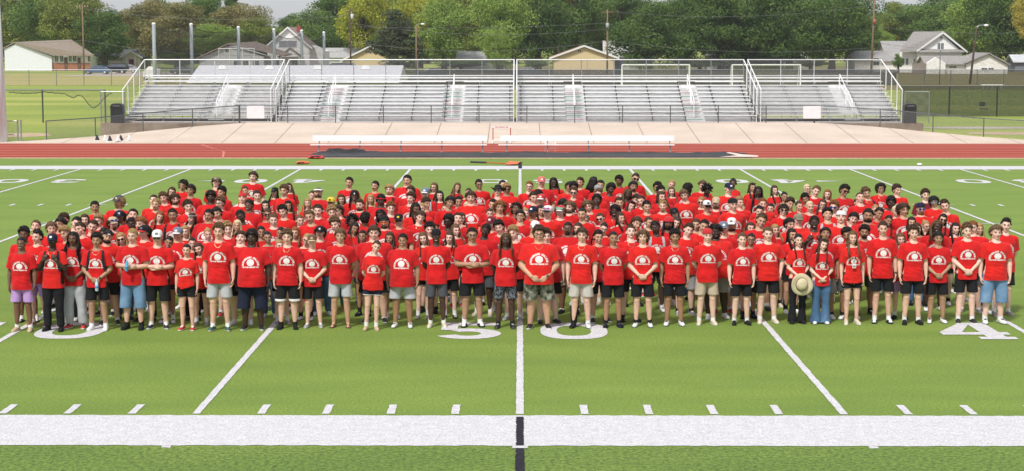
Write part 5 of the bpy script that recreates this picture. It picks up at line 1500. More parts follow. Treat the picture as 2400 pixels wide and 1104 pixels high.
# ---------------------------------------------------------------- hair and headwear, in head coordinates
SC, SR = Vector((0,.011,.024)), Vector((.077,.095,.094))
def on_scalp(d, off=0.0): return SC + Vector((d.x*(SR.x+off), d.y*(SR.y+off), d.z*(SR.z+off)))
def hairy(p, low=0.0):
    if p.y < -.045: return p.z > .069 - low*.2
    if p.y < .012: return p.z > .012 + (-.045-p.y)*-.2 - low*.5 + max(0, -p.y*1.05)
    return p.z > -.050 - low
def scalp_dirs(n, rng, low=0.0):
    res = []
    while len(res) < n:
        d = Vector((rng.gauss(0,1), rng.gauss(0,1), rng.gauss(0,1))).normalized()
        if hairy(on_scalp(d), low): res.append(d)
    return res
def shell(mb, off, amp=.0, freq=30, low=0.0, seed=0, top=0.0):
    bm = bmesh.new(); bmesh.ops.create_icosphere(bm, subdivisions=4, radius=1)
    for v in bm.verts:
        d = v.co.normalized(); n = noise.noise(d*freq*.1 + Vector((seed, 0, 0)))
        o = off + amp*n + top*max(0, d.z)**2
        v.co = on_scalp(d, o)
        if not hairy(on_scalp(d), low+.006): v.co = SC + (v.co - SC)*.93 if hairy(on_scalp(d), low+.02) else SC + (v.co-SC)*.7
    bmesh.ops.delete(bm, geom=[f for f in bm.faces if not hairy(on_scalp((f.calc_center_median()-SC).normalized()), low+.03)], context='FACES')
    bm.verts.ensure_lookup_table(); bm.verts.index_update()
    mb.add([v.co.copy() for v in bm.verts], [tuple(v.index for v in f.verts) for f in bm.faces]); bm.free()
def tufts(mb, n, rng, L, flow, off=.004, r=.006, low=0.0, keep=None, jit=.35):
    for d in scalp_dirs(n, rng, low):
        p = on_scalp(d, off)
        if keep and not keep(p): continue
        f = flow(p, d) + Vector((rng.uniform(-jit,jit), rng.uniform(-jit,jit), rng.uniform(-jit,jit)))
        f.normalize(); l = L*rng.uniform(.6, 1.2)
        q1 = p + (d*.5 + f*.6).normalized()*l*.5; q2 = q1 + (f + Vector((0,0,-.25))).normalized()*l*.5
        mb.tube([p - d*.004, q1, q2], [r, r*.8, r*.25], 4)
def hair_mesh(style, v=0):
    rng = random.Random(hash((style, v)) % 1000 if False else sum(map(ord, style))*7 + v); mb = MB()
    part = (-1, 1, 0)[v % 3]
    if style == 's':
        shell(mb, .005, .006, 50, seed=v, top=.006)
        tufts(mb, 260, rng, .020, lambda p, d: Vector((part*.4, -.5 if p.z > .07 else .3, .1 if p.z > .07 else -.8)))
    elif style == 'z':
        shell(mb, .0025, .0015, 60, seed=v)
    elif style == 'q':
        shell(mb, .006, .006, 50, seed=v, top=.010)
        tufts(mb, 240, rng, .030, lambda p, d: Vector((part*.5, -.55, .7)) if p.z > .065 else Vector((0,.3,-.8)))
    elif style == 'm':
        shell(mb, .012, .010, 40, seed=v, top=.008)
        tufts(mb, 420, rng, .040, lambda p, d: Vector((part*.45 + d.x*.7, -.7, -.75)) if p.y < .03 else Vector((d.x*.5, .5, -.9)), r=.0075)
    elif style == 'c':
        shell(mb, .012, .008, 60, seed=v, top=.010)
        for d in scalp_dirs(230, rng):
            k = .014 + .014*max(0, d.z); mb.ball(on_scalp(d, k) + Vector((0, -.012 if d.z > .4 and d.y < 0 else 0, 0)), rng.uniform(.009, .015), 6, 4)
    elif style == 'a':
        shell(mb, .020, .006, 70, seed=v, top=.016)
        for d in scalp_dirs(340, rng): mb.ball(on_scalp(d, .018 + .018*max(0, d.z) + rng.uniform(0,.004)), rng.uniform(.008, .013), 6, 4)
    elif style == 'w':
        shell(mb, .012, .008, 40, seed=v, low=.02, top=.006)
        tufts(mb, 420, rng, .062, lambda p, d: Vector((d.x*1.1 + part*.15, d.y*.7, -.75)), r=.008, low=.02)
        for i in range(60):
            a = rng.uniform(.0, math.pi); x, y = math.cos(a)*.084, math.sin(a)*.09 + .01
            mb.tube([(x*.9, y*.9, .02), (x*1.05, y*1.05, -.03), (x*1.1+rng.uniform(-.01,.01), y*1.1, -.085-rng.uniform(0,.03))], [.011,.011,.003], 4)
    elif style in ('l', 'v'):
        shell(mb, .008, .003, 30, seed=v, low=.02)
        wv = .010 if style == 'v' else .002
        for i in range(190):
            a = rng.uniform(-.42, math.pi+.42); front = a < .25 or a > math.pi-.25
            x, y = math.cos(a), math.sin(a)
            L_ = rng.uniform(.27, .35) if v != 1 else rng.uniform(.20, .26)
            y0 = y*.088 + .012
            ph = rng.uniform(0, 6)
            top = Vector((x*.028 + rng.uniform(-.01,.01), -.035 + y*.05 + .02, .112))
            pts = [top, Vector((x*.062, y0*.8 - .008, .090)), Vector((x*.086, y0, .035)), Vector((x*.090, y0*1.0, -.04))]
            for k in range(1, 5):
                t = k/4; z = -.04 - (L_-.04)*t
                yy = y0 - .20*t if front else y0 + .05*t
                pts.append(Vector((x*(.092+.012*t) + wv*math.sin(ph + k*2.1), yy + wv*math.cos(ph+k*2.3), z)))
            mb.tube(pts, [.006,.009,.010,.0105,.010,.0095,.008,.003], 4)
    elif style == 't':
        shell(mb, .005, .0015, 30, seed=v, low=.012)
        if v % 3 == 0:
            mb.ball((0,.085,.100), (.032,.03,.03), 12, 8)
        else:
            for i in range(46):
                x = rng.uniform(-.016,.016); sd = .05*(1 if v % 3 == 1 else 0)
                mb.tube([(x*.4,.10,.055),(x,.128,.045),(x*1.4+sd*.4,.135,-.02),(x*1.5+sd,.125,-.10),(x+sd*1.3,.12,-.17-rng.uniform(0,.05))], [.007,.008,.008,.007,.003], 4)
    elif style == 'b':
        shell(mb, .006, .005, 90, seed=v, low=.012)
        for k in range(7):
            x = -.06 + .02*k
            mb.tube([(x, -.06, .085-abs(x)*.5), (x, 0, .122-abs(x)*.55), (x, .06, .105-abs(x)*.5), (x*.7, .10, .03)], .007, 5)
        for q in (-1, 1):
            pts = [Vector((q*.07,.03,-.03)), Vector((q*.088,.0,-.08)), Vector((q*.092,-.06,-.14)), Vector((q*.088,-.14,-.21)), Vector((q*.085,-.175,-.30))]
            mb.tube(pts, [.015,.017,.016,.015,.006], 7)
            for i in range(14):
                t = i/13*3.99; a = pts[int(t)].lerp(pts[min(4, int(t)+1)], t-int(t))
                mb.ball(a + Vector((.006*(1 if i % 2 else -1),-.003,0)), .014, 6, 5)
    elif style == 'd':
        shell(mb, .008, .004, 60, seed=v, low=.012)
        for i in range(95):
            a = rng.uniform(-.40, math.pi+.40); front = a < .2 or a > math.pi-.2
            x, y = math.cos(a), math.sin(a); L_ = rng.uniform(.17,.29); y0 = y*.09 + .012
            top = Vector((x*.03, -.03 + y*.05, .118))
            pts = [top, Vector((x*.070, y0*.85, .088)), Vector((x*.092, y0, .035)), Vector((x*.099, y0*1.03, -.04)), Vector((x*.105+rng.uniform(-.012,.012), y0 + (-.09 if front else .03), -.04-(L_-.04)*.55)), Vector((x*.108+rng.uniform(-.015,.015), y0 + (-.17 if front else .045), -L_))]
            mb.tube(pts, [.007,.0085,.009,.0095,.009,.005], 5)
    elif style == 'e':
        shell(mb, .009, .004, 60, seed=v)
        for d in scalp_dirs(120, rng):
            p = on_scalp(d, .006); up = v % 2 == 0
            f = (d + Vector((0,0,.4 if up else -.2)) + Vector((rng.uniform(-.4,.4), rng.uniform(-.4,.4), rng.uniform(-.3,.3)))).normalized()
            l = rng.uniform(.035,.06)
            q1 = p + f*l*.6; q2 = q1 + (f*.6 + Vector((0,0,-.1 if up else -1.1))).normalized()*l*.7
            mb.tube([p, q1, q2], [.0085,.0085,.006], 5)
    return mb.mesh('hair', True)

def dome(mb, off, zcut, mi=0, flat=0.0):
    n, m_ = 24, 8; vs, fs = [], []
    for j in range(m_+1):
        t = j/m_
        for k in range(n):
            a = 2*math.pi*k/n; th = math.pi/2*(1-t)
            z = zcut + (SC.z + SR.z + off + flat - zcut)*math.cos(th)**.75 if False else zcut + (SC.z+SR.z+off+flat-zcut)*math.sin(math.pi/2*t)**.8
            r = math.cos(math.pi/2*t)**.68 if t < 1 else 0.02
            vs.append((math.cos(a)*(SR.x+off)*r, SC.y + math.sin(a)*(SR.y+off)*r, z))
    for j in range(m_):
        for k in range(n): fs.append((j*n+k, j*n+(k+1) % n, (j+1)*n+(k+1) % n, (j+1)*n+k))
    mb.add(vs, fs, mi)
def brim(mb, back=False, mi=1, w_=.066, L_=.075, z=.045, flat=True):
    s_ = 1 if back else -1; n = 10; top, bot = [], []
    vs = []
    for i in range(n+1):
        t = -1 + 2*i/n
        x0 = t*w_; y0 = SC.y + s_*(SR.y+.008)*math.sqrt(max(0, 1-(x0/(SR.x+.012))**2))
        x1 = t*w_*.92; y1 = SC.y + s_*(SR.y + .008 + L_*(1-abs(t)**2.6*.9))
        dz = -.010*t*t
        vs += [(x0, y0, z+dz), (x1, y1, z-.014+dz), (x0, y0, z-.005+dz), (x1, y1, z-.018+dz)]
    fs = []
    for i in range(n):
        a, b = i*4, i*4+4
        fs += [(a, b, b+1, a+1), (a+2, a+3, b+3, b+2), (a+1, b+1, b+3, a+3)]
    mb.add(vs, fs, mi)
def cap_mesh(kind):
    mb = MB()
    if kind in ('cap', 'trucker', 'olive'):
        dome(mb, .009, .036, 0, .000 if kind == 'cap' else .005); brim(mb, False, 1)
        # small stitched badge on the front panel
        for x, z in ((-.018,.062),(.0,.066),(.018,.062)):
            pass
        mb.add([(-.022,-.094,.060),(.022,-.094,.060),(.020,-.083,.092),(-.020,-.083,.092)], [(0,1,2,3)], 2)
        mb.ball((0,.011,.128 if kind == 'cap' else .133), .006, 6, 4, 1)
    elif kind == 'bcap':
        dome(mb, .009, .040, 0, .0); brim(mb, True, 1, z=.038)
        mb.add([(-.030,-.0925,.046),(.030,-.0925,.046),(.026,-.0865,.070),(-.026,-.0865,.070)], [(0,1,2,3)], 2)
    elif kind == 'bean':
        dome(mb, .012, .038, 0, .0)
        mb.tube([(math.cos(a)*.088, .011+math.sin(a)*.106, .042) for a in [2*math.pi*i/20 for i in range(21)]], .009, 6, 1)
        mb.add([(-.012,-.1045,.044),(.016,-.1045,.046),(.012,-.099,.078),(-.008,-.099,.074)], [(0,1,2,3)], 2)
    elif kind == 'vis':
        mb.tube([(math.cos(a)*.088, .011+math.sin(a)*.106, .058) for a in [2*math.pi*i/20 for i in range(21)]], .016, 6, 0)
        brim(mb, False, 0, z=.052)
    elif kind == 'band':
        mb.tube([(math.cos(a)*.084, .011+math.sin(a)*.102, .060) for a in [2*math.pi*i/20 for i in range(21)]], .013, 6, 0)
        mb.add([(-.020,-.108,.053),(.020,-.108,.053),(.020,-.106,.070),(-.020,-.106,.070)], [(0,1,2,3)], 2)
    elif kind == 'hat':
        dome(mb, .010, .045, 0, .020)
        n = 32; vs, fs = [], []
        for ri, k in ((0, 1.0), (.035, 1.1), (.075, 1.25)):
            for i in range(n):
                a = 2*math.pi*i/n; c, s_ = math.cos(a), math.sin(a)
                vs.append(((SR.x+.010+ri*(1.15 if abs(c) > .5 else 1))*c, SC.y + (SR.y+.010+ri)*s_, .046 + (ri*ri*9)*(abs(c)**3) - ri*.12*abs(s_)))
        base = len(vs)
        vs += [(x, y, z-.004) for x, y, z in vs[:base]]
        for j in range(2):
            for i in range(n):
                i2 = (i+1) % n
                fs.append((j*n+i, j*n+i2, (j+1)*n+i2, (j+1)*n+i)); fs.append((base+j*n+i, base+(j+1)*n+i, base+(j+1)*n+i2, base+j*n+i2))
        for i in range(n): fs.append((2*n+i, 2*n+(i+1) % n, base+2*n+(i+1) % n, base+2*n+i))
        mb.add(vs, fs, 0)
        mb.tube([(math.cos(a)*.090, .011+math.sin(a)*.108, .056) for a in [2*math.pi*i/20 for i in range(21)]], .006, 5, 1)
    me = mb.mesh(kind, True)
    for i in range(3 - len(me.materials)): me.materials.append(None)
    return me
def glasses_mesh(kind):
    """dark, clear, wrap shades; worn low or pushed up"""
    mb = MB(); z, y = (.0, -.096)
    if kind.startswith('up'): z, y = .098, -.070
    if kind.startswith('cap'): z, y = .078, -.100
    for q in (-1, 1):
        cx = q*.033; n = 14; rx, rz = (.028, .021) if 'wrap' not in kind and 'cap' not in kind else (.035, .023)
        lens = [(cx + rx*math.cos(2*math.pi*i/n), y + .12*abs(cx + rx*math.cos(2*math.pi*i/n))**1.5*2.2, z + rz*math.sin(2*math.pi*i/n)*(1 if math.sin(2*math.pi*i/n) < 0 else .85)) for i in range(n)]
        if 'clear' not in kind: mb.add([(cx, y+.004, z)] + lens, [(0, i+1, (i+1) % n+1) for i in range(n)], 1)
        mb.tube(lens + [lens[0]], .0022 if 'clear' not in kind else .0026, 5, 0)
        mb.tube([(q*.060, y+.016, z+.008), (q*.079, y+.06, z+.006), (q*.080, .012, z+.004)], .0024, 5, 0)
    mb.tube([(-.008, y, z+.006), (.008, y, z+.006)], .003, 5, 0)
    me = mb.mesh('glasses', True)
    for i in range(2 - len(me.materials)): me.materials.append(None)
    return me
def beard_mesh(kind):
    mb = MB(); rng = random.Random(5)
    if kind in ('bd', 'gt'):
        for i in range(420 if kind == 'bd' else 130):
            a = rng.uniform(-1, 1); lim = 1 if kind == 'bd' else .35
            a *= lim; z = rng.uniform(-.105, -.066 if abs(a) < .4 else -.02)
            x = .062*math.sin(a*1.4); yy = -.078 + .085*(abs(a)**1.7) + (.012 if z > -.07 else .0) + max(0, -.09-z)*.8
            mb.ball((x, yy, z), (.009,.008,.010), 5, 4)
    if kind in ('ms', 'gt', 'bd'):
        mb.tube([(-.024,-.083,-.052),(-.010,-.094,-.046),(.010,-.094,-.046),(.024,-.083,-.052)], [.003,.0055,.0055,.003], 6)
    return mb.mesh('beard', True)
def headphones_mesh():
    mb = MB()
    mb.tube([(.088*math.cos(a), .012, .03 + .108*math.sin(a)) for a in [math.pi*i/14 for i in range(15)]], .009, 6, 0)
    for q in (-1, 1): mb.ball((q*.088, .012, .0), (.018,.034,.036), 12, 8, 0)
    return mb.mesh('headphones', True)
def necklace_mesh(build='m'):
    mb = MB()
    mb.tube([(.075*math.cos(a), -.03 + .078*math.sin(a), 1.475 + .06*math.sin(a) + (0 if math.sin(a) > -.2 else -.01)) for a in [2*math.pi*i/24 for i in range(25)]], .0035, 5)
    for v in mb.v: pass
    return mb.mesh('necklace', True)
# ---------------------------------------------------------------- the crowd, one line per person
# x y (of the head top, per strip) sex skin hair extras
CROWD = """
@0
1252 490 m 3 ks H
1518 420 m 2 yw cap:grey gt T
845 655 m 1 nc sm
1085 657 f 1 nl
1255 665 m 1 yc
960 688 m 1 ks <
745 700 m 2 km
450 735 m 1 ts up
647 757 m 1 tm
1055 760 m 1 ns sm >
1185 728 m 1 ns <
1570 612 m 4 kw cap:navy
1470 700 m 1 nw cap:tan gog:blue gt
870 820 m 2 yc sm
335 828 m 4 kc sm
470 860 m 1 kq T B:lavender
1350 832 m 4 ks hid
1395 852 m 2 kt bd band:black < B:black
1590 893 f 1 yl sg sm >
@260
275 590 m 1 ks up
212 642 f 1 nl hid
285 702 m 5 ks hid
365 697 m 1 gm
565 410 m 1 ns hid
588 457 m 2 ys gt
708 377 m 1 tc
770 305 f 1 nl gl sm
855 392 m 1 nw bd
900 218 m 3 ke sm
1000 275 m 3 km sm T
1335 180 m 1 nw cap:camo T sm
1430 308 m 2 kc sm
1298 370 m 5 ka H
1415 442 m 1 tc gl hid
1025 482 m 1 nc
825 587 m 3 ks bp:black
615 617 f 1 gl2 sm
1045 642 f 1 nl band:grey sm
1240 594 m 3 ks H
1380 567 m 2 km nk
430 802 m 1 kw cap:blackred sm
715 937 f 3 kt sm <
835 835 m 2 ks cap:bluewhite H sm
935 803 f 1 yl sm
1235 838 f 1 yt sm
1490 762 m 1 yc
1640 732 f 2 pv sm
1045 962 f 1 kt sm hid
1150 1030 f 1 nv H B:black
@520
380 110 m 1 nm T
325 293 f 2 nt sm
440 352 m 1 ns
262 386 m 1 ts bcap:red up
330 470 m 4 ks H sm
565 482 f 1 kl
245 600 m 5 ks gl
585 592 f 3 nt sg sm
245 880 m 1 nm H up B:black
505 812 f 3 kb sm
605 877 f 3 kt sm hid
680 652 m 1 ts sm
780 545 m 1 kc sm
885 482 f 3 kv sgh sm
700 316 f 1 kl cap:black hid
795 283 m 2 tc sm T
875 252 f 1 nl sm
1098 450 f 1 yl
1155 352 f 1 nt sm
1250 316 m 2 nz vis:white bd H
1000 667 f 1 tt sm
735 820 f 3 kt sm <
935 822 f 2 gv sm
770 985 f 1 yt hid
1070 902 f 1 yt gl sm <
1285 812 m 1 kw cap:blackwhite ms sm B:jeans
1160 602 m 2 ts T shep
1250 537 m 1 nq
1170 557 f 2 nt hid
1425 442 m 2 ns cap:yellow
1565 402 f 2 nv sm
1455 557 m 1 yc
1540 540 m 1 nw gl sm
1480 702 m 1 tc sm >
@780
195 182 m 2 ks T
265 352 m 4 kd bean:black gl sm
355 467 m 1 ns bd H >
540 230 m 2 ks ms
485 402 f 2 yv up
615 410 m 5 kz hp bean:blackred H
720 276 m 1 ym bd H bp:black sm
955 155 m 2 ks H T
985 292 m 1 nm hid
985 381 m 1 nc nk
745 507 m 1 gc
660 592 m 5 kd
695 680 m 1 nz bcap:black gog2:orange H bd
880 658 m 2 nz cap:blackyellow sg sm
395 642 m 4 kc away
260 682 m 5 ke
255 764 f 3 kl
395 864 f 3 kt sm B:black
540 812 m 1 nm H sm B:black
760 887 f 3 nv sm B:grey
1060 517 m 4 kd hp
1130 510 m 1 yz hid
1215 452 m 2 nc L nk
1175 322 m 1 ns cap:whiteblue bp:grey gl sm
1320 252 f 1 tl gl bow
1395 357 f 1 kl sm
1590 250 f 2 tv sm
1480 422 m 3 km
1615 430 m 3 ks sm
1430 522 f 1 tt sm
1095 617 m 1 nm sm nk
1235 770 m 1 kc
1500 672 m 5 ka sg
1595 642 m 1 ns hid
1160 887 f 1 tl sm B:black
1510 882 f 1 nl sm B:black
1600 787 f 1 tl sm
@1040
290 318 f 2 nt
482 209 m 3 ks gl sm
758 215 m 1 kz sm
815 271 m 3 yc sg H
680 290 m 1 nz hat sg T
365 363 m 1 nm T H
600 462 m 2 ks sm
295 497 f 1 pt sm
575 582 f 1 nt sm
695 484 m 2 gw nk T
910 516 m 4 ke
985 611 m 2 km gl sm
580 692 m 1 gz cap:maroon sm
215 637 f 1 nl L hid
725 742 m 1 kc
510 777 m 5 ks B:charcoal
900 814 m 1 yc sm B:black
1085 236 m 1 gs gl
1240 180 m 1 yz cap:coral T H sm
1450 185 m 5 kd sm
1150 372 m 1 nq sm
1260 357 m 4 ka hid
1280 401 m 2 nz cap:redwhite sm
1140 557 m 3 ks cap:navy ms
1050 577 f 1 yt hid sm
1250 542 f 2 kl L
1355 550 m 1 nz cap:whiteblack gog:pink T sm
1185 747 m 2 ks cap:white gl <
1355 852 m 1 nc H < B:black
1510 547 m 1 tw cap:redwhite gog:green
1535 457 m 2 km away
@1300
180 239 m 3 km hid
240 252 m 4 ka hid
225 312 m 1 ns sg
325 187 m 2 nq
485 170 m 5 kd away
600 220 m 2 ks
570 284 m 1 ts bcap:grey hid
570 327 m 1 tq
720 267 m 5 ka
835 166 m 4 kc R
1052 126 m 2 ns gog2:dark T sm
1010 236 m 3 km gt
945 327 m 5 rd
1325 250 m 3 kc
1410 292 m 1 kc hid
1485 210 m 1 yz hid
1515 302 f 1 tl
190 492 m 1 tw bd sm
550 412 m 5 ka
455 477 m 1 tw sm
385 577 m 2 kz hid
350 657 f 2 nt gogh <
605 642 f 1 nt sg
765 547 m 5 ke nk sm
820 437 m 2 ns
955 482 f 1 uv sgh sm
1025 402 m 1 km
1160 412 m 1 ns hid
1375 362 m 1 nl sm
1170 487 m 2 kq sm
1410 482 m 1 yq gt sm
885 632 f 1 nl sm H
1010 692 m 2 nm <
1205 690 f 2 nt sm
1590 577 f 1 nl cap:black sm
1470 692 m 4 kd bean:red bd
1560 692 f 1 nl sm
1315 742 m 5 ks bp:grey B:black
195 757 m 4 kz gt gl H B:khaki
305 767 f 1 nl
640 767 f 1 kt gl <
590 867 m 2 kq ln sm B:black
980 802 m 1 ns up T nk B:black
@1560
285 270 m 5 ka away bp:grey
275 336 m 1 tm T
455 223 m 1 tm
545 276 m 5 ke hp down
445 437 f 1 ys sg
510 482 m 2 kz cap:whiteblack sg
640 443 m 1 ts cap:tan bd bp:black
790 256 m 1 ns cap:navy L T
880 205 f 4 kt hp bun down
960 432 m 1 yq sm
870 454 m 1 nz bcap:black sm T
1120 252 f 2 nl sgh L
1180 300 m 5 kd bp:black
1435 286 f 1 nl sm
1520 371 f 3 kt sm
1610 447 m 2 nc sm
1280 452 m 1 gs
1200 550 m 1 ks hid
1365 521 f 1 kt hid
1500 527 m 1 nw bcap:black sg sm
1230 647 m 2 rq sm T
875 712 m 2 ks cap:white gl bd nk
755 757 m 1 ns cap:bluegrey hid
450 722 m 2 ks ms <
370 717 f 2 nv hid sm
260 772 m 1 nq sm B:grey
675 799 m 5 ke bd sm nk H B:grey
1080 907 f 3 kt gl sm B:black
1075 762 f 1 nl
1435 787 f 1 yl B:black
@1820
400 271 f 1 pl gl sm
495 287 m 1 ts
635 341 f 1 gl2 sm
415 393 m 3 kc
600 462 f 1 nl gl sm
285 487 f 1 nt hid
415 487 m 1 pz ln
710 487 m 1 gc sg2 T
870 281 m 3 kc gog2:dark sm T
790 527 f 1 yt hid
680 587 m 2 kc up bp:grey sm
840 616 m 1 nz bcap:white T
305 660 m 1 tz cap:olive sm H
200 707 m 1 km
468 681 m 5 ks raise sm nk B:black
645 832 m 3 km B:grey
205 842 f 2 kl sm
970 837 m 3 kc hid
1000 632 m 1 km ms
1060 446 f 1 nt sm
1110 373 m 1 nz sm
1195 313 m 2 tc nk bp:black
1345 259 m 2 kw gl nk sm
1550 279 m 1 nc sm
1485 441 m 5 ka
1245 537 f 1 yt sm
1155 587 m 3 ks H T bd
1325 570 m 3 ks sm
1540 552 f 1 pt sm
1635 516 m 2 nw T
1425 667 f 3 kb sm
1155 807 m 3 kc gt B:charcoal
1620 902 f 1 tl sm B:lavender
@2080
505 341 m 1 nc maroon
600 421 m 2 kw bcap:black sg2
460 515 m 1 gz bcap:navy sg2 bd H
760 467 m 1 nq ln T
305 692 f 2 kl
680 647 f 1 kv sg
390 767 f 2 nl hid
515 737 f 1 yt gl hid
620 732 m 5 rd sm B:black
880 768 f 1 kl sm B:black
1100 747 m 1 gs H B:charcoal
1215 771 f 2 yl sm
1510 711 m 1 kq T B:black
"""
# front row: x, y head top, y feet, sex, skin, hair, bottoms, shoes(socks), pose, extras, look
FRONT = [
 (53,553,780,'m',4,'kz','lavender','tanslip/white','side','sm','lavender shorts and tan slip-on shoes, arms at the sides'),
 (125,546,779,'m',5,'ks','blackpants','black/black','raise','cap:navy bp:black nk','black joggers, dark cap, both hands raised to the chest'),
 (177,541,773,'m',4,'kd','greypants','red/white','clasp','bp:black H0','pale grey sweatpants and red high-top sneakers'),
 (229,545,777,'m',3,'kc','black','white/white','clasp','bp:black nk wt','black shorts and wristwatch, hands crossed over a water bottle'),
 (312,534,775,'m',1,'ys','jeanshorts','black/black','chest','H0','baggy denim shorts and black slippers, holding a blue bottle'),
 (370,538,773,'m',1,'ks','blackprint','bluewhite/white','chest','cap:white sg H0','white cap and dark sunglasses, pointing one hand across the chest'),
 (438,570,777,'f',1,'kt','frshorts','redsneak/none','side','','slanted cropped shirt, frayed black shorts and red sneakers'),
 (515,522,778,'m',1,'tc','greyshort','green/white','side','nk T','light grey shorts and dark green running shoes, arms hanging'),
 (592,539,776,'m',5,'ka','navylong','blackwhite/none','side','H','very wide shirt over long navy shorts and black sneakers'),
 (674,537,774,'m',1,'tc','blackband','black/black','side','nk','black basketball shorts with two white bands at the hem'),
 (735,549,771,'m',1,'ns','black','greysneak/none','clasp','cap:brown sm','brown flat-brim cap, black shorts and grey sneakers'),
 (798,534,770,'m',2,'tm','greyshort','flip/none','behind','sm','short light grey shorts and flip-flops, hands behind the back'),
 (869,560,777,'f',1,'nt','navyshort','tanslip/white','behind','sm < ','leaning, tiny navy running shorts with white trim, tan slippers'),
 (943,546,771,'m',3,'ks','greyshort','whitesneak/white','side','sm H','wide untucked shirt, light grey shorts and white low sneakers'),
 (1024,535,770,'m',5,'kz','charcoal','cream/white','behind','bean:black gl sm','black head wrap, round glasses and charcoal shorts'),
 (1107,532,768,'m',3,'ks','black','slide/white','chest','gl H0','glasses and hands folded at the belly, black shorts with slides'),
 (1184,544,772,'m',5,'rd','patterned','blacksneak/black','behind','','black bandana-patterned shorts and black sneakers'),
 (1263,529,773,'m',2,'nc','camo','blackwhite/none','clasp','gl sm H nk wt','camouflage cargo shorts, glasses and silver wristwatch'),
 (1361,532,771,'m',1,'nm','beige','boot/white','side','nk sm','light beige shorts and a black walking boot on one leg'),
 (1436,540,770,'m',3,'kz','black','slide/black','behind','','black shorts, tall black socks and black slides, hands hidden behind'),
 (1507,537,769,'m',1,'tw','black','whitesneak/black','clasp','sm','black shorts, black ankle socks and white sneakers, hands clasped low'),
 (1580,537,766,'m',3,'kc','black','whitesneak/none','side','nk','thin necklace and black shorts, one hand tugging the shirt hem'),
 (1656,534,764,'m',1,'ts','khaki','cream/white','behind','bcap:red sm','backwards red cap and khaki shorts, hands behind the back'),
 (1737,544,764,'m',1,'ts','black','black/white','side','sm wb','black shorts, black slip-on shoes and a thin wristband'),
 (1799,530,760,'m',1,'ts','black','cream/white','pocket','T H0','both hands pushed into black shorts pockets, chunky beige sneakers'),
 (1869,546,761,'f',1,'kb','blackpants','black/black','clasp','','black flared trousers, holding a straw hat at the waist'),
 (1924,556,762,'f',1,'nl','bluejeans','whitesneak/white','clasp','sgh <','wide blue jeans and sunglasses pushed up on the head'),
 (1997,539,763,'f',1,'tv','shortblack','cream/none','side','ln sm badge','lanyard with a white badge, short black shorts and beige sneakers'),
 (2068,517,760,'m',1,'ns','black','slide/white','side','T wt','tall figure with black shorts, wristwatch and dark slides'),
 (2138,527,763,'m',1,'nc','black','black/white','side','','short black shorts, tall white socks and black slip-on shoes'),
 (2196,541,760,'m',3,'km','black','whitesneak/none','clasp','','long black shorts and silver running shoes, hands clasped'),
 (2264,522,761,'m',1,'tc','black','blackwhite/white','clasp','','white drawstring on black shorts and black running shoes'),
 (2329,526,761,'m',1,'tm','jeanshorts','whitesneak/white','side','H0','knee-length light denim shorts and bulky white sneakers, arms hanging'),
]
# ================================================================ the crowd
SKIN = {1: [(.74,.46,.355),(.70,.42,.32),(.78,.51,.41)], 2: [(.57,.33,.22),(.61,.37,.25)], 3: [(.38,.205,.125),(.42,.24,.15)],
        4: [(.165,.080,.048),(.19,.095,.058)], 5: [(.055,.028,.019),(.075,.038,.025)]}
LIPS = {1: (.50,.17,.15), 2: (.40,.14,.11), 3: (.27,.095,.075), 4: (.15,.055,.045), 5: (.075,.032,.028)}
HAIRC = {'k': (.016,.013,.012), 'n': (.06,.033,.019), 't': (.13,.075,.038), 'y': (.36,.23,.10), 'p': (.62,.50,.32), 'g': (.23,.085,.028), 'u': (.07,.012,.018), 'r': (.10,.055,.025)}
RED = [(.60,.011,.012), (.56,.010,.013), (.63,.015,.012), (.53,.009,.012)]
def skin(t, i): return mat('skin_%d_%d' % (t, i), SKIN[t][i % len(SKIN[t])], .52, var=.07, scale=14, spec=.4, bump=.06, bscale=90)
def cloth(name, col, **k): return mat('cloth_'+name, col, .85, var=k.pop('var', .10), scale=7, bump=.25, bscale=240, sheen=k.pop('sheen', .12 if max(col) > .1 else .02), spec=.2, **k)
def hairmat(c):
    b = HAIRC[c]
    return ramp_mat('hair_'+c, [(.3, tuple(x*.7 for x in b)), (.55, b), (.75, tuple(min(1, x*1.5) for x in b))], scale=60, detail=3, rough=.55, stretch=(1,1,.35))
m_eye = mat('eye_white', (.62,.60,.58), .3); m_iris = mat('eye_dark', (.02,.013,.010), .25); m_teeth = mat('teeth', (.78,.75,.68), .3)
m_print = mat('shirt_ink', (.80,.80,.80), .7, var=.04, scale=40)
reds = [cloth('red%d' % i, c) for i, c in enumerate(RED)]
m_redprint = [mat('ink_gap%d' % i, c, .8) for i, c in enumerate(RED)]
CLOTHC = {
 'black': (.013,.013,.016), 'charcoal': (.075,.078,.09), 'grey': (.30,.31,.33), 'lightgrey': (.46,.47,.50), 'khaki': (.50,.40,.30), 'beige': (.52,.49,.45),
 'navy': (.016,.020,.045), 'lavender': (.47,.28,.60), 'white': (.78,.78,.78), 'maroon': (.16,.012,.022), 'olive': (.22,.21,.15), 'brown': (.14,.08,.05), 'tan': (.52,.40,.26),
 'red': (.52,.03,.035), 'coral': (.70,.16,.14), 'yellow': (.75,.55,.04), 'bluegrey': (.16,.19,.27), 'blue': (.05,.12,.35), 'cream': (.62,.54,.42), 'green': (.03,.10,.095), 'camo': (.20,.17,.12)}
def cm(c): return cloth(c, CLOTHC[c])
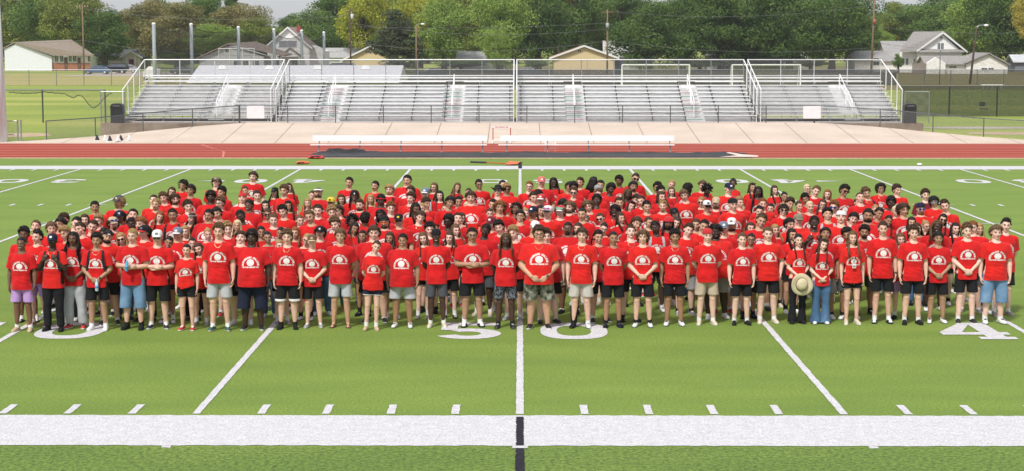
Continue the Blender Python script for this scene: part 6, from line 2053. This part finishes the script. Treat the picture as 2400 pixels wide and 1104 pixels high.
def pattern(name):
    if name == 'denim': return ramp_mat('denim', [(.3,(.10,.19,.32)),(.55,(.16,.28,.44)),(.75,(.26,.39,.54))], scale=4, detail=8, fine=(120,.2), bump=.2, bscale=200)
    if name == 'denimdark': return ramp_mat('denim_dark', [(.3,(.045,.10,.20)),(.55,(.085,.17,.31)),(.75,(.18,.29,.44))], scale=4, detail=6, stretch=(1,1,.4), fine=(120,.2), bump=.2, bscale=200)
    if name == 'camo': return ramp_mat('camouflage', [(.40,(.035,.038,.03)),(.44,(.11,.12,.085)),(.54,(.20,.205,.155)),(.60,(.30,.29,.23))], scale=11, detail=3, bump=.2, bscale=200)
    if name == 'bandana': return ramp_mat('bandana', [(.30,(.015,.017,.022)),(.52,(.02,.024,.032)),(.56,(.35,.38,.42)),(.62,(.03,.035,.045))], scale=42, detail=4)
BOT = {  # kind of cut, cloth, hem band
 'lavender': ('short','lavender','lavender'), 'blackpants': ('pants','black','black'), 'greypants': ('sweat','lightgrey','lightgrey'), 'black': ('short','black','black'),
 'jeanshorts': ('long','denim','denim'), 'blackprint': ('mid','black','black'), 'frshorts': ('tiny','black','black'), 'greyshort': ('short','lightgrey','lightgrey'),
 'navylong': ('long','navy','navy'), 'blackband': ('mid','black','white'), 'navyshort': ('tiny','navy','white'), 'charcoal': ('short','charcoal','charcoal'),
 'patterned': ('short','bandana','bandana'), 'camo': ('mid','camoX','camoX'), 'beige': ('short','beige','beige'), 'khaki': ('short','khaki','khaki'), 'bluejeans': ('jeans','denimdark','denimdark'),
 'shortblack': ('tiny','black','black'), 'grey': ('mid','grey','grey'), 'jeans': ('pants','denimdark','denimdark'), 'flare': ('flare','black','black'), 'white': ('short','lightgrey','lightgrey')}
def bm_(c): return pattern(c.replace('X','')) if c in ('denim','denimdark','camoX','bandana') else cm(c)
# (kind, upper, sole, laces)
SHOE = {'tanslip': ('slip','tan','tan','tan'), 'black': ('slip','black','black','black'), 'red': ('high','red','white','black'), 'white': ('sneak','white','white','white'), 'bluewhite': ('high','navy','white','white'),
 'redsneak': ('sneak','red','white','white'), 'green': ('sneak','green','cream','white'), 'blackwhite': ('sneak','black','white','black'), 'greysneak': ('sneak','grey','cream','white'), 'flip': ('flip','brown','brown','brown'),
 'whitesneak': ('sneak','white','grey','charcoal'), 'cream': ('sneak','cream','white','cream'), 'slide': ('slide','navy','white','navy'), 'blacksneak': ('sneak','black','charcoal','grey'), 'boot': ('slide','black','black','black')}
EXTRA_SHOES = ['white','whitesneak','white','whitesneak','blackwhite','black','slide','cream','greysneak','blacksneak','red']

_c = {}
def cached(key, fn):
    if key not in _c: _c[key] = fn()
    return _c[key]
def get_body(b, p, h, s_): return cached(('body', b, p, h, s_), lambda: build_body(b, p, h, s_))
def get_shirt(b, p, var=''):
    if var == 'slant': return cached(('shirt', b, p, var), lambda: build_shirt(b, p, .86, .03, crop=lambda c: .86 + (c.x+.05)*.30 if c.x > -.10 else .905))
    return cached(('shirt', b, p, var), lambda: build_shirt(b, p, .79 if b != 'f' else .80))
def get_print(b, p, var=''):
    return cached(('print', b, p, var), lambda: build_print(get_shirt(b, p, var), 0, {'m': 1.222, 'f': 1.20, 'h': 1.215}[b], {'m': .91, 'f': .86, 'h': 1.02}[b], .12 if var else 0))
def draped(shirt, pts, r, out=.004, flat=False, width=.02):
    bt = cached(('bvh', shirt.name), lambda: BVHTree.FromPolygons([v.co[:] for v in shirt.vertices], [tuple(p.vertices) for p in shirt.polygons]))
    res = []
    for x, z in pts:
        h, *_ = bt.ray_cast(Vector((x, -1, z)), Vector((0, 1, 0)))
        y = h.y if h else -.07
        if z > 1.45: y = max(y, -.075) if h else -.055
        res.append(Vector((x, y - out, z)))
    mb = MB()
    if not flat: mb.tube(res, r, 5)
    else:
        for a, b in zip(res, res[1:]):
            mb.quad(a+Vector((-width,.004,0)), a+Vector((width,.0,0)), b+Vector((width,.0,0)), b+Vector((-width,.004,0)))
            mb.quad(a+Vector((-width,-.006,0)), a+Vector((width,-.010,0)), b+Vector((width,-.010,0)), b+Vector((-width,-.006,0)))
    return mb
def get_hair(s_, v): return cached(('hair', s_, v), lambda: hair_mesh(s_, v))

HATS = {'grey': ('trucker','charcoal','charcoal','white'), 'navy': ('cap','navy','navy','white'), 'tan': ('trucker','tan','tan','cream'), 'camo': ('trucker','camo','camo','tan'), 'blackred': ('cap','black','red','bluegrey'),
 'bluewhite': ('trucker','bluegrey','white','white'), 'black': ('cap','black','black','charcoal'), 'blackwhite': ('cap','black','black','white'), 'yellow': ('cap','yellow','black','black'), 'blackyellow': ('cap','black','black','yellow'),
 'whiteblue': ('trucker','bluegrey','white','white'), 'maroon': ('cap','maroon','maroon','white'), 'coral': ('trucker','coral','coral','white'), 'redwhite': ('cap','red','white','white'), 'white': ('trucker','white','white','charcoal'),
 'whiteblack': ('cap','white','black','black'), 'olive': ('cap','olive','olive','olive'), 'bluegrey': ('cap','bluegrey','bluegrey','white'), 'brown': ('trucker','brown','tan','tan')}
HATWORD = {'grey':'grey','navy':'dark navy','tan':'tan','camo':'camouflage','blackred':'black and red','bluewhite':'blue cap with a white brim','black':'black','blackwhite':'black cap with a white patch','yellow':'yellow and black','blackyellow':'black cap with a yellow badge','whiteblue':'white and blue','maroon':'maroon','coral':'pale red','redwhite':'red and white','white':'white','whiteblack':'white cap with a black brim','olive':'olive','bluegrey':'faded blue','brown':'brown'}
def lens_mat(c): return {'dark': mat('lens_dark', (.01,.01,.012), .08, spec=.9, coat=.5), 'blue': mat('lens_blue', (.03,.09,.6), .12, .6, coat=1), 'orange': mat('lens_orange', (.85,.16,.02), .12, .5, coat=1), 'pink': mat('lens_pink', (.75,.2,.5), .12, .5, coat=1), 'green': mat('lens_green', (.15,.8,.45), .12, .5, coat=1), 'cyan': mat('lens_cyan', (.25,.65,.9), .12, .5, coat=1)}[c]

def make_person(x, y, stature, sex, tone, hair, ex, bottom, shoe, pose, rng, front=False, idx=0, wide=1.0):
    H0 = 'H' in ex
    build = 'h' if (H0 and sex == 'm') else sex
    sm = 'sm' in ex
    hk = '0'
    for t_, k_ in (('L','L'),('R','R'),('<','<'),('>','>'),('up','u'),('down','d')):
        if t_ in ex: hk = k_
    if hk == '0' and not front: hk = rng.choice(['0','l','r','l','r','<','>','u'] if sex == 'm' else ['0','l','r','<','>','l'])
    if front and hk == '0': hk = '0'
    if build == 'h' and hk in ('l', 'r', 'L', 'R', '<', '>', 'd'): hk = '0'
    if not front and pose not in ('raise',): pose = pose if build != 'h' else 'side'
    bpose = pose
    if hk in ('L','R','d') : sm = False
    if hk == 'd' or (hk in ('L', 'R', 'u', '<', '>') and not front): bpose = 'side'
    if sex == 'f' and hk in ('u', 'd', 'R'): hk = {'u': '0', 'd': 'r', 'R': 'r'}[hk]
    if not front and bpose == 'raise': hk = '0'
    rz = rng.uniform(-.26, .26) if not front else rng.uniform(-.10, .10)
    if 'away' in ex: rz += math.pi*.86
    k = stature/1.785
    slim = rng.uniform(.95, 1.05)*(1.06 if H0 and sex == 'f' else 1)*wide
    root = empty('person', (x, y, 0.002), rz, (k*slim, k*slim, k))
    root.rotation_euler[1] = rng.uniform(-.03, .03) if not front else rng.uniform(-.012, .012)
    si = rng.randrange(3)
    hc = hair[0]
    me = get_body(build, bpose, hk, sm)
    link('body', me, [skin(tone, si), m_eye, m_iris if hc not in 'yp' else hairmat('t'), mat('lips_%d' % tone, LIPS[tone], .45), m_teeth], root)
    var = 'slant' if 'slanted' in ex else ''
    sh = get_shirt(build, bpose, var)
    ri = rng.randrange(4)
    so = link('t_shirt', sh, cloth('maroon', CLOTHC['maroon']) if 'maroon' in ex else reds[ri], root)
    if 'maroon' not in ex:
        link('shirt_print', get_print(build, bpose, var), [m_print, m_redprint[ri]], so)
    cut_, c0, c1 = BOT[bottom]
    if front and bottom == 'blackpants' and sex == 'f': cut_ = 'flare'
    bname = {'pants':'trousers','sweat':'trousers','jeans':'trousers','flare':'trousers'}.get(cut_, 'shorts')
    link(bname, cached(('bot', build, cut_), lambda: build_bottom(build, cut_)), [bm_(c0), bm_(c1)], root)
    sk, _, sock = shoe.partition('/')
    kind, u, so_, la = SHOE[sk]
    ft = BUILD[build]['foot']
    for q in (-1, 1):
        kd, uu, ss, ll = kind, u, so_, la
        if sk == 'boot':
            if q < 0: kd, uu, ss, ll = 'boot', 'black', 'black', 'black'
            else: kd, uu, ss, ll = 'sneak', 'white', 'grey', 'grey'
        mats = [cm(uu) if kd not in ('sneak','high') else mat('shoe_'+uu, CLOTHC[uu], .5, var=.12, scale=30), mat('sole_'+ss, tuple(c*.9 for c in CLOTHC[ss]), .7, var=.15, scale=20), cm(ll)]
        link('shoe', cached(('shoe', kd, q, ft), lambda: build_shoe(kd, q, ft)), mats, root)
        if sock and sock != 'none' and (kd != 'boot') and cut_ not in ('jeans', 'flare'):
            hh = {'white': .20, 'black': .17}.get(sock, .2) if rng.random() < .7 or front else .27
            link('sock', cached(('sock', q, hh, ft, kd == 'slide'), lambda: build_sock(q, hh, ft, kd == 'slide')), cm(sock), root)
    HM = head_mx(build, hk)
    if build == 'h': HM = HM @ Matrix.Diagonal((1.05, 1.02, 1.02, 1))
    if build == 'f': HM = HM @ Matrix.Diagonal((.98, 1.0, 1.0, 1))
    st = hair[1]
    capped = [e for e in ex if e.startswith(('cap:', 'bcap:', 'bean:', 'hat'))]
    if capped and st in 'ssqmcae': st = 'z' if st not in 'ce' else 'z'
    hv = rng.randrange(3) if st not in ('v', 'l') else rng.choice((0, 0, 1) if st == 'l' else (0, 2))
    if 'bun' in ex: hv = 0
    if st == 't' and not ('bun' in ex): hv = rng.choice((1, 2, 0))
    if st == 'e' and 'T' in ex: hv = 0
    link('hair', get_hair(st, hv), hairmat(hc), root, HM @ Matrix.Diagonal((.93,.93,.92,1)) if capped and st in 'wlvd' else HM)
    for e in ex:
        a, _, c = e.partition(':')
        def hat(kind, *cols): return link('cap' if kind not in ('hat','bean','band','vis') else {'hat':'hat','bean':'head_wrap','band':'headband','vis':'visor'}[kind], cached(('hat', kind), lambda: cap_mesh(kind)), [cm(q) for q in cols], root, HM)
        if a == 'cap': kd, c0_, c1_, c2_ = HATS[c]; hat(kd, c0_, c1_, c2_)
        elif a == 'bcap': hat('bcap', c, c, 'charcoal' if c == 'black' else c)
        elif a == 'bean': hat('bean', {'blackred': 'black'}.get(c, c), {'blackred': 'red'}.get(c, c), 'white' if c == 'black' and not front else {'blackred': 'red'}.get(c, c))
        elif a == 'vis': hat('vis', 'white', 'white')
        elif a == 'band': hat('band', c, c, 'white')
        elif a == 'hat': hat('hat', 'black', 'charcoal')
        elif a in ('sg', 'sg2', 'gog2'):
            kd = 'dark' if a != 'gog2' else 'wrap'
            link('sunglasses', cached(('gl', kd), lambda: glasses_mesh(kd)), [m_iris, lens_mat(c or ('dark' if a == 'sg' else 'blue' if rng.random() < .7 else 'cyan'))], root, HM)
        elif a == 'gl': link('glasses', cached(('gl', 'clear'), lambda: glasses_mesh('clear')), [m_iris, m_iris], root, HM)
        elif a in ('sgh', 'gogh'): link('sunglasses', cached(('gl', 'up'), lambda: glasses_mesh('up')), [cm('white') if a == 'gogh' else m_iris, lens_mat('dark')], root, HM)
        elif a == 'gog': link('sunglasses', cached(('gl', 'cap'), lambda: glasses_mesh('capwrap')), [cm('white'), lens_mat(c)], root, HM)
        elif a in ('bd', 'gt', 'ms'): link('beard' if a != 'ms' else 'moustache', cached(('beard', a), lambda: beard_mesh(a)), hairmat(hc if hc not in 'pr' else 'k' if tone > 3 else 't'), root, HM)
        elif a == 'hp': link('headphones', cached('hp', headphones_mesh), [cm('black')], root, HM)
        elif a == 'nk':
            link('necklace', cached(('nk', build, bpose), lambda: draped(sh, [(.062*math.sin(math.pi*(t-.5)), 1.462-.075*math.cos(math.pi*(t-.5))**1.2) for t in [i/12 for i in range(13)]], .0028).mesh('necklace', True)), mat('chain', (.72,.60,.36) if rng.random() < 2 else (.8,.8,.8), .25, .8), root)
        elif a in ('wt', 'wb'):
            q = 1; _, el, wr, *_r = arm_joints(build, bpose, q); d_ = (wr-el).normalized(); c_ = wr - d_*.02; rr_ = BUILD[build]['r'][3]+.004
            u_ = d_.orthogonal().normalized(); v_ = d_.cross(u_)
            mb = MB().tube([c_ + (u_*math.cos(2*math.pi*i/14) + v_*math.sin(2*math.pi*i/14))*rr_ for i in range(15)], .006 if a == 'wt' else .004, 5, 0, False)
            if a == 'wt': mb.ball(c_ + Vector((0,-rr_-.002,0)), (.018,.008,.018), 10, 6)
            mb.build('watch' if a == 'wt' else 'wristband', cm('charcoal') if a == 'wt' else cm('cream'), root, True)
        elif a == 'ln':
            ln = link('lanyard', cached(('ln', build, bpose), lambda: draped(sh, [(-.065,1.462),(-.05,1.38),(-.03,1.28),(0,1.17),(.03,1.28),(.05,1.38),(.065,1.462)], .0045, .006).mesh('lanyard', True)), cm('black'), root)
            if 'badge' in ex:
                bz = draped(sh, [(0, 1.10)], .001).v if False else None
                h = -.175
                bd = MB().box(-.034,.034,h-.004,h,1.085,1.165).box(-.026,.026,h-.006,h-.004,1.10,1.135,1)
                o = bd.build('badge', [mat('badge_white', (.8,.8,.8), .5), mat('badge_grey', (.25,.25,.27), .5)], ln)
    return root, so, HM, build, bpose

# ---------------------------------------------------------------- place them
people = []
rngP = random.Random(21)
OX = {}
ox = 0
rows = []
for ln_ in CROWD.strip().splitlines():
    ln_ = ln_.strip()
    if not ln_: continue
    if ln_[0] == '@': ox = int(ln_[1:]); continue
    a = ln_.split()
    ex = a[5:] if not a[4].startswith('gl2') else a[5:]
    hair = a[4].replace('gl2', 'gl')
    rows.append((ox + int(a[0])/5.52, 380 + int(a[1])/5.52, a[2], int(a[3]), hair, ex))
placed = []
anchors = []
front_roots = []
for i, (px, yt, yf, sex, tone, hair, bottom, shoe, pose, exs, look) in enumerate(FRONT):
    ex = exs.split()
    ft = pix(px, yf-2, 0.0)
    # stature from the head-top pixel
    st = at(px, yt+1, ft.y).z
    st = min(2.04, max(1.50, st))
    wide = 1.09 if 'H0' in ex else 1.0
    ex2 = [e for e in ex if e != 'H0'] + (['slanted'] if bottom == 'frshorts' else [])
    r_ = make_person(ft.x, ft.y+.06, st, sex, tone, hair, ex2, bottom, shoe, pose, rngP, True, i, wide)
    if i == 12: r_[0].rotation_euler[1] = .05
    tag(r_[0], None, 'person', 'people lined up in matching red T-shirts for the group photograph')
    r_[0]['label'] = 'person in the front row: ' + look
    placed.append((ft.x, ft.y+.06)); anchors.append((ft.x, i)); front_roots.append((r_, st, px))
rows.sort(key=lambda r: -r[1])
shoe_rng = random.Random(3)
crowd = []
for (px, yt, sex, tone, hair, ex) in rows:
    base = {'m': 1.80, 'f': 1.67}[sex] + (.09 if 'T' in ex else 0)
    best = None
    nearest = min(front_roots, key=lambda f: abs(f[2]-px))[0][0].location.y + .62
    hmax = at(px, yt+1, nearest).z
    for dh in (0, .03, -.03, .06, -.06, .09, -.09, .12, -.12, .15):
        h = min(base + dh, hmax)
        p = pix(px, yt+1, h)
        sep = 9
        for (qx, qy) in placed:
            dx = abs(p.x-qx)
            if dx < .46: sep = min(sep, abs(p.y-qy) + max(0, dx-.30)*2.2)
        sc = min(sep, .46) - abs(dh)*.35
        if best is None or sc > best[0]: best = (sc, p, h, sep)
        if sep >= .46: break
    sc, p, h, sep = best
    placed.append((p.x, p.y))
    crowd.append((p, h, px, yt, sex, tone, hair, ex))
bpal = ['black']*9 + ['charcoal','charcoal','greyshort','grey','khaki','beige','navylong','white','jeans','blackpants','blackprint']
for j, (p, h, px, yt, sex, tone, hair, ex) in enumerate(crowd):
    bot = None
    for e in ex:
        if e.startswith('B:'): bot = e[2:]
    if bot is None: bot = shoe_rng.choice(bpal) if sex == 'm' else shoe_rng.choice(['black','shortblack','shortblack','black','frshorts','jeans','blackpants'])
    if bot == 'black' and sex == 'f' and shoe_rng.random() < .5: bot = 'shortblack'
    shoe = shoe_rng.choice(EXTRA_SHOES) + '/' + shoe_rng.choice(['white','white','black'])
    pose = 'raise' if 'raise' in ex else shoe_rng.choice(['side','side','clasp','behind'] if sex == 'm' else ['side','clasp','behind'])
    ex2 = [e for e in ex if e[:2] != 'B:']
    r_ = make_person(p.x, p.y, h, sex, tone, hair, ex2, bot, shoe, pose, shoe_rng, wide=1.07 if sex == 'm' else 1.04)
    crowd[j] = (r_, p, h, px, yt, sex, tone, hair, ex)
    tag(r_[0], None, 'person', 'people lined up in matching red T-shirts for the group photograph')

# ---------------------------------------------------------------- labels: what each wears, then whose column of heads it stands in
ANCH = ['lavender shorts','raised hands and black joggers','grey sweatpants','crossed hands over a water bottle','blue bottle and denim shorts','white cap and sunglasses','slanted cropped shirt','dark green running shoes','long navy shorts','white-banded basketball shorts','brown flat-brim cap','flip-flops','white-trimmed running shorts','wide shirt and light grey shorts','black head wrap','glasses and folded hands','bandana-patterned shorts','camouflage shorts','black walking boot','tall black socks and slides','black ankle socks and clasped hands','hand tugging the shirt hem','backwards red cap','thin wristband','hands in pockets','straw hat','blue jeans','white badge on a lanyard','very tall build and dark slides','tall white socks','long shorts and silver shoes','black running shoes','knee-length denim shorts']
ORD = ['first','second','third','fourth','fifth','sixth','seventh','eighth','ninth','tenth','eleventh','twelfth','thirteenth','fourteenth']
def wear(ex):
    w_ = []
    for e in ex:
        a, _, c = e.partition(':')
        if a == 'cap': w_.append(HATWORD[c] + (' cap' if 'cap' not in HATWORD[c] else ''))
        elif a == 'bcap': w_.append('backwards %s cap' % c)
        elif a == 'bean': w_.append('black and red head covering' if c == 'blackred' else '%s head wrap' % c)
        elif a == 'vis': w_.append('white visor')
        elif a == 'hat': w_.append('black cowboy hat')
        elif a == 'band': w_.append('%s headband' % c)
        elif a in ('sg','sg2'): w_.append('sunglasses')
        elif a == 'gog2': w_.append('wraparound sunglasses')
        elif a == 'gog': w_.append('mirrored goggles')
        elif a in ('sgh','gogh'): w_.append('sunglasses pushed up')
        elif a == 'gl': w_.append('glasses')
        elif a == 'hp': w_.append('headphones')
        elif a == 'bp': w_.append('backpack')
        elif a == 'nk': w_.append('necklace')
        elif a in ('wt', 'wb'):
            q = 1; _, el, wr, *_r = arm_joints(build, bpose, q); d_ = (wr-el).normalized(); c_ = wr - d_*.02; rr_ = BUILD[build]['r'][3]+.004
            u_ = d_.orthogonal().normalized(); v_ = d_.cross(u_)
            mb = MB().tube([c_ + (u_*math.cos(2*math.pi*i/14) + v_*math.sin(2*math.pi*i/14))*rr_ for i in range(15)], .006 if a == 'wt' else .004, 5, 0, False)
            if a == 'wt': mb.ball(c_ + Vector((0,-rr_-.002,0)), (.018,.008,.018), 10, 6)
            mb.build('watch' if a == 'wt' else 'wristband', cm('charcoal') if a == 'wt' else cm('cream'), root, True)
        elif a == 'ln': w_.append('lanyard')
        elif a == 'maroon': w_.append('maroon shirt')
    return w_
cols = {}
for c in crowd:
    fx = min(anchors, key=lambda a: abs(front_roots[a[1]][2] - c[3]))[1]
    cols.setdefault(fx, []).append(c)
for fx, cs in cols.items():
    cs.sort(key=lambda c: -c[4])
    for n_, c in enumerate(cs):
        ex = c[8]; ws = wear(ex)[:2]
        if ws: head = ' and '.join(ws)
        else: head = 'facing away' if 'away' in ex else 'looking sideways' if ('L' in ex or 'R' in ex) else 'head tilted' if ('<' in ex or '>' in ex) else 'face raised' if 'up' in ex else 'both hands raised' if 'raise' in ex else 'head bowed' if 'down' in ex else 'smiling' if 'sm' in ex else 'bareheaded'
        pos = '%s head up behind the %s' % (ORD[n_], ANCH[fx])
        lab = 'person, %s, %s' % (head, pos)
        if len(lab.split()) > 16:
            head = ws[0] if ws else head; lab = 'person, %s, %s' % (head, pos)
        if len(lab.split()) > 16: lab = 'person, %s, %s' % (' '.join(head.split()[:3]), pos)
        c[0][0]['label'] = ' '.join(lab.split()[:16])

# ---------------------------------------------------------------- backpacks (worn, but things of their own)
def backpack(root, build, bpose, shirt, col, who):
    b = empty('backpack', root.location, root.rotation_euler.z, tuple(root.scale)); b.rotation_euler = root.rotation_euler
    c = CLOTHC[col]; m_ = cloth('pack_'+col, tuple(min(1, x*1.3) for x in c))
    def mk():
        mb = MB(); B = BUILD[build]; yb = B['t'][5][2] + .045
        mb.ball((0, yb+.085, 1.20), (.155,.085,.23), 16, 12); mb.ball((0, yb+.15, 1.12), (.11,.05,.12), 12, 8)
        return remeshed(mb, 'pack', .014, 2)
    link('pack', cached(('pack', build), mk), m_, b)
    for q in (-1, 1):
        s_ = cached(('strap', build, bpose, q), lambda: draped(shirt, [(q*x, z) for x, z in ((.105,1.462),(.115,1.43),(.125,1.37),(.13,1.29),(.14,1.20),(.155,1.10))], .01, .006, True, .026).mesh('strap'))
        link('strap', s_, m_, b)
    tag(b, '%s backpack worn by the person %s' % (col, who), 'backpack', 'backpacks worn in the crowd')
for i, (r_, st, px) in enumerate(front_roots):
    for e in FRONT[i][9].split():
        if e.startswith('bp:'): backpack(r_[0], r_[3], r_[4], r_[1].data, e[3:], 'with ' + ANCH[i])
for fx, cs in cols.items():
    for n_, c in enumerate(cs):
        for e in c[8]:
            if e.startswith('bp:'):
                backpack(c[0][0], c[0][3], c[0][4], c[0][1].data, {'black': 'black', 'grey': 'grey'}[e[3:]], '%s behind the %s' % (ORD[n_], ANCH[fx]))

# ---------------------------------------------------------------- things held in front
def in_person(i, v): return front_roots[i][0][0].matrix_basis @ Vector(v)
def bottle(i, loc, col, label, tilt=0):
    o = empty('water_bottle', in_person(i, loc)); o.rotation_euler = (0, tilt, 0)
    mb = MB(); mb.tube([(0,0,0),(0,0,.012),(0,0,.10),(0,0,.15),(0,0,.185),(0,0,.195)], [.024,.031,.031,.030,.013,.012], 14)
    mb.build('bottle_body', mat('clear_plastic_'+col, (.55,.68,.78) if col == 'clear' else (.05,.42,.72), .12, spec=.8, coat=.5), o, True)
    MB().tube([(0,0,.055),(0,0,.11)], .0322, 14).build('bottle_label', mat('label_blue', (.10,.35,.68), .4), o, True)
    MB().tube([(0,0,.195),(0,0,.215)], .0145, 12).build('bottle_cap', mat('cap_white', (.8,.8,.82), .4), o, True)
    tag(o, label, 'bottle')
bottle(3, (.03,-.185,.74), 'clear', 'clear water bottle hanging from the crossed hands of the person in black shorts and watch')
bottle(4, (-.02,-.275,1.06), 'blue', 'bright blue bottle held at the belly by the person in denim shorts', .1)
o = empty('straw_hat', in_person(25, (.02,-.25,.80))); o.rotation_euler = (rad(82), rad(25), rad(10)); o.scale = (.92, .92, .92)
hm = cached(('hat','hat'), lambda: cap_mesh('hat'))
hc_ = hm.copy(); hc_.name = 'hat_body'; hc_.transform(Matrix.Diagonal((1.35, 1.25, 1.0, 1)) @ Matrix.Translation((0, -.011, -.05)))
m_straw = ramp_mat('straw', [(.3,(.50,.42,.27)),(.7,(.66,.58,.40))], scale=60, detail=3)
link('hat_body', hc_, [m_straw, mat('hat_band', (.12,.08,.05), .7)], o)
tag(o, 'cream straw cowboy hat held low by the person in black flared trousers', 'hat')
# ---------------------------------------------------------------- the air between the camera and the far trees
hz = MB().box(-420, 420, -8, 520, -1.0, 42).build('haze', bpy.data.materials.new('haze'))
hm_ = hz.data.materials[0]; hm_.use_nodes = True
N, L = nodes(hm_); N.remove(N['Principled BSDF'])
pv = N.new('ShaderNodeVolumePrincipled'); pv.inputs['Color'].default_value = (.86,.90,.95,1); pv.inputs['Density'].default_value = .00016; pv.inputs['Anisotropy'].default_value = .2
L.new(pv.outputs[0], N['Material Output'].inputs['Volume'])
tag(hz, None, None, None, 'stuff')
